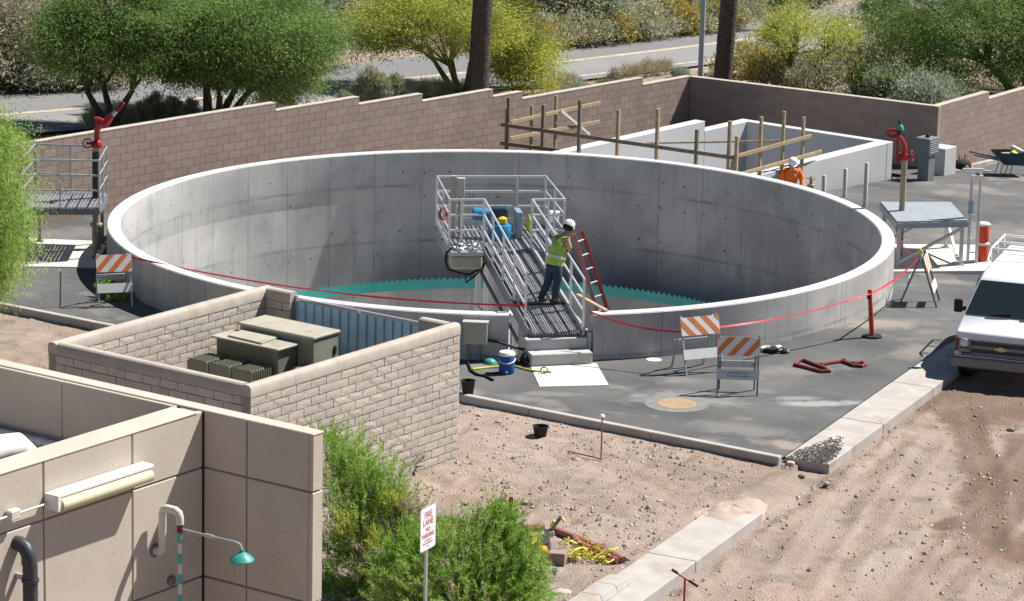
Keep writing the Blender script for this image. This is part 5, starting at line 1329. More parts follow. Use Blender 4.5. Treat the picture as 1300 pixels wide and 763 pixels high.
# bollards, valve, cabinets behind
for px, pt, pb_, lab in ((1045, 222, 243, 'white pipe bollard nearest the orange shirted worker'), (1072, 213.5, 250, 'white pipe bollard, middle one of three beside the basin'), (1098, 206, 262, 'tallest white pipe bollard of three beside the basin')):
    p = G(px, pb_ if px != 1045 else 254); zt = ZAT(p, pt)
    b = MB(); b.lathe([(.055, p.z-.02), (.055, zt-.03), (.04, zt-.008), (.005, zt)], (p.x, p.y, 0), 14); tag(b.build('bollard', 'pvc', smooth=True, origin=p), lab, 'bollard', 'white pipe bollards beside the basin')
p = G(1029, 246); zt = ZAT(p, 226)
b = MB(); b.lathe([(.06, p.z), (.06, zt-.25), (.10, zt-.24), (.10, zt-.18), (.04, zt-.15), (.04, zt)], (p.x, p.y, 0), 12); handwheel(b, Vector((p.x, p.y, zt)), (0, 0, 1), .12); tag(b.build('valve_stand', 'tan_pipe', smooth=True), 'small brass coloured valve stand between the orange worker and a bollard', 'valve')
c0 = G(1172, 229); ca = bang
cb_ = thing('electrical_cabinet', 'grey electrical cabinet with louvred side at the end of the basin wall', 'cabinet', c0, ca)
ct = ZAT(c0, 175)-c0.z
b = MB(); b.box((.12, .0, ct*.32), (.34, .34, ct*.64)); b.build('pedestal', 'cab_grey', cb_, local=True, bevel=.01)
b = MB(); b.box((.14, .02, ct*.80), (.52, .46, ct*.40)); cbx = b.build('housing', 'cab_grey', cb_, local=True, bevel=.012)
for k in range(6): b = MB(); b.box((.14, -.215, ct*.66+k*ct*.05), (.40, .012, ct*.03), rx=.35); b.build('louvre', 'cab_light', cbx, local=True)
b = MB(); b.lathe([(.06, ct), (.06, ct+.09), (.03, ct+.11)], (.12, 0, 0), 10); b.build('vent', 'rubber', cb_, local=True, smooth=True)
c1 = G(1190, 221)
b = MB(); b.M = Matrix.Translation(c1) @ Matrix.Rotation(ca, 4, 'Z'); hh = ZAT(c1, 187)-c1.z
b.box((.2, .0, hh/2-.1), (.62, .55, hh+.2)); tag(b.build('concrete_box', 'white_concrete', bevel=.01), 'white concrete box between the grey cabinet and the sunlit wall', 'concrete box')
b = MB(); b.M = Matrix.Translation(c1) @ Matrix.Rotation(ca, 4, 'Z'); b.lathe([(.05, hh), (.06, hh+.12), (.025, hh+.16), (.02, hh+.24)], (-.05, .1, 0), 10); tag(b.build('bottle', 'white_plastic', smooth=True), 'white bottle standing on the white concrete box', 'bottle')
pr_ = G(1206, 219)
b = MB(); b.box((pr_.x, pr_.y, pr_.z+.2), (.07, .07, .44)); tag(b.build('stake', 'hose_red', bevel=.004), 'short reddish stake beside the white concrete box', 'stake')
# tool bag and wheelbarrow by the right wall
bp_ = G(1221, 214)
tb = thing('tool_bag', 'dark tool bag with yellow tools by the sunlit wall', 'bag', bp_)
b = MB(); b.lathe([(.18, 0), (.26, .05), (.27, .14), (.20, .22), (.06, .25)], bp_, 12); b.build('bag', 'cloth_black', tb, smooth=True, sharp=70)
for k in range(4): b = MB(); b.bar(bp_+Vector((-.08+.07*k, 0, .2)), bp_+Vector((-.1+.09*k, .03, .40-.05*(k % 2))), .035, .03); b.build('tool', 'yellow' if k % 2 else 'lumber', tb)
b = MB(); b.bar(bp_+Vector((.10, -.3, .03)), bp_+Vector((.75, -.45, .03)), .05, .03); tag(b.build('bar_stock', 'white_paint'), 'white bar lying on the asphalt beside the tool bag', 'bar')
wbp = G(1283, 222)
wb_ = thing('wheelbarrow', 'blue wheelbarrow loaded with odds and ends by the sunlit wall', 'wheelbarrow', wbp, rad(8))
vs = [(-.55, -.30, .66), (.62, -.34, .66), (.62, .34, .66), (-.55, .30, .66), (-.25, -.2, .32), (.25, -.22, .30), (.25, .22, .30), (-.25, .2, .32)]
b = MB(); b.add(vs, [(0, 1, 5, 4), (1, 2, 6, 5), (2, 3, 7, 6), (3, 0, 4, 7), (7, 4, 5, 6)]); b.add([(x*.97, y*.97, z+.012) for x, y, z in vs], [(4, 5, 1, 0), (5, 6, 2, 1), (6, 7, 3, 2), (7, 4, 0, 3), (6, 5, 4, 7)]); b.build('tray', 'blue_dark', wb_, local=True)
for s in (-1, 1):
    b = MB(); b.bar((-1.15, .26*s, .62), (.65, .10*s, .22), .045, .045); b.build('handle', 'galv_dark', wb_, local=True)
    b = MB(); b.tube([(-.3, .2*s, .34), (-.38, .22*s, .0), (-.1, .2*s, .0), (-.02, .19*s, .30)], .016, 6); b.build('leg', 'galv_dark', wb_, local=True)
b = MB(); b.lathe([(.10, -.05), (.19, -.045), (.20, 0), (.19, .045), (.10, .05)], (.72, 0, .20), 18, axis=(0, 1, 0)); b.build('wheel', 'rubber', wb_, local=True, smooth=True)
ld_ = [((-.15, 0, .52), (.3, .22, .2), .3, 'lumber'), ((.15, .05, .62), (.12, .45, .3), .5, 'cloth_white'), ((.05, -.1, .60), (.25, .2, .16), .9, 'yellow_green')]
for c, s, r_, m_ in ld_: b = MB(); b.box(c, s, rz=r_, rx=r_*.4); b.build('load', m_, wb_, local=True, bevel=.02)
# ------------------------------------------------------------------ A-frame barricades
def barricade(label, pos, rz, W=.80, H_=1.17, spread=.56, slant=1, legc='galv_dark', txt=None, rearpanel=False):
    r = thing('barricade', label, 'barricade', pos, rz, 'striped barricades round the work area')
    ys = spread/2
    fy = lambda z: -ys+(ys-.02)*z/H_                   # front frame plane
    dirv = Vector((0, ys-.02, H_)).normalized(); nrm = Vector((0, -dirv.z, dirv.y))
    for s in (-1, 1):
        b = MB(); b.bar((s*W/2, -ys, 0), (s*W/2, -.02, H_), .032, .04); b.build('leg', legc if s > 0 else legc, r, local=True)
        b = MB(); b.bar((s*(W/2-.045), ys, 0), (s*(W/2-.045), .02, H_-.04), .03, .04); b.build('leg', legc, r, local=True)
    def plate(z0, z1, m_, nm, side=-1, w_=W+.06):
        sgn = side
        c = Vector((0, (fy((z0+z1)/2) if sgn < 0 else -fy((z0+z1)/2)), (z0+z1)/2)); nn = Vector((0, nrm.y*(1 if sgn < 0 else -1), nrm.z))
        dv = Vector((0, dirv.y*(1 if sgn < 0 else -1), dirv.z)); o = nn*.030
        vs = []
        for k in (0, .012):
            for x, z in ((-w_/2, -(z1-z0)/2), (w_/2, -(z1-z0)/2), (w_/2, (z1-z0)/2), (-w_/2, (z1-z0)/2)): vs.append(c+o+nn*k+Vector((x, 0, 0))+dv*z)
        b = MB(); b.add(vs, [(3, 2, 1, 0), (4, 5, 6, 7)]+[(i, (i+1) % 4, 4+(i+1) % 4, 4+i) for i in range(4)]) if sgn < 0 else b.add(vs, [(0, 1, 2, 3), (7, 6, 5, 4)]+[(i, 4+i, 4+(i+1) % 4, (i+1) % 4) for i in range(4)])
        o_ = b.build(nm, m_, r, local=True); return o_, c+o, nn, dv
    z0, z1 = H_-.40, H_-.03
    pn, c, nn, dv = plate(z0, z1, 'sheet_white', 'top_panel')
    hgt = z1-z0; wd = W+.05; sp = .30
    x = -wd
    while x < wd+.5:
        poly = clip([(x, -hgt/2), (x+.14, -hgt/2), (x+.14+slant*hgt*.9, hgt/2), (x+slant*hgt*.9, hgt/2)], -wd/2, wd/2, -hgt/2, hgt/2)
        if len(poly) > 2:
            n = len(poly); b = MB(); vs = [c+nn*.0125+Vector((px_, 0, 0))+dv*pz for px_, pz in poly]+[c+nn*.0155+Vector((px_, 0, 0))+dv*pz for px_, pz in poly]
            b.add(vs, [tuple(range(n-1, -1, -1)), tuple(range(n, 2*n))]+[(i, (i+1) % n, n+(i+1) % n, n+i) for i in range(n)]); b.build('stripe', 'sheet_orange', pn, local=True)
        x += sp
    lo_, c2, nn2, dv2 = plate(.30, .50, 'panel_grey' if txt else 'sheet_white', 'lower_panel')
    rp_, c3, nn3, dv3 = plate(.46, .60, 'panel_grey', 'rear_panel', side=1, w_=W-.04)
    if txt:
        for (t_, sz_, dz_) in txt:
            Mx = Matrix((Vector((1, 0, 0)), dv2, nn2)).transposed().to_4x4(); Mx = Matrix.Translation(c2+nn2*.014+dv2*dz_) @ Mx
            text_mesh(t_, sz_, 'lettering', 'print_dark', lo_, Mx, .001)
        for k in range(9):                            # second line, too small to read
            q = MB(); q.box(c2+nn2*.0135+dv2*-.03+Vector((-.20+.05*k, 0, 0)), (.034, .002, .016)); q.build('small_print', 'print_dark', lo_, local=True)
    b = MB(); b.cyl((-W/2, 0, H_-.06), (W/2, 0, H_-.06), .012, n=6); b.build('hinge_bar', 'galv', r, local=True)
    return r
cB = (P(910.5, 501)+P(961, 502.5))/2
wB = (P(961, 502.5)-P(910.5, 501)).length
rB = rad(-1.8); barricade('upright barricade with orange stripes and grey lettered lower panel nearest the viewer', cB+Vector((-math.sin(rB), math.cos(rB), 0))*.22, rB, W=wB, H_=1.16, spread=.44, slant=1, txt=[('RENT BARRICADE', .050, .03)])
fA, rA, rB_ = P(874, 478), P(840, 466), P(884, 461)
ra = math.atan2((rB_-rA).y, (rB_-rA).x); cA = fA+Vector((math.cos(ra), math.sin(ra), 0))*.41+Vector((-math.sin(ra), math.cos(ra), 0))*.40
barricade('barricade standing askew with tape tied to it beside the tank wall', cA, ra-.06, W=.80, H_=1.15, spread=.74, slant=-1, legc='galv')
fL, fR = P(128, 393), P(166, 388); ra = rad(16); cL = (fL+fR)/2+Vector((-math.sin(ra), math.cos(ra), 0))*.36
barricade('barricade with peeling orange stripes at the left of the tank', cL, ra, W=.70, H_=1.12, spread=.72, slant=1, legc='galv')
f1_, f2_ = G(1138, 387), G(1193, 391); cR = (f1_+f2_)/2
barricade('barricade seen edge on between the orange post and the van', Vector((cR.x+.08, cR.y+.40, T(cR.x, cR.y+.4)+.005)), rad(78), W=.72, H_=1.12, spread=.82, slant=1)
# leftover tall thin stake beside the left barricade
p = P(77, 389); b = MB(); b.box((p.x, p.y, .38), (.035, .02, .78), ry=.02); tag(b.build('lath_stake', 'lumber_weathered', bevel=.002), 'thin lath stake standing left of the striped barricade', 'stake')
# orange delineator post
dpz = P(1107, 428)
dl = thing('delineator_post', 'orange plastic delineator post on a black rubber base', 'delineator', dpz)
b = MB(); hx = [(.19*math.cos(math.pi/4*k+.39), .19*math.sin(math.pi/4*k+.39)) for k in range(8)]; b.prism([(dpz.x+x*1.15, dpz.y+y) for x, y in hx], .0, .045); b.build('base', 'rubber', dl, bevel=.01)
tp = D(1104.3, 367.5, dpz.y)
b = MB(); b.tube([dpz+Vector((0, 0, .04)), tp-Vector((0, 0, .06)), tp], [.055, .045, .05], 14); b.build('post', 'orange_cone', dl, smooth=True)
b = MB(); b.tube([tp-Vector((0, 0, .20)), tp-Vector((0, 0, .12))], .053, 14); b.build('grip_band', 'dark_red', dl)
# barrier tape
def tape(label, pts, sag, w_=.045, knots=()):
    b = MB(); path = []
    for i in range(len(pts)-1):
        a, e = Vector(pts[i]), Vector(pts[i+1]); n = 14; s_ = sag[i] if isinstance(sag, (list, tuple)) else sag
        for k in range(n+(1 if i == len(pts)-2 else 0)):
            t = k/n; q = a+(e-a)*t; q.z -= 4*s_*t*(1-t); path.append(q)
    rr = random.Random(1); vs = []; fs = []; tw_ = .6
    for i, q in enumerate(path):
        d = (path[min(i+1, len(path)-1)]-path[max(i-1, 0)]).normalized(); side = d.cross(Vector((0, 0, 1))).normalized(); tw_ += rr.uniform(-.45, .45)
        up = Vector((0, 0, 1))*math.cos(tw_*.8)+side*math.sin(tw_*.8); nn = d.cross(up).normalized()*.0012
        vs += [q-up*w_/2-nn, q+up*w_/2-nn, q+up*w_/2+nn, q-up*w_/2+nn]
    for i in range(len(path)-1):
        for k in range(4): fs.append((i*4+k, i*4+(k+1) % 4, i*4+4+(k+1) % 4, i*4+4+k))
    b.add(vs, fs); return tag(b.build('barrier_tape', 'tape_red', smooth=True), label, 'barrier tape')
lt_ = cL+Vector((math.cos(ra)*.42, math.sin(ra)*.42, 1.0))
tape('red barrier tape strung from the left barricade past the enclosure gate', [lt_, rp(-.03, .13, .45)], .22)
b1 = cA+Vector((-.30, -.25, .84)); b2 = cA+Vector((.35, .1, .86))
tape('red barrier tape strung from the ramp past the barricades to the right platform', [rp(1.04, .03, .50), b1, b2, D(1104.5, 373, dpz.y-.06), Vector((cR.x-.02, cR.y+.30, T(cR.x, cR.y)+1.0)), Vector((rq[0].x+.02, rq[0].y-.12, .42))], [.10, .0, .10, .08, .04])
b = MB(); c = Vector((cR.x+.02, cR.y+.42, T(cR.x, cR.y)+1.10)); b.tube([c+Vector((0, 0, .12)), c+Vector((.06, 0, .06)), c+Vector((.03, 0, -.06)), c+Vector((-.03, 0, -.04)), c+Vector((-.02, 0, .06))], .022, 6); tag(b.build('ribbon_knot', 'yellow', smooth=True), 'yellow ribbon knotted on the edge on barricade', 'ribbon')
# ------------------------------------------------------------------ van
vc = P(1267, 496, HAUL); vz = rad(-19)
van = thing('parked_van', 'white cargo van with roof rack parked on the dirt at the right edge', 'van', vc, vz)
prof = [(.16, .42), (.10, .62), (.10, .98), (.16, 1.10), (.72, 1.27), (1.42, 1.93), (1.62, 2.03), (2.2, 2.08), (4.2, 2.08), (4.5, 1.95), (4.62, 1.2), (4.62, .45), (4.2, .36), (.5, .36)]
def hw(z, y): 
    w_ = 1.0 if z < 1.15 else 1.0-.25*(z-1.15)/.93
    if y < .5: w_ -= .10*(1-y/.5)**2
    return w_
sec = []
n = len(prof)
b = MB(); xsn = (-1, -.9, .9, 1)
vs = []
for f_, sc_ in ((-1, 0), (-.93, 1), (.93, 1), (1, 0)):
    for (y, z) in prof:
        zz = z if sc_ else (z-(.06 if z > 1.2 else 0)) ; vs.append((hw(z, y)*f_, y if sc_ else y+(.05 if y < .5 else 0), zz))
fs = [tuple(range(n)), tuple(range(4*n-1, 3*n-1, -1))]
for k in range(3):
    for j in range(n): fs.append((k*n+j, (k+1)*n+j, (k+1)*n+(j+1) % n, k*n+(j+1) % n))
b.add(vs, fs); body = b.build('body', 'car_white', van, local=True, smooth=True, sharp=28, bevel=.03, bseg=3)
def quadp(y0, z0, y1, z1, x0, x1, x0t, x1t, push, m_, nm, par, th=.012):
    d = Vector((0, y1-y0, z1-z0)).normalized(); nn = Vector((0, -d.z, d.y))
    lo = [Vector((x0, y0, z0)), Vector((x1, y0, z0)), Vector((x1t, y1, z1)), Vector((x0t, y1, z1))]
    b = MB(); vs = [v+nn*(push-th) for v in lo]+[v+nn*push for v in lo]
    b.add(vs, [(3, 2, 1, 0), (4, 5, 6, 7)]+[(i, (i+1) % 4, 4+(i+1) % 4, 4+i) for i in range(4)]); return b.build(nm, m_, par, local=True, bevel=.006)
def wsz(t): return .72+.70*t, 1.27+.66*t
a, e = wsz(.07), wsz(.97)
ws = quadp(a[0], a[1], e[0], e[1], -.90, .90, -.735, .735, .012, 'glass_dark', 'windshield', van)
for x in (-.45, .25):
    b = MB(); y, z = wsz(.09); b.bar((x, y-.012, z+.02), (x+.48, wsz(.16)[0]-.02, wsz(.16)[1]+.02), .02, .02); b.build('wiper', 'rubber', van, local=True)
b = MB(); b.box((0, .098, .83), (1.62, .03, .32)); gr = b.build('grille', 'car_grille', van, local=True, bevel=.01)
for z_ in (.70, .83, .965):
    b = MB(); b.box((0, .085, z_), (1.22, .04, .045 if z_ != .83 else .075)); b.build('grille_bar', 'car_grey', gr, local=True, bevel=.006)
bow = [(-.13, -.0225), (-.115, .0225), (-.048, .0225), (-.04, .045), (.055, .045), (.048, .0225), (.13, .0225), (.115, -.0225), (.048, -.0225), (.04, -.045), (-.055, -.045), (-.048, -.0225)]
b = MB(); n = len(bow); b.add([(x, .058, .83+z) for x, z in bow]+[(x, .045, .83+z) for x, z in bow], [tuple(range(n-1, -1, -1)), tuple(range(n, 2*n))]+[(i, (i+1) % n, n+(i+1) % n, n+i) for i in range(n)]); b.build('emblem', 'gold', gr, local=True)
for s in (-1, 1):
    b = MB(); b.box((s*.745, .093, .90), (.27, .05, .20)); hl = b.build('headlight', 'car_grey', van, local=True, bevel=.02)
    b = MB(); b.lathe([(.088, 0), (.084, .014), (.05, .026), (.02, .03)], (s*.745, .066, .905), 18, axis=(0, -1, 0)); b.build('lens', 'lamp_glass', hl, local=True, smooth=True)
    b = MB(); b.box((s*.745, .093, .745), (.27, .045, .085)); b.build('turn_signal', 'galv_dark', van, local=True, bevel=.012)
    b = MB(); b.box((s*.905, .125, .86), (.05, .10, .30), rz=s*.35); b.build('marker_lamp', 'amber', van, local=True, bevel=.01)
    # mirrors
    b = MB(); b.box((s*1.09, 1.0, 1.43), (.18, .09, .28)); mr = b.build('mirror', 'rubber', van, local=True, bevel=.04, bseg=3)
    b = MB(); b.bar((s*.92, 1.06, 1.36), (s*1.06, 1.03, 1.38), .05, .08); b.build('mirror_arm', 'rubber', mr, local=True)
    for y in (.95, 3.6):
        b = MB(); b.lathe([(.16, -.11), (.33, -.11), (.365, -.07), (.365, .07), (.33, .11), (.16, .11)], (s*.85, y, .365), 26, axis=(s, 0, 0)); w_ = b.build('wheel', 'rubber', van, local=True, smooth=True)
        b = MB(); b.lathe([(.20, .10), (.19, .122), (.10, .118), (.06, .14), (.02, .142)], (s*.85, y, .365), 20, axis=(s, 0, 0)); b.build('rim', 'galv', w_, local=True, smooth=True)
        b = MB(); pts = arc((y, .38), .45, 0, math.pi, 14); q = MB(); n = len(pts)
        q.add([(s*1.003, p_[0], p_[1]) for p_ in pts]+[(s*.985, p_[0], p_[1]) for p_ in pts], [tuple(range(n)) if s > 0 else tuple(range(n-1, -1, -1))]+[(i, n+i, n+i+1, i+1) for i in range(n-1)]); q.build('wheel_arch', 'car_grille', van, local=True)
    b = MB(); b.hexa([(s*.955-.006, 1.62, 1.32), (s*.955+.006, 1.62, 1.32), (s*.955+.006, 2.35, 1.32), (s*.955-.006, 2.35, 1.32)], [(s*.862-.006, 1.80, 1.86), (s*.862+.006, 1.80, 1.86), (s*.862+.006, 2.35, 1.86), (s*.862-.006, 2.35, 1.86)]); b.build('side_window', 'glass_dark', van, local=True)
    b = MB(); b.box((s*1.004, 1.95, .95), (.012, 1.1, .05)); b.build('side_moulding', 'car_grey', van, local=True)
b = MB(); b.box((0, .02, .53), (1.96, .22, .21)); b.build('bumper', 'car_grey', van, local=True, bevel=.05, bseg=3)
b = MB(); b.box((0, .055, .645), (1.80, .12, .03)); b.build('chrome_strip', 'chrome', van, local=True, bevel=.008)
b = MB(); b.box((0, .22, .37), (1.4, .10, .10)); b.build('air_dam', 'car_grille', van, local=True, bevel=.02)
# roof rack
rkz = 2.10
for y in (2.7, 3.4, 4.1):
    b = MB(); b.tube([(-.80, y, rkz-.04), (-.80, y, rkz+.20), (.80, y, rkz+.20), (.80, y, rkz-.04)], .024, 8); b.build('rack_hoop', 'white_paint', van, local=True, smooth=True)
for x in (-.80, .80):
    b = MB(); b.tube([(x, 2.35, rkz+.0), (x, 2.7, rkz+.202), (x, 4.15, rkz+.202)], .022, 8); b.build('rack_rail', 'white_paint', van, local=True, smooth=True)
b = MB(); b.bar((.25, 2.6, rkz+.245), (.25, 4.5, rkz+.245), .05, .03); b.bar((.6, 2.6, rkz+.245), (.6, 4.5, rkz+.245), .05, .03)
for k in range(6): b.bar((.25, 2.7+.3*k, rkz+.245), (.6, 2.7+.3*k, rkz+.245), .025, .025)
tag(b.build('roof_ladder', 'alu', van, local=True), 'aluminium ladder on the rack')
# ------------------------------------------------------------------ small things on the asphalt
mat('manhole_collar', (.22, .215, .205), .9, var=.25, scale=5, bump=.3, bscale=50, dist=.006)
c = P(859, 513)
mh = thing('manhole', 'tan manhole cover in a pale concrete collar on the asphalt', 'manhole', c)
b = MB(); b.lathe([(.62, -.02), (.62, .006), (.40, .007)], c, 40); b.build('collar', 'manhole_collar', mh)
b = MB(); b.lathe([(.385, -.02), (.385, .012), (.37, .014)], c, 36); b.build('cover', 'manhole_tan', mh)
c = P(830, 457); b = MB(); b.lathe([(.16, -.01), (.16, .010), (.15, .013)], c, 24); tag(b.build('cleanout_cover', 'concrete_pale'), 'small pale round cover flush in the asphalt by the tank wall', 'cover')
def g(px, py, z=0): return P(px, py, z)
# flat red hoses dropped on the asphalt
def flat(label, pts, w_, h_, m_, nm, cat):
    b = MB(); b.tube([Vector(p)+Vector((0, 0, h_*.95)) for p in pts], h_, 8); o = b.build(nm, m_, smooth=True); return tag(o, label, cat)
flat('loop of dull red hose lying on the asphalt left of the coil', [g(1048, 469.5), g(1030, 463), g(1021, 459), g(1014, 460), g(1009, 465), g(1022, 468), g(1042, 473.5), g(1053, 473.5), g(1046, 468), g(1036, 464)], .1, .038, 'hose_red', 'fire_hose', 'hose')
flat('dull red hose length with an oval coil at its end on the asphalt', [g(1042, 464.5), g(1056, 462), g(1068, 460.5), g(1074, 462), g(1084, 466), g(1094, 467), g(1099, 464.5), g(1094, 462), g(1085, 463), g(1076, 462.5), g(1071, 458.5)], .1, .038, 'hose_red', 'fire_hose', 'hose')
cl = thing('clothes_heap', 'heap of white and black clothing with a purple piece by the tank wall', 'clothes', P(982, 447))
rr = random.Random(8)
for (px, py, s, m_) in ((974, 446, .20, 'cloth_white'), (980, 447, .22, 'cloth_black'), (979, 444, .15, 'cloth_purple'), (989, 447, .20, 'cloth_white'), (993, 448, .15, 'cloth_black'), (985, 444, .13, 'cloth_white')):
    p = P(px, py); bm = bmesh.new(); bmesh.ops.create_icosphere(bm, subdivisions=2, radius=s)
    for v in bm.verts: v.co = Vector((v.co.x*rr.uniform(.8, 1.15), v.co.y*rr.uniform(.6, .85), max(-.02, v.co.z*rr.uniform(.35, .7))))+p+Vector((0, 0, .02))
    b = MB(); b.add([v.co.copy() for v in bm.verts], [tuple(v.index for v in f_.verts) for f_ in bm.faces]); bm.free(); b.build('garment', m_, cl, smooth=True, sharp=70)
# blue cooler bucket, straps, box on legs
bk = P(643, 473.5)
bc_ = thing('blue_water_jug', 'blue round water jug with white lid standing left of the steps', 'water jug', bk)
b = MB(); b.lathe([(.145, 0), (.155, .02), (.165, .36), (.16, .37)], bk, 20); b.build('body', 'blue', bc_, smooth=True)
b = MB(); b.lathe([(.168, .37), (.172, .40), (.15, .44), (.10, .455), (.02, .456)], bk, 20); b.build('lid', 'white_plastic', bc_, smooth=True)
b = MB(); b.tube([bk+Vector((.17*math.cos(a), .17*math.sin(a), .30-.07*abs(math.cos((a+math.pi/2))))) for a in [math.pi+math.pi*k/12 for k in range(13)]], .012, 6); b.build('handle', 'white_plastic', bc_, smooth=True)
b = MB(); b.cyl(bk+Vector((0, -.15, .06)), bk+Vector((0, -.20, .06)), .02, n=8); b.build('tap', 'white_plastic', bc_)
flat('yellow green strap lying on the asphalt behind the blue jug', [g(600, 470), g(612, 468.5), g(628, 467), g(641, 467)], .1, .022, 'yellow_green', 'strap', 'strap')
flat('yellow green strap running from the blue jug to the landing slab', [g(654, 466), g(668, 470), g(680, 472.2, .012), g(690, 472.5, .012), g(700, 473.5, .012)], .1, .020, 'yellow_green', 'strap', 'strap')
c = P(691, 471.5, .05); b = MB(); b.tube([c+Vector((.07*math.cos(a), .03*math.sin(a), .03+.05*math.sin(a))) for a in [2*math.pi*k/14 for k in range(14)]], .015, 6, closed=True); tag(b.build('strap_ring', 'galv_dark', smooth=True, origin=P(691, 472.5)), 'dark ring buckle lying on the landing slab', 'ring')
flat('black hose lying on the asphalt beside the enclosure corner', [g(594, 462), g(598, 472), g(606, 477), g(617, 479), g(626, 484)], .1, .025, 'black_hose', 'hose', 'hose')
flat('short dark strap on the asphalt in front of the blue jug', [g(617, 474), g(630, 474.5), g(641, 475)], .1, .014, 'black_hose', 'strap', 'strap')
c = P(622, 461); b = MB(); b.lathe([(.14, 0), (.13, .05), (.07, .09), (.02, .10)], c, 9); tag(b.build('tarp_scrap', 'teal_head', smooth=True, sharp=80), 'crumpled teal scrap lying by the tank wall', 'scrap')
c = P(594, 500.5); b = MB(); b.lathe([(.10, 0), (.14, .26), (.15, .28), (.135, .28), (.09, .03)], c, 14); tag(b.build('black_bucket', 'rubber', smooth=True), 'black bucket half hidden behind the enclosure corner', 'bucket')
eb0 = P(602, 458); eb = thing('meter_box', 'grey beige electrical box on two legs beside the tank wall', 'electrical box', eb0)
zt_, zb_ = ZAT(eb0, 408), ZAT(eb0, 436)
b = MB(); b.box((eb0.x+.02, eb0.y, (zt_+zb_)/2), (.48, .22, zt_-zb_), rz=rad(-4)); b.build('box', 'xfmr_lid', eb, bevel=.012)
b = MB(); b.box((eb0.x+.02, eb0.y-.02, zt_+.01), (.52, .30, .025), rz=rad(-4)); b.build('hood', 'cab_light', eb)
for dx in (-.12, .10): b = MB(); b.cyl((eb0.x+dx, eb0.y, 0), (eb0.x+dx, eb0.y, zb_+.01), .03, n=8); b.build('leg', 'cab_grey', eb)
b = MB(); b.tube([Vector((eb0.x+.25, eb0.y, zb_+.08)), Vector((eb0.x+.5, eb0.y-.02, zb_+.04)), Vector((eb0.x+.8, eb0.y-.0, zb_-.06)), Vector((eb0.x+1.05, eb0.y+.02, zb_-.12))], .028, 8); b.build('conduit', 'black_hose', eb, smooth=True)
c = P(660, 462); b = MB()
for k in range(6): a = k*1.05; b.tube([c+Vector((.0, .0, .03)), c+Vector((.16*math.cos(a), .10*math.sin(a), .14+.05*(k % 2))), c+Vector((.22*math.cos(a+.5), .12*math.sin(a+.5), .05))], .03, 6)
tag(b.build('hose_tangle', 'black_hose', smooth=True), 'tangled black hoses beside the concrete steps', 'hose')
# ------------------------------------------------------------------ things on the dirt
def gz_(p): return float(ground_z(np.array([p.x]), np.array([p.y]))[0])
def GD(px, py):
    z = 0
    for _ in range(12): p = P(px, py, z); z = .5*z+.5*gz_(p)
    p = P(px, py, z); return Vector((p.x, p.y, gz_(p)))
c = GD(686, 553); b = MB(); b.lathe([(.11, -.02), (.14, .16), (.155, .19), (.14, .19), (.10, .04), (.01, .04)], c, 16); tag(b.build('plant_pot', 'rubber', smooth=True), 'small black pot standing on the dirt below the kerb', 'pot')
c = GD(763, 583); zt_ = ZAT(c, 528)
sv = thing('survey_stake', 'thin metal survey stake with a pale pink cap standing in the dirt', 'stake', c)
b = MB(); b.cyl((c.x, c.y, c.z-.1), (c.x, c.y, zt_), .014, n=6); b.build('rod', 'hose_brown', sv)
b = MB(); b.lathe([(.05, zt_-.035), (.055, zt_), (.03, zt_+.03)], (c.x, c.y, 0), 10); b.build('cap', 'sheet_white', sv, smooth=True)
a, e = GD(721, 574), GD(765, 585); b = MB(); b.tube([a+Vector((0, 0, .02)), e+Vector((0, 0, .03))], .014, 6); tag(b.build('rebar_rod', 'hose_brown'), 'rusty rod lying on the dirt at the foot of the survey stake', 'rod')
c = GD(648, 662); zt_ = ZAT(c, 631); b = MB(); b.hexa([c+Vector((x, y, -.1)) for x, y in ((-.06, -.03), (.06, -.03), (.06, .03), (-.06, .03))], [Vector((c.x+x, c.y+y, zt_)) for x, y in ((-.03, -.02), (.035, -.02), (.035, .02), (-.03, .02))]); tag(b.build('marker_post', 'dark_red', bevel=.004), 'dark red tapered marker post behind the shrub', 'post')
# standpipe with fittings, block, hoses
c = GD(672, 712)
fh = thing('fire_hydrant', 'yellow fire hydrant half hidden behind the bright green shrub', 'hydrant', c)
zt_ = ZAT(c, 680)
hh = max(.5, zt_-c.z)
b = MB(); b.lathe([(.15, -.05), (.15, .05), (.10, .07), (.10, hh*.6), (.14, hh*.62), (.14, hh*.68), (.12, hh*.72), (.09, hh*.9), (.03, hh*.97), (.03, hh)], c, 16); b.build('barrel', 'hydrant_yellow', fh, smooth=True)
b = MB(); b.lathe([(.07, 0), (.075, .14), (.09, .15), (.09, .20), (.04, .22)], c+Vector((.08, -.06, hh*.45)), 12, axis=(.8, -.5, 0)); b.build('outlet', 'hydrant_yellow', fh, smooth=True)
b = MB(); b.lathe([(.07, 0), (.07, .14), (.085, .15), (.085, .20), (.04, .22)], c+Vector((.06, .06, hh*.55)), 12, axis=(.9, .4, .1)); b.build('outlet', 'sheet_white', fh, smooth=True)
vf = thing('hose_valve', 'silver hose valve and meter fittings bolted together next to the hydrant', 'valve', GD(691, 695))
def dv(px, py): return D(px, py, c.y+.05)
b = MB(); b.tube([dv(683, 693), dv(688, 689), dv(694, 681), dv(700, 673)], [.07, .085, .065, .06], 12); b.build('body', 'galv', vf, smooth=True)
b = MB(); b.lathe([(.09, -.03), (.10, 0), (.09, .04)], dv(691, 684), 14, axis=(.5, .1, .7)); b.lathe([(.09, -.03), (.10, 0), (.09, .04)], dv(697, 676.5), 14, axis=(.5, .1, .7)); b.build('flange', 'cab_light', vf, smooth=True)
b = MB(); b.lathe([(.07, -.1), (.08, 0), (.06, .07), (.02, .09)], dv(694, 692), 12); b.build('bonnet', 'galv_dark', vf, smooth=True)
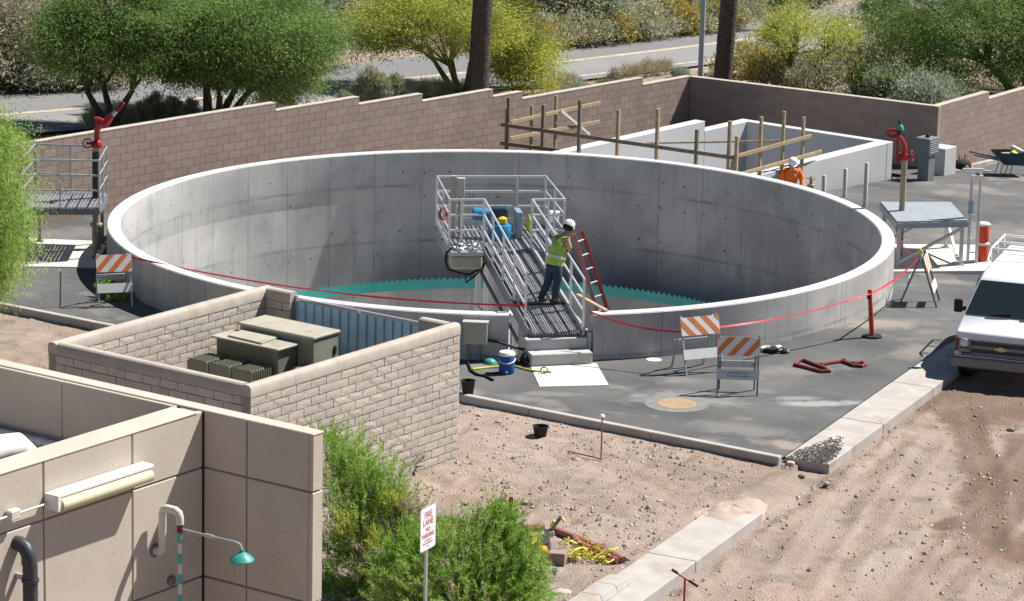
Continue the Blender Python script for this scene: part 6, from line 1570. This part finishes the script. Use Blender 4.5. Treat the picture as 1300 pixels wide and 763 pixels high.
b = MB(); b.bar(dv(699, 674), dv(713, 655), .07, .05); b.build('lever', 'galv_dark', vf, bevel=.01)
b = MB(); b.bar(dv(712, 656), dv(717, 662), .09, .03); b.bar(dv(699, 669), dv(704, 661), .10, .03); b.build('tag', 'yellow', vf)
c2 = GD(702, 714); b = MB(); b.box((c2.x, c2.y, c2.z+.09), (.42, .20, .20), rz=rad(-12)); tag(b.build('concrete_block', 'fence_block', bevel=.008), 'brown concrete block on the dirt under the hose valve', 'block')
def hose(label, pxs, r_, m_):
    pts = [GD(*q)+Vector((0, 0, r_*.9)) for q in pxs]; P2 = []
    for i in range(len(pts)-1):
        for k in range(4): q = pts[i]+(pts[i+1]-pts[i])*(k/4); q.z = max(q.z, gz_(q)+r_*.7); P2.append(q)
    P2.append(pts[-1]); b = MB(); b.tube(P2, r_, 8); return tag(b.build('hose', m_, smooth=True), label, 'hose')
hose('upper of two brown hoses running from the hydrant towards the gutter', [(703, 676), (716, 681), (730, 686), (744, 692), (760, 698), (776, 706), (792, 715)], .06, 'hose_brown')
hose('lower brown hose bending off beside the yellow tape heap', [(729, 687), (733, 692), (742, 697), (756, 702), (770, 710), (785, 716)], .06, 'hose_brown')
hose('red brown hose lying behind the shrub left of the hydrant', [(553, 662), (566, 662.5), (580, 664), (600, 666), (640, 669), (668, 673), (690, 672)], .055, 'hose_brown')
hose('short brown hose crossing the dirt beside the sign', [(551, 670), (560, 673), (575, 672), (590, 671)], .05, 'hose_brown')
rr = random.Random(12); b = MB()
for k in range(90):
    px, py = 718+rr.betavariate(1.3, 2)*62, 0; py = 690+(px-718)*.33+rr.uniform(-2, 18*(1-(px-718)/75)+4); p = GD(px, py)
    q = [p+Vector((0, 0, .03+rr.random()*.05))]
    for j in range(4): q.append(q[-1]+Vector((rr.uniform(-.12, .16), rr.uniform(-.1, .1), rr.uniform(-.05, .06))))
    for j in q: j.z = max(j.z, gz_(j)+.012)
    vs = []; fs = []
    for j, v in enumerate(q): d = Vector((rr.uniform(-1, 1), rr.uniform(-1, 1), rr.uniform(.2, 1.2))).normalized()*.013; vs += [v-d, v+d]
    for j in range(len(q)-1): fs.append((2*j, 2*j+1, 2*j+3, 2*j+2))
    b.add(vs, fs)
tag(b.build('caution_tape_heap', 'yellow'), 'crumpled heap of yellow caution tape on the dirt beside the hoses', 'tape heap')
c = GD(702, 725); b = MB(); b.hexa([c+Vector((x, y, .0)) for x, y in ((-.08, -.07), (.07, -.09), (.08, .06), (-.03, .09))], [c+Vector((x, y, .035+.02*x)) for x, y in ((-.07, -.06), (.06, -.08), (.07, .05), (-.03, .08))]); tag(b.build('rag', 'blue', bevel=.01), 'small blue rag lying on the dirt', 'rag')
c = GD(713, 752); b = MB(); b.lathe([(.17, -.02), (.16, .015), (.1, .03), (.02, .032)], c, 14); tag(b.build('valve_cover', 'concrete_curb', smooth=True), 'round dusty cover in the dirt beside the gutter', 'cover')
c = GD(867, 762); c = GD(868, 778); zt_ = ZAT(c, 733)
th_ = thing('t_handle_key', 'red valve key with black ended cross handle standing beside the gutter', 'valve key', c)
b = MB(); b.cyl((c.x, c.y, c.z-.05), (c.x, c.y, zt_), .018, n=8); b.build('shaft', 'red_paint', th_, smooth=True)
l_, r_ = D(853, 723, c.y+.05), D(886, 744.5, c.y-.12); m_ = (l_+r_)/2
b = MB(); b.cyl(l_+(r_-l_)*.22, l_+(r_-l_)*.66, .018, n=8); b.build('cross_handle', 'red_paint', th_, smooth=True)
for a, e in ((0, .23), (.65, 1)): b = MB(); b.cyl(l_+(r_-l_)*a, l_+(r_-l_)*e, .024, n=8); b.build('grip', 'rubber', th_, smooth=True)
# fire lane sign
sy = 46.6; sb = D(541, 900, sy); zb = gz_(Vector((D(541, 700, sy).x, sy, 0)))
sp = Vector((D(541, 700, sy).x, sy, zb))
sg = thing('fire_lane_sign', 'white and red fire lane no parking sign on a thin metal post among the shrubs', 'sign', sp, rad(63))
zt_, zl = ZAT(sp, 643), ZAT(sp, 697)
b = MB(); b.box((0, 0, (zt_-.05-zb)/2-.1), (.05, .035, zt_-.05-zb+.2)); b.build('post', 'galv', sg, local=True)
sw, shh = .46, zt_-zl
pl_ = arc((sw/2-.04, shh/2-.04), .04, 0, math.pi/2, 3)+arc((-sw/2+.04, shh/2-.04), .04, math.pi/2, math.pi, 3)+arc((-sw/2+.04, -shh/2+.04), .04, math.pi, 1.5*math.pi, 3)+arc((sw/2-.04, -shh/2+.04), .04, 1.5*math.pi, 2*math.pi, 3)
n = len(pl_); zc = (zt_+zl)/2-zb
b = MB(); b.add([(x, -.021, zc+y) for x, y in pl_]+[(x, -.027, zc+y) for x, y in pl_], [tuple(range(n)), tuple(range(2*n-1, n-1, -1))]+[(i, n+i, n+(i+1) % n, (i+1) % n) for i in range(n)]); sgp = b.build('sign_plate', 'sign_white', sg, local=True)
for t_, s_, dz_ in (('FIRE', .13, .21), ('LANE', .13, .095), ('NO', .085, -.015), ('PARKING', .088, -.105), ('BY ORDER OF', .035, -.18), ('FIRE DEPARTMENT', .035, -.225)):
    text_mesh(t_, s_, 'lettering', 'sign_red', sgp, Matrix.Translation((0, -.0285, zc+dz_)) @ Matrix.Rotation(math.pi/2, 4, 'X'), .0008, bold=.003 if s_ > .05 else 0)
b = MB(); b.lathe([(.012, 0), (.01, .006)], (0, -.027, zc-.27), 8, axis=(0, -1, 0)); b.build('bolt', 'galv_dark', sgp, local=True)
# a few bigger stones
rr = random.Random(21)
for k, (px, py, s) in enumerate(((608, 528, .07), (632, 537, .09), (606, 545, .06), (655, 657, .05), (590, 641, .07), (667, 640, .08), (676, 645, .05), (1004, 590, .09), (1018, 606, .09), (1050, 617, .06), (1008, 543, .04), (1283, 547, .09), (1290, 610, .05), (938, 545, .05))):
    c = GD(px, py); bm = bmesh.new(); bmesh.ops.create_icosphere(bm, subdivisions=1, radius=s)
    for v in bm.verts: v.co *= rr.uniform(.7, 1.15); v.co.z *= .7
    b = MB(); b.add([v.co+c+Vector((0, 0, s*.3)) for v in bm.verts], [tuple(v.index for v in f_.verts) for f_ in bm.faces]); bm.free()
    o = b.build('stone', 'pebble'); tag(o, 'fist sized stone lying on the bare dirt', 'stone', 'fist sized stones on the dirt')
# ------------------------------------------------------------------ vegetation
def leafquads(pos, dirs, L, W, rng):
    n = len(pos); d = dirs/np.linalg.norm(dirs, axis=1, keepdims=True)
    r = rng.normal(size=(n, 3)); s = np.cross(d, r); s /= np.linalg.norm(s, axis=1, keepdims=True)+1e-9
    Lr = (L*rng.uniform(.6, 1.4, n))[:, None]; Wr = (W*rng.uniform(.7, 1.3, n))[:, None]
    a = pos; m = pos+d*Lr*.5; e = pos+d*Lr
    return np.stack([a, m+s*Wr*.5, e, m-s*Wr*.5], 1)
def quad_object(name, Q, mat_, parent, org):
    V = (Q.reshape(-1, 3)-np.array(org)); n = len(Q)
    me = bpy.data.meshes.new(name); me.vertices.add(n*4); me.vertices.foreach_set('co', V.astype(np.float32).ravel())
    me.loops.add(n*4); me.loops.foreach_set('vertex_index', np.arange(n*4, dtype=np.int32)); me.polygons.add(n)
    me.polygons.foreach_set('loop_start', np.arange(n, dtype=np.int32)*4); me.update(calc_edges=True); me.materials.append(M(mat_))
    o = bpy.data.objects.new(name, me); COL.objects.link(o); o.parent = parent; return o
def crown_points(rng, c, rad_, nclump, hollow=.35, low=-.8, flat=1.0):
    """clump centres through an uneven crown volume"""
    out = []; c = np.array(c); rad_ = np.array(rad_)
    lob = rng.normal(size=(12, 3)); lob /= np.linalg.norm(lob, axis=1, keepdims=True); amp = rng.uniform(-.42, .34, 12)
    while len(out) < nclump:
        d = rng.normal(size=3); d /= np.linalg.norm(d)
        if d[2] < low: continue
        k = 1+sum(a*max(0, (d @ l))**5 for a, l in zip(amp, lob))
        r = (hollow+(1-hollow)*rng.random()**.45)*k
        out.append(c+d*rad_*r)
    return np.array(out)
def limbs(trunkbase, trunktop, r0, tips, rng, mat_, parent, org, multi=0):
    b = MB(); o_ = Vector(org); tb = Vector(trunkbase)-o_; tt = Vector(trunktop)-o_
    starts = []
    if multi:
        for k in range(multi):
            a = 2*math.pi*k/multi+rng.uniform(-.4, .4); e = tt+Vector((math.cos(a), math.sin(a), 0))*(tt-tb).length*.6
            mid = (tb+e)/2+Vector((rng.uniform(-.1, .1), rng.uniform(-.1, .1), -.05)); b.tube([tb+Vector((math.cos(a), math.sin(a), 0))*r0*.6-Vector((0, 0, .15)), mid, e], [r0*.8, r0*.62, r0*.45], 7); starts.append(e)
    else:
        mid = (tb+tt)/2+Vector((rng.uniform(-.08, .08), rng.uniform(-.08, .08), 0)); b.tube([tb-Vector((0, 0, .2)), mid, tt], [r0, r0*.8, r0*.62], 8); starts.append(tt)
    for t in tips:
        e = Vector(t)-o_; s = min(starts, key=lambda q: (q-e).length); d = e-s
        p1 = s+d*.35+Vector((rng.uniform(-.15, .15), rng.uniform(-.15, .15), d.length*.08)); p2 = s+d*.72+Vector((rng.uniform(-.15, .15), rng.uniform(-.15, .15), d.length*.06))
        b.tube([s, p1, p2, e], [r0*.36, r0*.24, r0*.13, r0*.04], 5)
    return b.build('trunk', mat_, parent, local=True, smooth=True)
def tree(name, label, base, c, rad_, nclump, nleaf, L, W, mats, droop=.3, clump=.45, seed=1, r0=.16, bark='bark', fork=.45, ntip=16, multi=0, group=None, low=-.8, hollow=.35, out=.6, cat='tree'):
    rng = np.random.default_rng(seed); base = Vector(base); org = tuple(base)
    t = thing(name, label, cat, base, 0, group)
    C = crown_points(rng, c, rad_, nclump, hollow, low)
    C[:, 2] = np.maximum(C[:, 2], base.z+.25)
    top = base+(Vector(c)-base)*fork
    tips = C[rng.choice(len(C), min(ntip, len(C)), replace=False)]
    limbs(base, top, r0, tips, rng, bark, t, org, multi)
    per = nleaf//nclump; cs = clump*rng.uniform(.4, 1.5, nclump)
    pos = np.repeat(C, per, 0)+rng.normal(size=(nclump*per, 3))*np.repeat(cs, per)[:, None]*np.array([1, 1, .62])
    od = pos-np.array(c); od /= np.linalg.norm(od, axis=1, keepdims=True)+1e-9
    dirs = od*out+rng.normal(size=pos.shape)*.55; dirs[:, 2] -= droop
    Q = leafquads(pos, dirs, L, W, rng)
    sel = rng.random(len(Q)) < .5
    k = np.repeat(rng.random(nclump) < .5, per)
    quad_object('crown', Q[k], mats[0], t, org); 
    if (~k).any(): quad_object('crown', Q[~k], mats[1], t, org)
    return t
def GP(px, py): p = G(px, py); return p
def at(px, py, y): return D(px, py, y)
def mpx(y): return F/(y*math.cos(TH)+ (CAMH)*math.sin(TH))      # rough pixels per metre at distance y
def px_tree(name, label, basepx, box, depth=1.0, **k):
    """crown given as a pixel box (x0,y0,x1,y1) at the base point's distance"""
    b = GP(*basepx); x0, y0, x1, y1 = box; c = at((x0+x1)/2, (y0+y1)/2, b.y); s = mpx(b.y)
    rx = (x1-x0)/2/s; rz_ = (y1-y0)/2/s
    return tree(name, label, b, c, (rx*.86, rx*.8*depth, rz_*.9), **k)
beyond = 'trees beyond the block wall'
px_tree('mesquite_tree', 'dark green mesquite with a slim forked trunk at the left beyond the block wall', (139, 167), (28, -30, 238, 124), nclump=260, nleaf=92000, L=.12, W=.026, mats=('leaf_mesquite', 'leaf_mesquite_dark'), droop=.45, clump=.30, seed=3, r0=.17, group=beyond, multi=3, low=-.62)
px_tree('mesquite_tree', 'broad dark green mesquite with spreading trunks above the middle of the left wall', (272, 166), (165, -35, 432, 152), nclump=340, nleaf=124000, L=.12, W=.026, mats=('leaf_mesquite_dark', 'leaf_mesquite'), droop=.45, clump=.33, seed=4, r0=.19, group=beyond, multi=5, low=-.8)
px_tree('palo_verde_tree', 'yellow flowering palo verde in front of the left palm trunk', (585, 117), (420, -30, 702, 98), nclump=300, nleaf=90000, L=.11, W=.024, mats=('leaf_paloverde', 'leaf_paloverde_green'), droop=.1, clump=.28, seed=5, r0=.15, bark='bark_green', group=beyond, multi=4, low=-.5)
px_tree('palo_verde_tree', 'low yellow palo verde branches hanging beside the left palm trunk', (655, 119), (618, 48, 708, 122), nclump=70, nleaf=17000, L=.11, W=.026, mats=('leaf_paloverde', 'leaf_paloverde'), droop=.2, clump=.32, seed=6, r0=.07, bark='bark_green', group=beyond, multi=2)
px_tree('palo_verde_tree', 'small open palo verde with forked trunk right of the right palm', (1027, 118), (930, 4, 1108, 90), nclump=150, nleaf=14000, L=.11, W=.022, mats=('leaf_paloverde_green', 'leaf_paloverde'), droop=.1, clump=.26, seed=7, r0=.13, bark='bark_green', group=beyond, multi=2, low=-.2, hollow=.25, ntip=40)
px_tree('mesquite_tree', 'large dense dark green mesquite at the upper right beyond the wall', (1296, 122), (1102, -70, 1420, 138), nclump=360, nleaf=120000, L=.12, W=.028, mats=('leaf_mesquite', 'leaf_mesquite_dark'), droop=.4, clump=.36, seed=8, r0=.24, group=beyond, multi=2, low=-.75)
px_tree('desert_bush', 'dark leafy bush under the large mesquite at the right', (1145, 132), (1085, 78, 1215, 136), nclump=60, nleaf=15000, L=.16, W=.045, mats=('leaf_darkgreen', 'leaf_mesquite_dark'), droop=.2, clump=.34, seed=19, r0=.06, group='bushes beyond the block wall', multi=3, cat='bush')
px_tree('mesquite_tree', 'bright feathery green mesquite hanging in at the left edge beside the platform', (-75, 458), (-150, 90, 56, 455), nclump=350, nleaf=80000, L=.10, W=.016, mats=('leaf_bright', 'leaf_bright'), droop=.75, clump=.26, seed=9, r0=.14, low=-.9, multi=3)
px_tree('desert_tree', 'greyish bare looking thicket tree at the upper left beyond the road', (22, 112), (-50, -30, 85, 108), nclump=100, nleaf=20000, L=.24, W=.03, mats=('leaf_grey', 'leaf_straw'), droop=-.2, clump=.5, seed=10, r0=.1, group=beyond, multi=4, hollow=.2)
px_tree('desert_tree', 'grey green tree behind the yellow palo verde beyond the road', (400, 84), (325, -40, 470, 78), nclump=90, nleaf=17000, L=.24, W=.05, mats=('leaf_grey', 'leaf_sage'), droop=.1, clump=.55, seed=11, r0=.12, group=beyond, multi=3)
px_tree('desert_tree', 'olive grey tree above the road right of the left palm', (715, 48), (655, -55, 800, 46), nclump=90, nleaf=18000, L=.24, W=.05, mats=('leaf_sage', 'leaf_olive'), droop=.1, clump=.55, seed=12, r0=.12, group=beyond, multi=3)
px_tree('desert_tree', 'dark green bushy tree above the flowering bushes at the top centre', (820, 30), (765, -60, 910, 30), nclump=90, nleaf=20000, L=.22, W=.06, mats=('leaf_darkgreen', 'leaf_mesquite_dark'), droop=.1, clump=.5, seed=13, r0=.12, group=beyond, multi=3)
# flowering and grey bushes along the road
def bush_proto(name, rad_, nclump, nleaf, L, W, mats, seed, droop=-.3, clump=.22, stems=9):
    rng = np.random.default_rng(seed); t = bpy.data.objects.new(name, None); COL.objects.link(t); MINV[t.name] = Matrix.Identity(4)
    C = crown_points(rng, (0, 0, rad_[2]*.55), rad_, nclump, .3, -.3); C[:, 2] = np.maximum(C[:, 2], .06)
    b = MB()
    for k in range(stems): e = Vector(C[rng.integers(len(C))]); b.tube([Vector((0, 0, -.05)), e*.5+Vector((0, 0, .05)), e], [.025, .016, .006], 4)
    b.build('stems', 'bark', t, local=True)
    per = nleaf//nclump; pos = np.repeat(C, per, 0)+rng.normal(size=(nclump*per, 3))*clump*np.array([1, 1, .7]); pos[:, 2] = np.maximum(pos[:, 2], .01)
    dirs = pos-np.array([0, 0, 0]); dirs = dirs/np.linalg.norm(dirs, axis=1, keepdims=True)*.7+rng.normal(size=pos.shape)*.5; dirs[:, 2] -= droop
    Q = leafquads(pos, dirs, L, W, rng); k = np.repeat(rng.random(nclump) < .5, per)
    quad_object('foliage', Q[k], mats[0], t, (0, 0, 0)); quad_object('foliage', Q[~k], mats[1], t, (0, 0, 0))
    return t
protos = {
 'yellow': bush_proto('flowering_bush', (.95, .9, .75), 34, 4200, .16, .055, ('leaf_yellow', 'leaf_olive'), 31),
 'olive': bush_proto('desert_bush', (.95, .9, .8), 34, 4200, .16, .045, ('leaf_olive', 'leaf_grey'), 32),
 'sage': bush_proto('sage_bush', (.85, .8, .75), 30, 3600, .15, .04, ('leaf_sage', 'leaf_sage'), 33, droop=-.5),
 'tuft': bush_proto('grass_tuft', (.45, .45, .55), 18, 1200, .28, .018, ('leaf_straw', 'leaf_olive'), 34, droop=-.8, clump=.14, stems=3),
 'spike': bush_proto('upright_shrub', (.5, .5, 1.0), 34, 3400, .17, .035, ('leaf_sage', 'leaf_olive'), 35, droop=-.9, clump=.11),
 'green': bush_proto('green_bush', (.9, .85, .8), 34, 4200, .16, .045, ('leaf_mesquite_dark', 'leaf_darkgreen'), 36)}
used = set()
def bush(kind, px, py, s, label, group, grow=(1, 1, 1)):
    p = protos[kind]; o = p if kind not in used else copy_tree(p); used.add(kind)
    g_ = G(px, py); g_.z = gz_(g_) if g_.y > 60 else g_.z
    o.location = g_; o.rotation_euler = (0, 0, (px*7.3) % 6.28); o.scale = (s*grow[0], s*grow[1], s*grow[2])
    tag(o, label, 'bush' if kind != 'tuft' else 'grass', group); return o
grp = 'bushes along the far side of the road'
for i, (k, px, py, s) in enumerate((('olive', 690, 62, 1.0), ('yellow', 708, 60, .9), ('olive', 733, 58, 1.0), ('yellow', 760, 55, 1.1), ('green', 762, 54, .5), ('yellow', 786, 51, 1.0), ('olive', 800, 50, .9), ('olive', 822, 49, 1.1), ('yellow', 846, 44, 1.1), ('yellow', 866, 41, 1.1), ('olive', 884, 41, 1.0), ('yellow', 905, 39, 1.0), ('olive', 929, 36, 1.0), ('yellow', 668, 66, 1.0))):
    lab = {'olive': 'olive grey rounded bush in the row across the road', 'yellow': 'yellow flowering rounded bush in the row across the road', 'green': 'small dark green bush in the row across the road'}[k]
    bush(k, px, py, s*.92, lab, grp+(' yellow' if k == 'yellow' else ' olive' if k == 'olive' else ''))
for (k, px, py, s) in (('yellow', 18, 112, 1.1), ('sage', 52, 114, 1.0), ('yellow', 95, 111, 1.2), ('sage', 76, 114, .9), ('olive', 118, 108, 1.2), ('olive', -8, 115, 1.2), ('yellow', 36, 108, 1.2)):
    lab = {'olive': 'olive grey bush by the road at the upper left', 'yellow': 'yellowish bush by the road at the upper left', 'sage': 'pale grey bush by the road at the upper left'}[k]
    bush(k, px, py, s*1.1, lab, 'bushes by the road at the upper left '+k)
for (px, py, s) in ((456, 136, .6), (471, 133, .75), (484, 132, .65), (499, 130, .6), (436, 140, .4), (507, 128, .4)): bush('spike', px, py, s, 'upright grey green shrub standing just behind the stepped wall', 'upright shrubs behind the stepped wall', (1, 1, 1.1))
for (px, py, s) in ((178, 163, .55), (200, 160, .7), (220, 157, .6), (240, 153, .5), (165, 166, .45)): bush('spike', px, py, s, 'upright green shrub under the two left mesquites', 'upright shrubs under the left mesquites')
bush('sage', 735, 122, .45, 'pale grey green shrub behind the wall right of the yellow branches', None); bush('green', 769, 113, .35, 'low green shrub behind the wall beside the pale shrub', None)
bush('sage', 1165, 142, .95, 'large pale sage bush behind the shaded wall', None); bush('sage', 1190, 145, .9, 'smaller pale sage bush at the corner of the shaded wall', None)
bush('sage', 1125, 132, .9, 'grey bush behind the wall left of the large sage bush', None); bush('olive', 1075, 118, 1.3, 'olive bush behind the small palo verde', None)
bush('olive', 1108, 90, 1.6, 'grey green bush between the palo verde and the large mesquite', None)
bush('olive', 1050, 125, 1.0, 'olive bush at the foot of the small palo verde', None); bush('yellow', 1085, 120, 1.0, 'yellowish bush right of the small palo verde trunk', None)
bush('yellow', 945, 95, .9, 'yellow green bush close to the right palm trunk', None); bush('yellow', 985, 112, 1.0, 'yellow green bush left of the small palo verde trunk', None)
bush('sage', 865, 100, .3, 'small green bush behind the far wall corner', None); bush('green', 858, 98, .25, 'low dark bush behind the far wall corner', None)
bush('sage', 1000, 10, 1.2, 'pale bush on the slope at the top right', None); bush('green', 962, 12, 1.6, 'green bush on the slope right of the light pole', None); bush('green', 1040, 8, .8, 'dark bush by the side road at the top right', None)
for i, (px, py, s) in enumerate(((820, 97, .7), (835, 95, .6), (845, 93, .6), (800, 101, .7), (912, 100, .6), (1010, 117, .8), (1062, 122, .8), (780, 105, .6), (560, 120, .7), (540, 123, .7), (965, 108, .8), (995, 113, .8), (340, 140, .7), (362, 137, .6), (150, 160, .8), (125, 165, .9), (1000, 60, 1.0), (985, 40, 1.0), (700, 117, .7), (720, 112, .7))):
    bush('tuft', px, py, s*.9, 'dry grass tuft beyond the block wall', 'dry grass tufts beyond the block wall')
# fill the far slope up to the top of the picture
rr = random.Random(77)
for k in range(24):
    px = rr.uniform(-40, 1340); py = rr.uniform(-32, 20)
    if 940 < px < 1150: continue
    bush(rr.choice(['olive', 'sage', 'green', 'olive']), px, py, rr.uniform(1.3, 2.3), 'scrub bush on the far slope at the top of the view', 'scrub bushes on the far slope')
# palms and light pole
def palm(label, px0, py0, px1, wpx, seed, hgt):
    b_ = G(px0, py0); p1 = D(px1, 0, b_.y); s = mpx(b_.y); r0 = wpx/2/s; rng = np.random.default_rng(seed)
    d = (p1-b_); d *= hgt/d.z
    t = thing('palm_tree', label, 'tree', b_, 0, 'tall palm trunks beyond the wall')
    pts = [Vector((0, 0, -.3))]+[d*(k/30) for k in range(31)]; rs = [r0*1.25]+[r0*(1.12-.25*k/30)*(1+.05*(k % 2)) for k in range(31)]
    b = MB(); b.tube(pts, rs, 16); b.build('trunk', 'palm_bark', t, local=True, smooth=True, sharp=80)
    Q = []; top = np.array(d)
    for k in range(46):
        a = rng.uniform(0, 6.28); el_ = rng.uniform(-.7, 1.2); L_ = rng.uniform(1.6, 2.3)
        dr = np.array([math.cos(a)*math.cos(el_), math.sin(a)*math.cos(el_), math.sin(el_)]); sd = np.array([-math.sin(a), math.cos(a), 0])
        for j in range(26):
            tt = .3+.7*j/26; pos = top+dr*L_*tt+np.array([0, 0, -.6*tt**2])
            for s_ in (-1, 1): Q.append((pos, dr*.5+sd*s_*.9+np.array([0, 0, -.3])))
    Q = np.array(Q); quad_object('crown', leafquads(Q[:, 0], Q[:, 1], .7, .06, rng), 'leaf_olive', t, (0, 0, 0))
palm('tall dark palm trunk in front of the yellow palo verde', 606, 134, 613, 23.5, 3, 15)
palm('tall brown palm trunk beside the light pole', 917, 106, 926, 20.5, 4, 15)
lpb = G(889, 104); lt1 = D(893, 0, lpb.y); d = lt1-lpb; d *= 8.5/d.z
lpo = thing('light_pole', 'slim blue grey light pole beyond the far wall corner', 'light pole', lpb)
b = MB(); b.tube([Vector((0, 0, -.2)), d*.5, d], [.095, .085, .07], 12); b.build('pole', 'pole_paint', lpo, local=True, smooth=True)
b = MB(); b.tube([d, d+Vector((-.4, .1, .25)), d+Vector((-1.4, .4, .4))], .04, 8); b.build('arm', 'pole_paint', lpo, local=True, smooth=True)
b = MB(); b.box(d+Vector((-1.6, .45, .38)), (.6, .25, .12)); b.build('lamp_head', 'cab_grey', lpo, local=True, bevel=.03)
hb = D(892, 37, lpb.y)-lpb; b = MB(); b.cyl(hb-Vector((0, 0, .05)), hb+Vector((0, 0, .03)), .10, n=12); b.build('band', 'cab_light', lpo, local=True)
# utility box by the side road
ub = G(1107, 9); ubo = thing('utility_box', 'dark utility box with a white top by the road at the top right', 'utility box', ub)
b = MB(); b.box(ub+Vector((0, 0, .14)), (.55, .5, .34)); b.build('body', 'car_grey', ubo, bevel=.01)
b = MB(); b.box(ub+Vector((0, 0, .36)), (.6, .55, .10)); b.build('lid', 'white_paint', ubo, bevel=.01)
# ------------------------------------------------------------------ foreground shrubs
def broom(label, basepx, blobs, n, L, W, mats, seed, group=None, name='broom_shrub'):
    """fine upright foliage; blobs: pixel centre and radius in metres"""
    rng = np.random.default_rng(seed); b0 = GD(*basepx); t = thing(name, label, 'shrub', b0, 0, group)
    stems = MB(); allQ = [[], []]
    for i, (px, py, dy, rx, rz_) in enumerate(blobs):
        c = np.array(D(px, py, b0.y+dy)); m = n//len(blobs)
        per = 42; nt_ = max(1, m//per)                   # sprays: leaves set along thin twigs
        o3 = c+rng.normal(size=(nt_, 3))*np.array([rx, rx*.9, rz_])*.46
        td = (o3-np.array(b0))*np.array([.55, .55, .35])+rng.normal(size=(nt_, 3))*.30; td[:, 2] += .35; td /= np.linalg.norm(td, axis=1, keepdims=True)
        tl = rng.uniform(.16, .42, nt_)*(1 if m > 2000 else .45)
        u = np.tile(np.linspace(0, 1, per), nt_)
        pos = np.repeat(o3, per, 0)+np.repeat(td*tl[:, None], per, 0)*u[:, None]+rng.normal(size=(nt_*per, 3))*.012
        gzv = ground_z(pos[:, 0], pos[:, 1]); pos[:, 2] = np.maximum(pos[:, 2], gzv+.03)
        dirs = np.repeat(td, per, 0)*.75+rng.normal(size=pos.shape)*.42
        q = leafquads(pos, dirs, L, W, rng); allQ[i % 2].append(q)
        for k in range(5): stems.tube([Vector((rng.uniform(-.15, .15), rng.uniform(-.15, .15), -.05)), (Vector(c)-b0)*.5, Vector(c)-b0+Vector(rng.normal(size=3)*.15)], [.02, .013, .005], 4)
    stems.build('stems', 'bark', t, local=True)
    for q, m_ in zip(allQ, mats):
        if q: quad_object('foliage', np.concatenate(q), m_, t, tuple(b0))
    return t
broom('tall bright green feathery shrub rising at the end of the precast wall', (462, 735), [(430, 585, .5, .50, .5), (455, 600, .3, .5, .45), (480, 625, .2, .45, .4), (440, 640, 0, .55, .5), (495, 655, .1, .4, .35), (465, 670, -.1, .6, .45), (430, 700, -.2, .55, .5), (475, 715, -.3, .55, .45), (450, 745, -.5, .6, .4), (505, 690, 0, .35, .35)], 50000, .075, .012, ('leaf_broom', 'leaf_bright'), 41)
broom('wide bright green feathery shrub in front of the yellow hydrant', (590, 790), [(632, 668, .5, .20, .28), (610, 685, .4, .42, .35), (650, 695, .3, .26, .26), (570, 695, .3, .42, .36), (530, 705, .3, .42, .38), (640, 715, .1, .5, .4), (590, 725, 0, .55, .42), (545, 735, 0, .5, .42), (505, 725, .1, .4, .4), (662, 735, 0, .28, .26), (620, 750, -.2, .55, .36), (560, 762, -.3, .55, .36), (660, 758, -.2, .42, .34), (510, 758, -.2, .45, .36)], 66000, .075, .012, ('leaf_broom', 'leaf_bright'), 42)
broom('straw coloured dry weeds between the two green shrubs', (505, 770), [(500, 640, 1.0, .22, .2), (520, 650, 1.0, .25, .18), (475, 690, .6, .2, .25), (462, 720, .3, .22, .3), (440, 672, .6, .2, .2)], 4200, .09, .012, ('leaf_paloverde', 'leaf_straw'), 43, name='dry_weed')
broom('grey dry twiggy weed at the right side of the wide shrub', (655, 770), [(650, 735, .0, .25, .4), (640, 752, -.1, .3, .3), (672, 752, -.1, .25, .25)], 3500, .13, .012, ('leaf_grey', 'leaf_straw'), 44, name='dry_weed')
broom('small pale grey weed at the foot of the block enclosure', (520, 600), [(518, 592, 0, .16, .14), (526, 585, 0, .12, .12), (510, 598, 0, .14, .1)], 1500, .08, .016, ('leaf_sage', 'leaf_sage'), 45, name='weed')
broom('small green weed in the tank shadow behind the left barricade', (150, 386), [(148, 381, 0, .22, .12), (138, 370, .1, .2, .16), (155, 384, 0, .2, .1)], 1100, .12, .03, ('leaf_bright', 'leaf_broom'), 46, name='weed')

# single out look-alike bushes by their place in the row
ORD = ['leftmost', 'second from left', 'third from left', 'fourth from left', 'fifth from left', 'sixth from left', 'seventh from left', 'eighth from left', 'ninth from left', 'tenth from left', 'eleventh from left', 'twelfth from left', 'thirteenth from left', 'fourteenth from left', 'fifteenth from left', 'sixteenth from left', 'seventeenth from left', 'eighteenth from left', 'nineteenth from left', 'twentieth from left']
byl = {}
for o in list(COL.objects):
    if o.parent is None and o.get('group') and o.get('label'): byl.setdefault(o['label'], []).append(o)
for lab, os_ in byl.items():
    if len(os_) > 1:
        os_.sort(key=lambda o: proj(o.location)[0])
        for i, o in enumerate(os_): o['label'] = lab+', '+(ORD[i] if i < len(os_)-1 else 'rightmost')
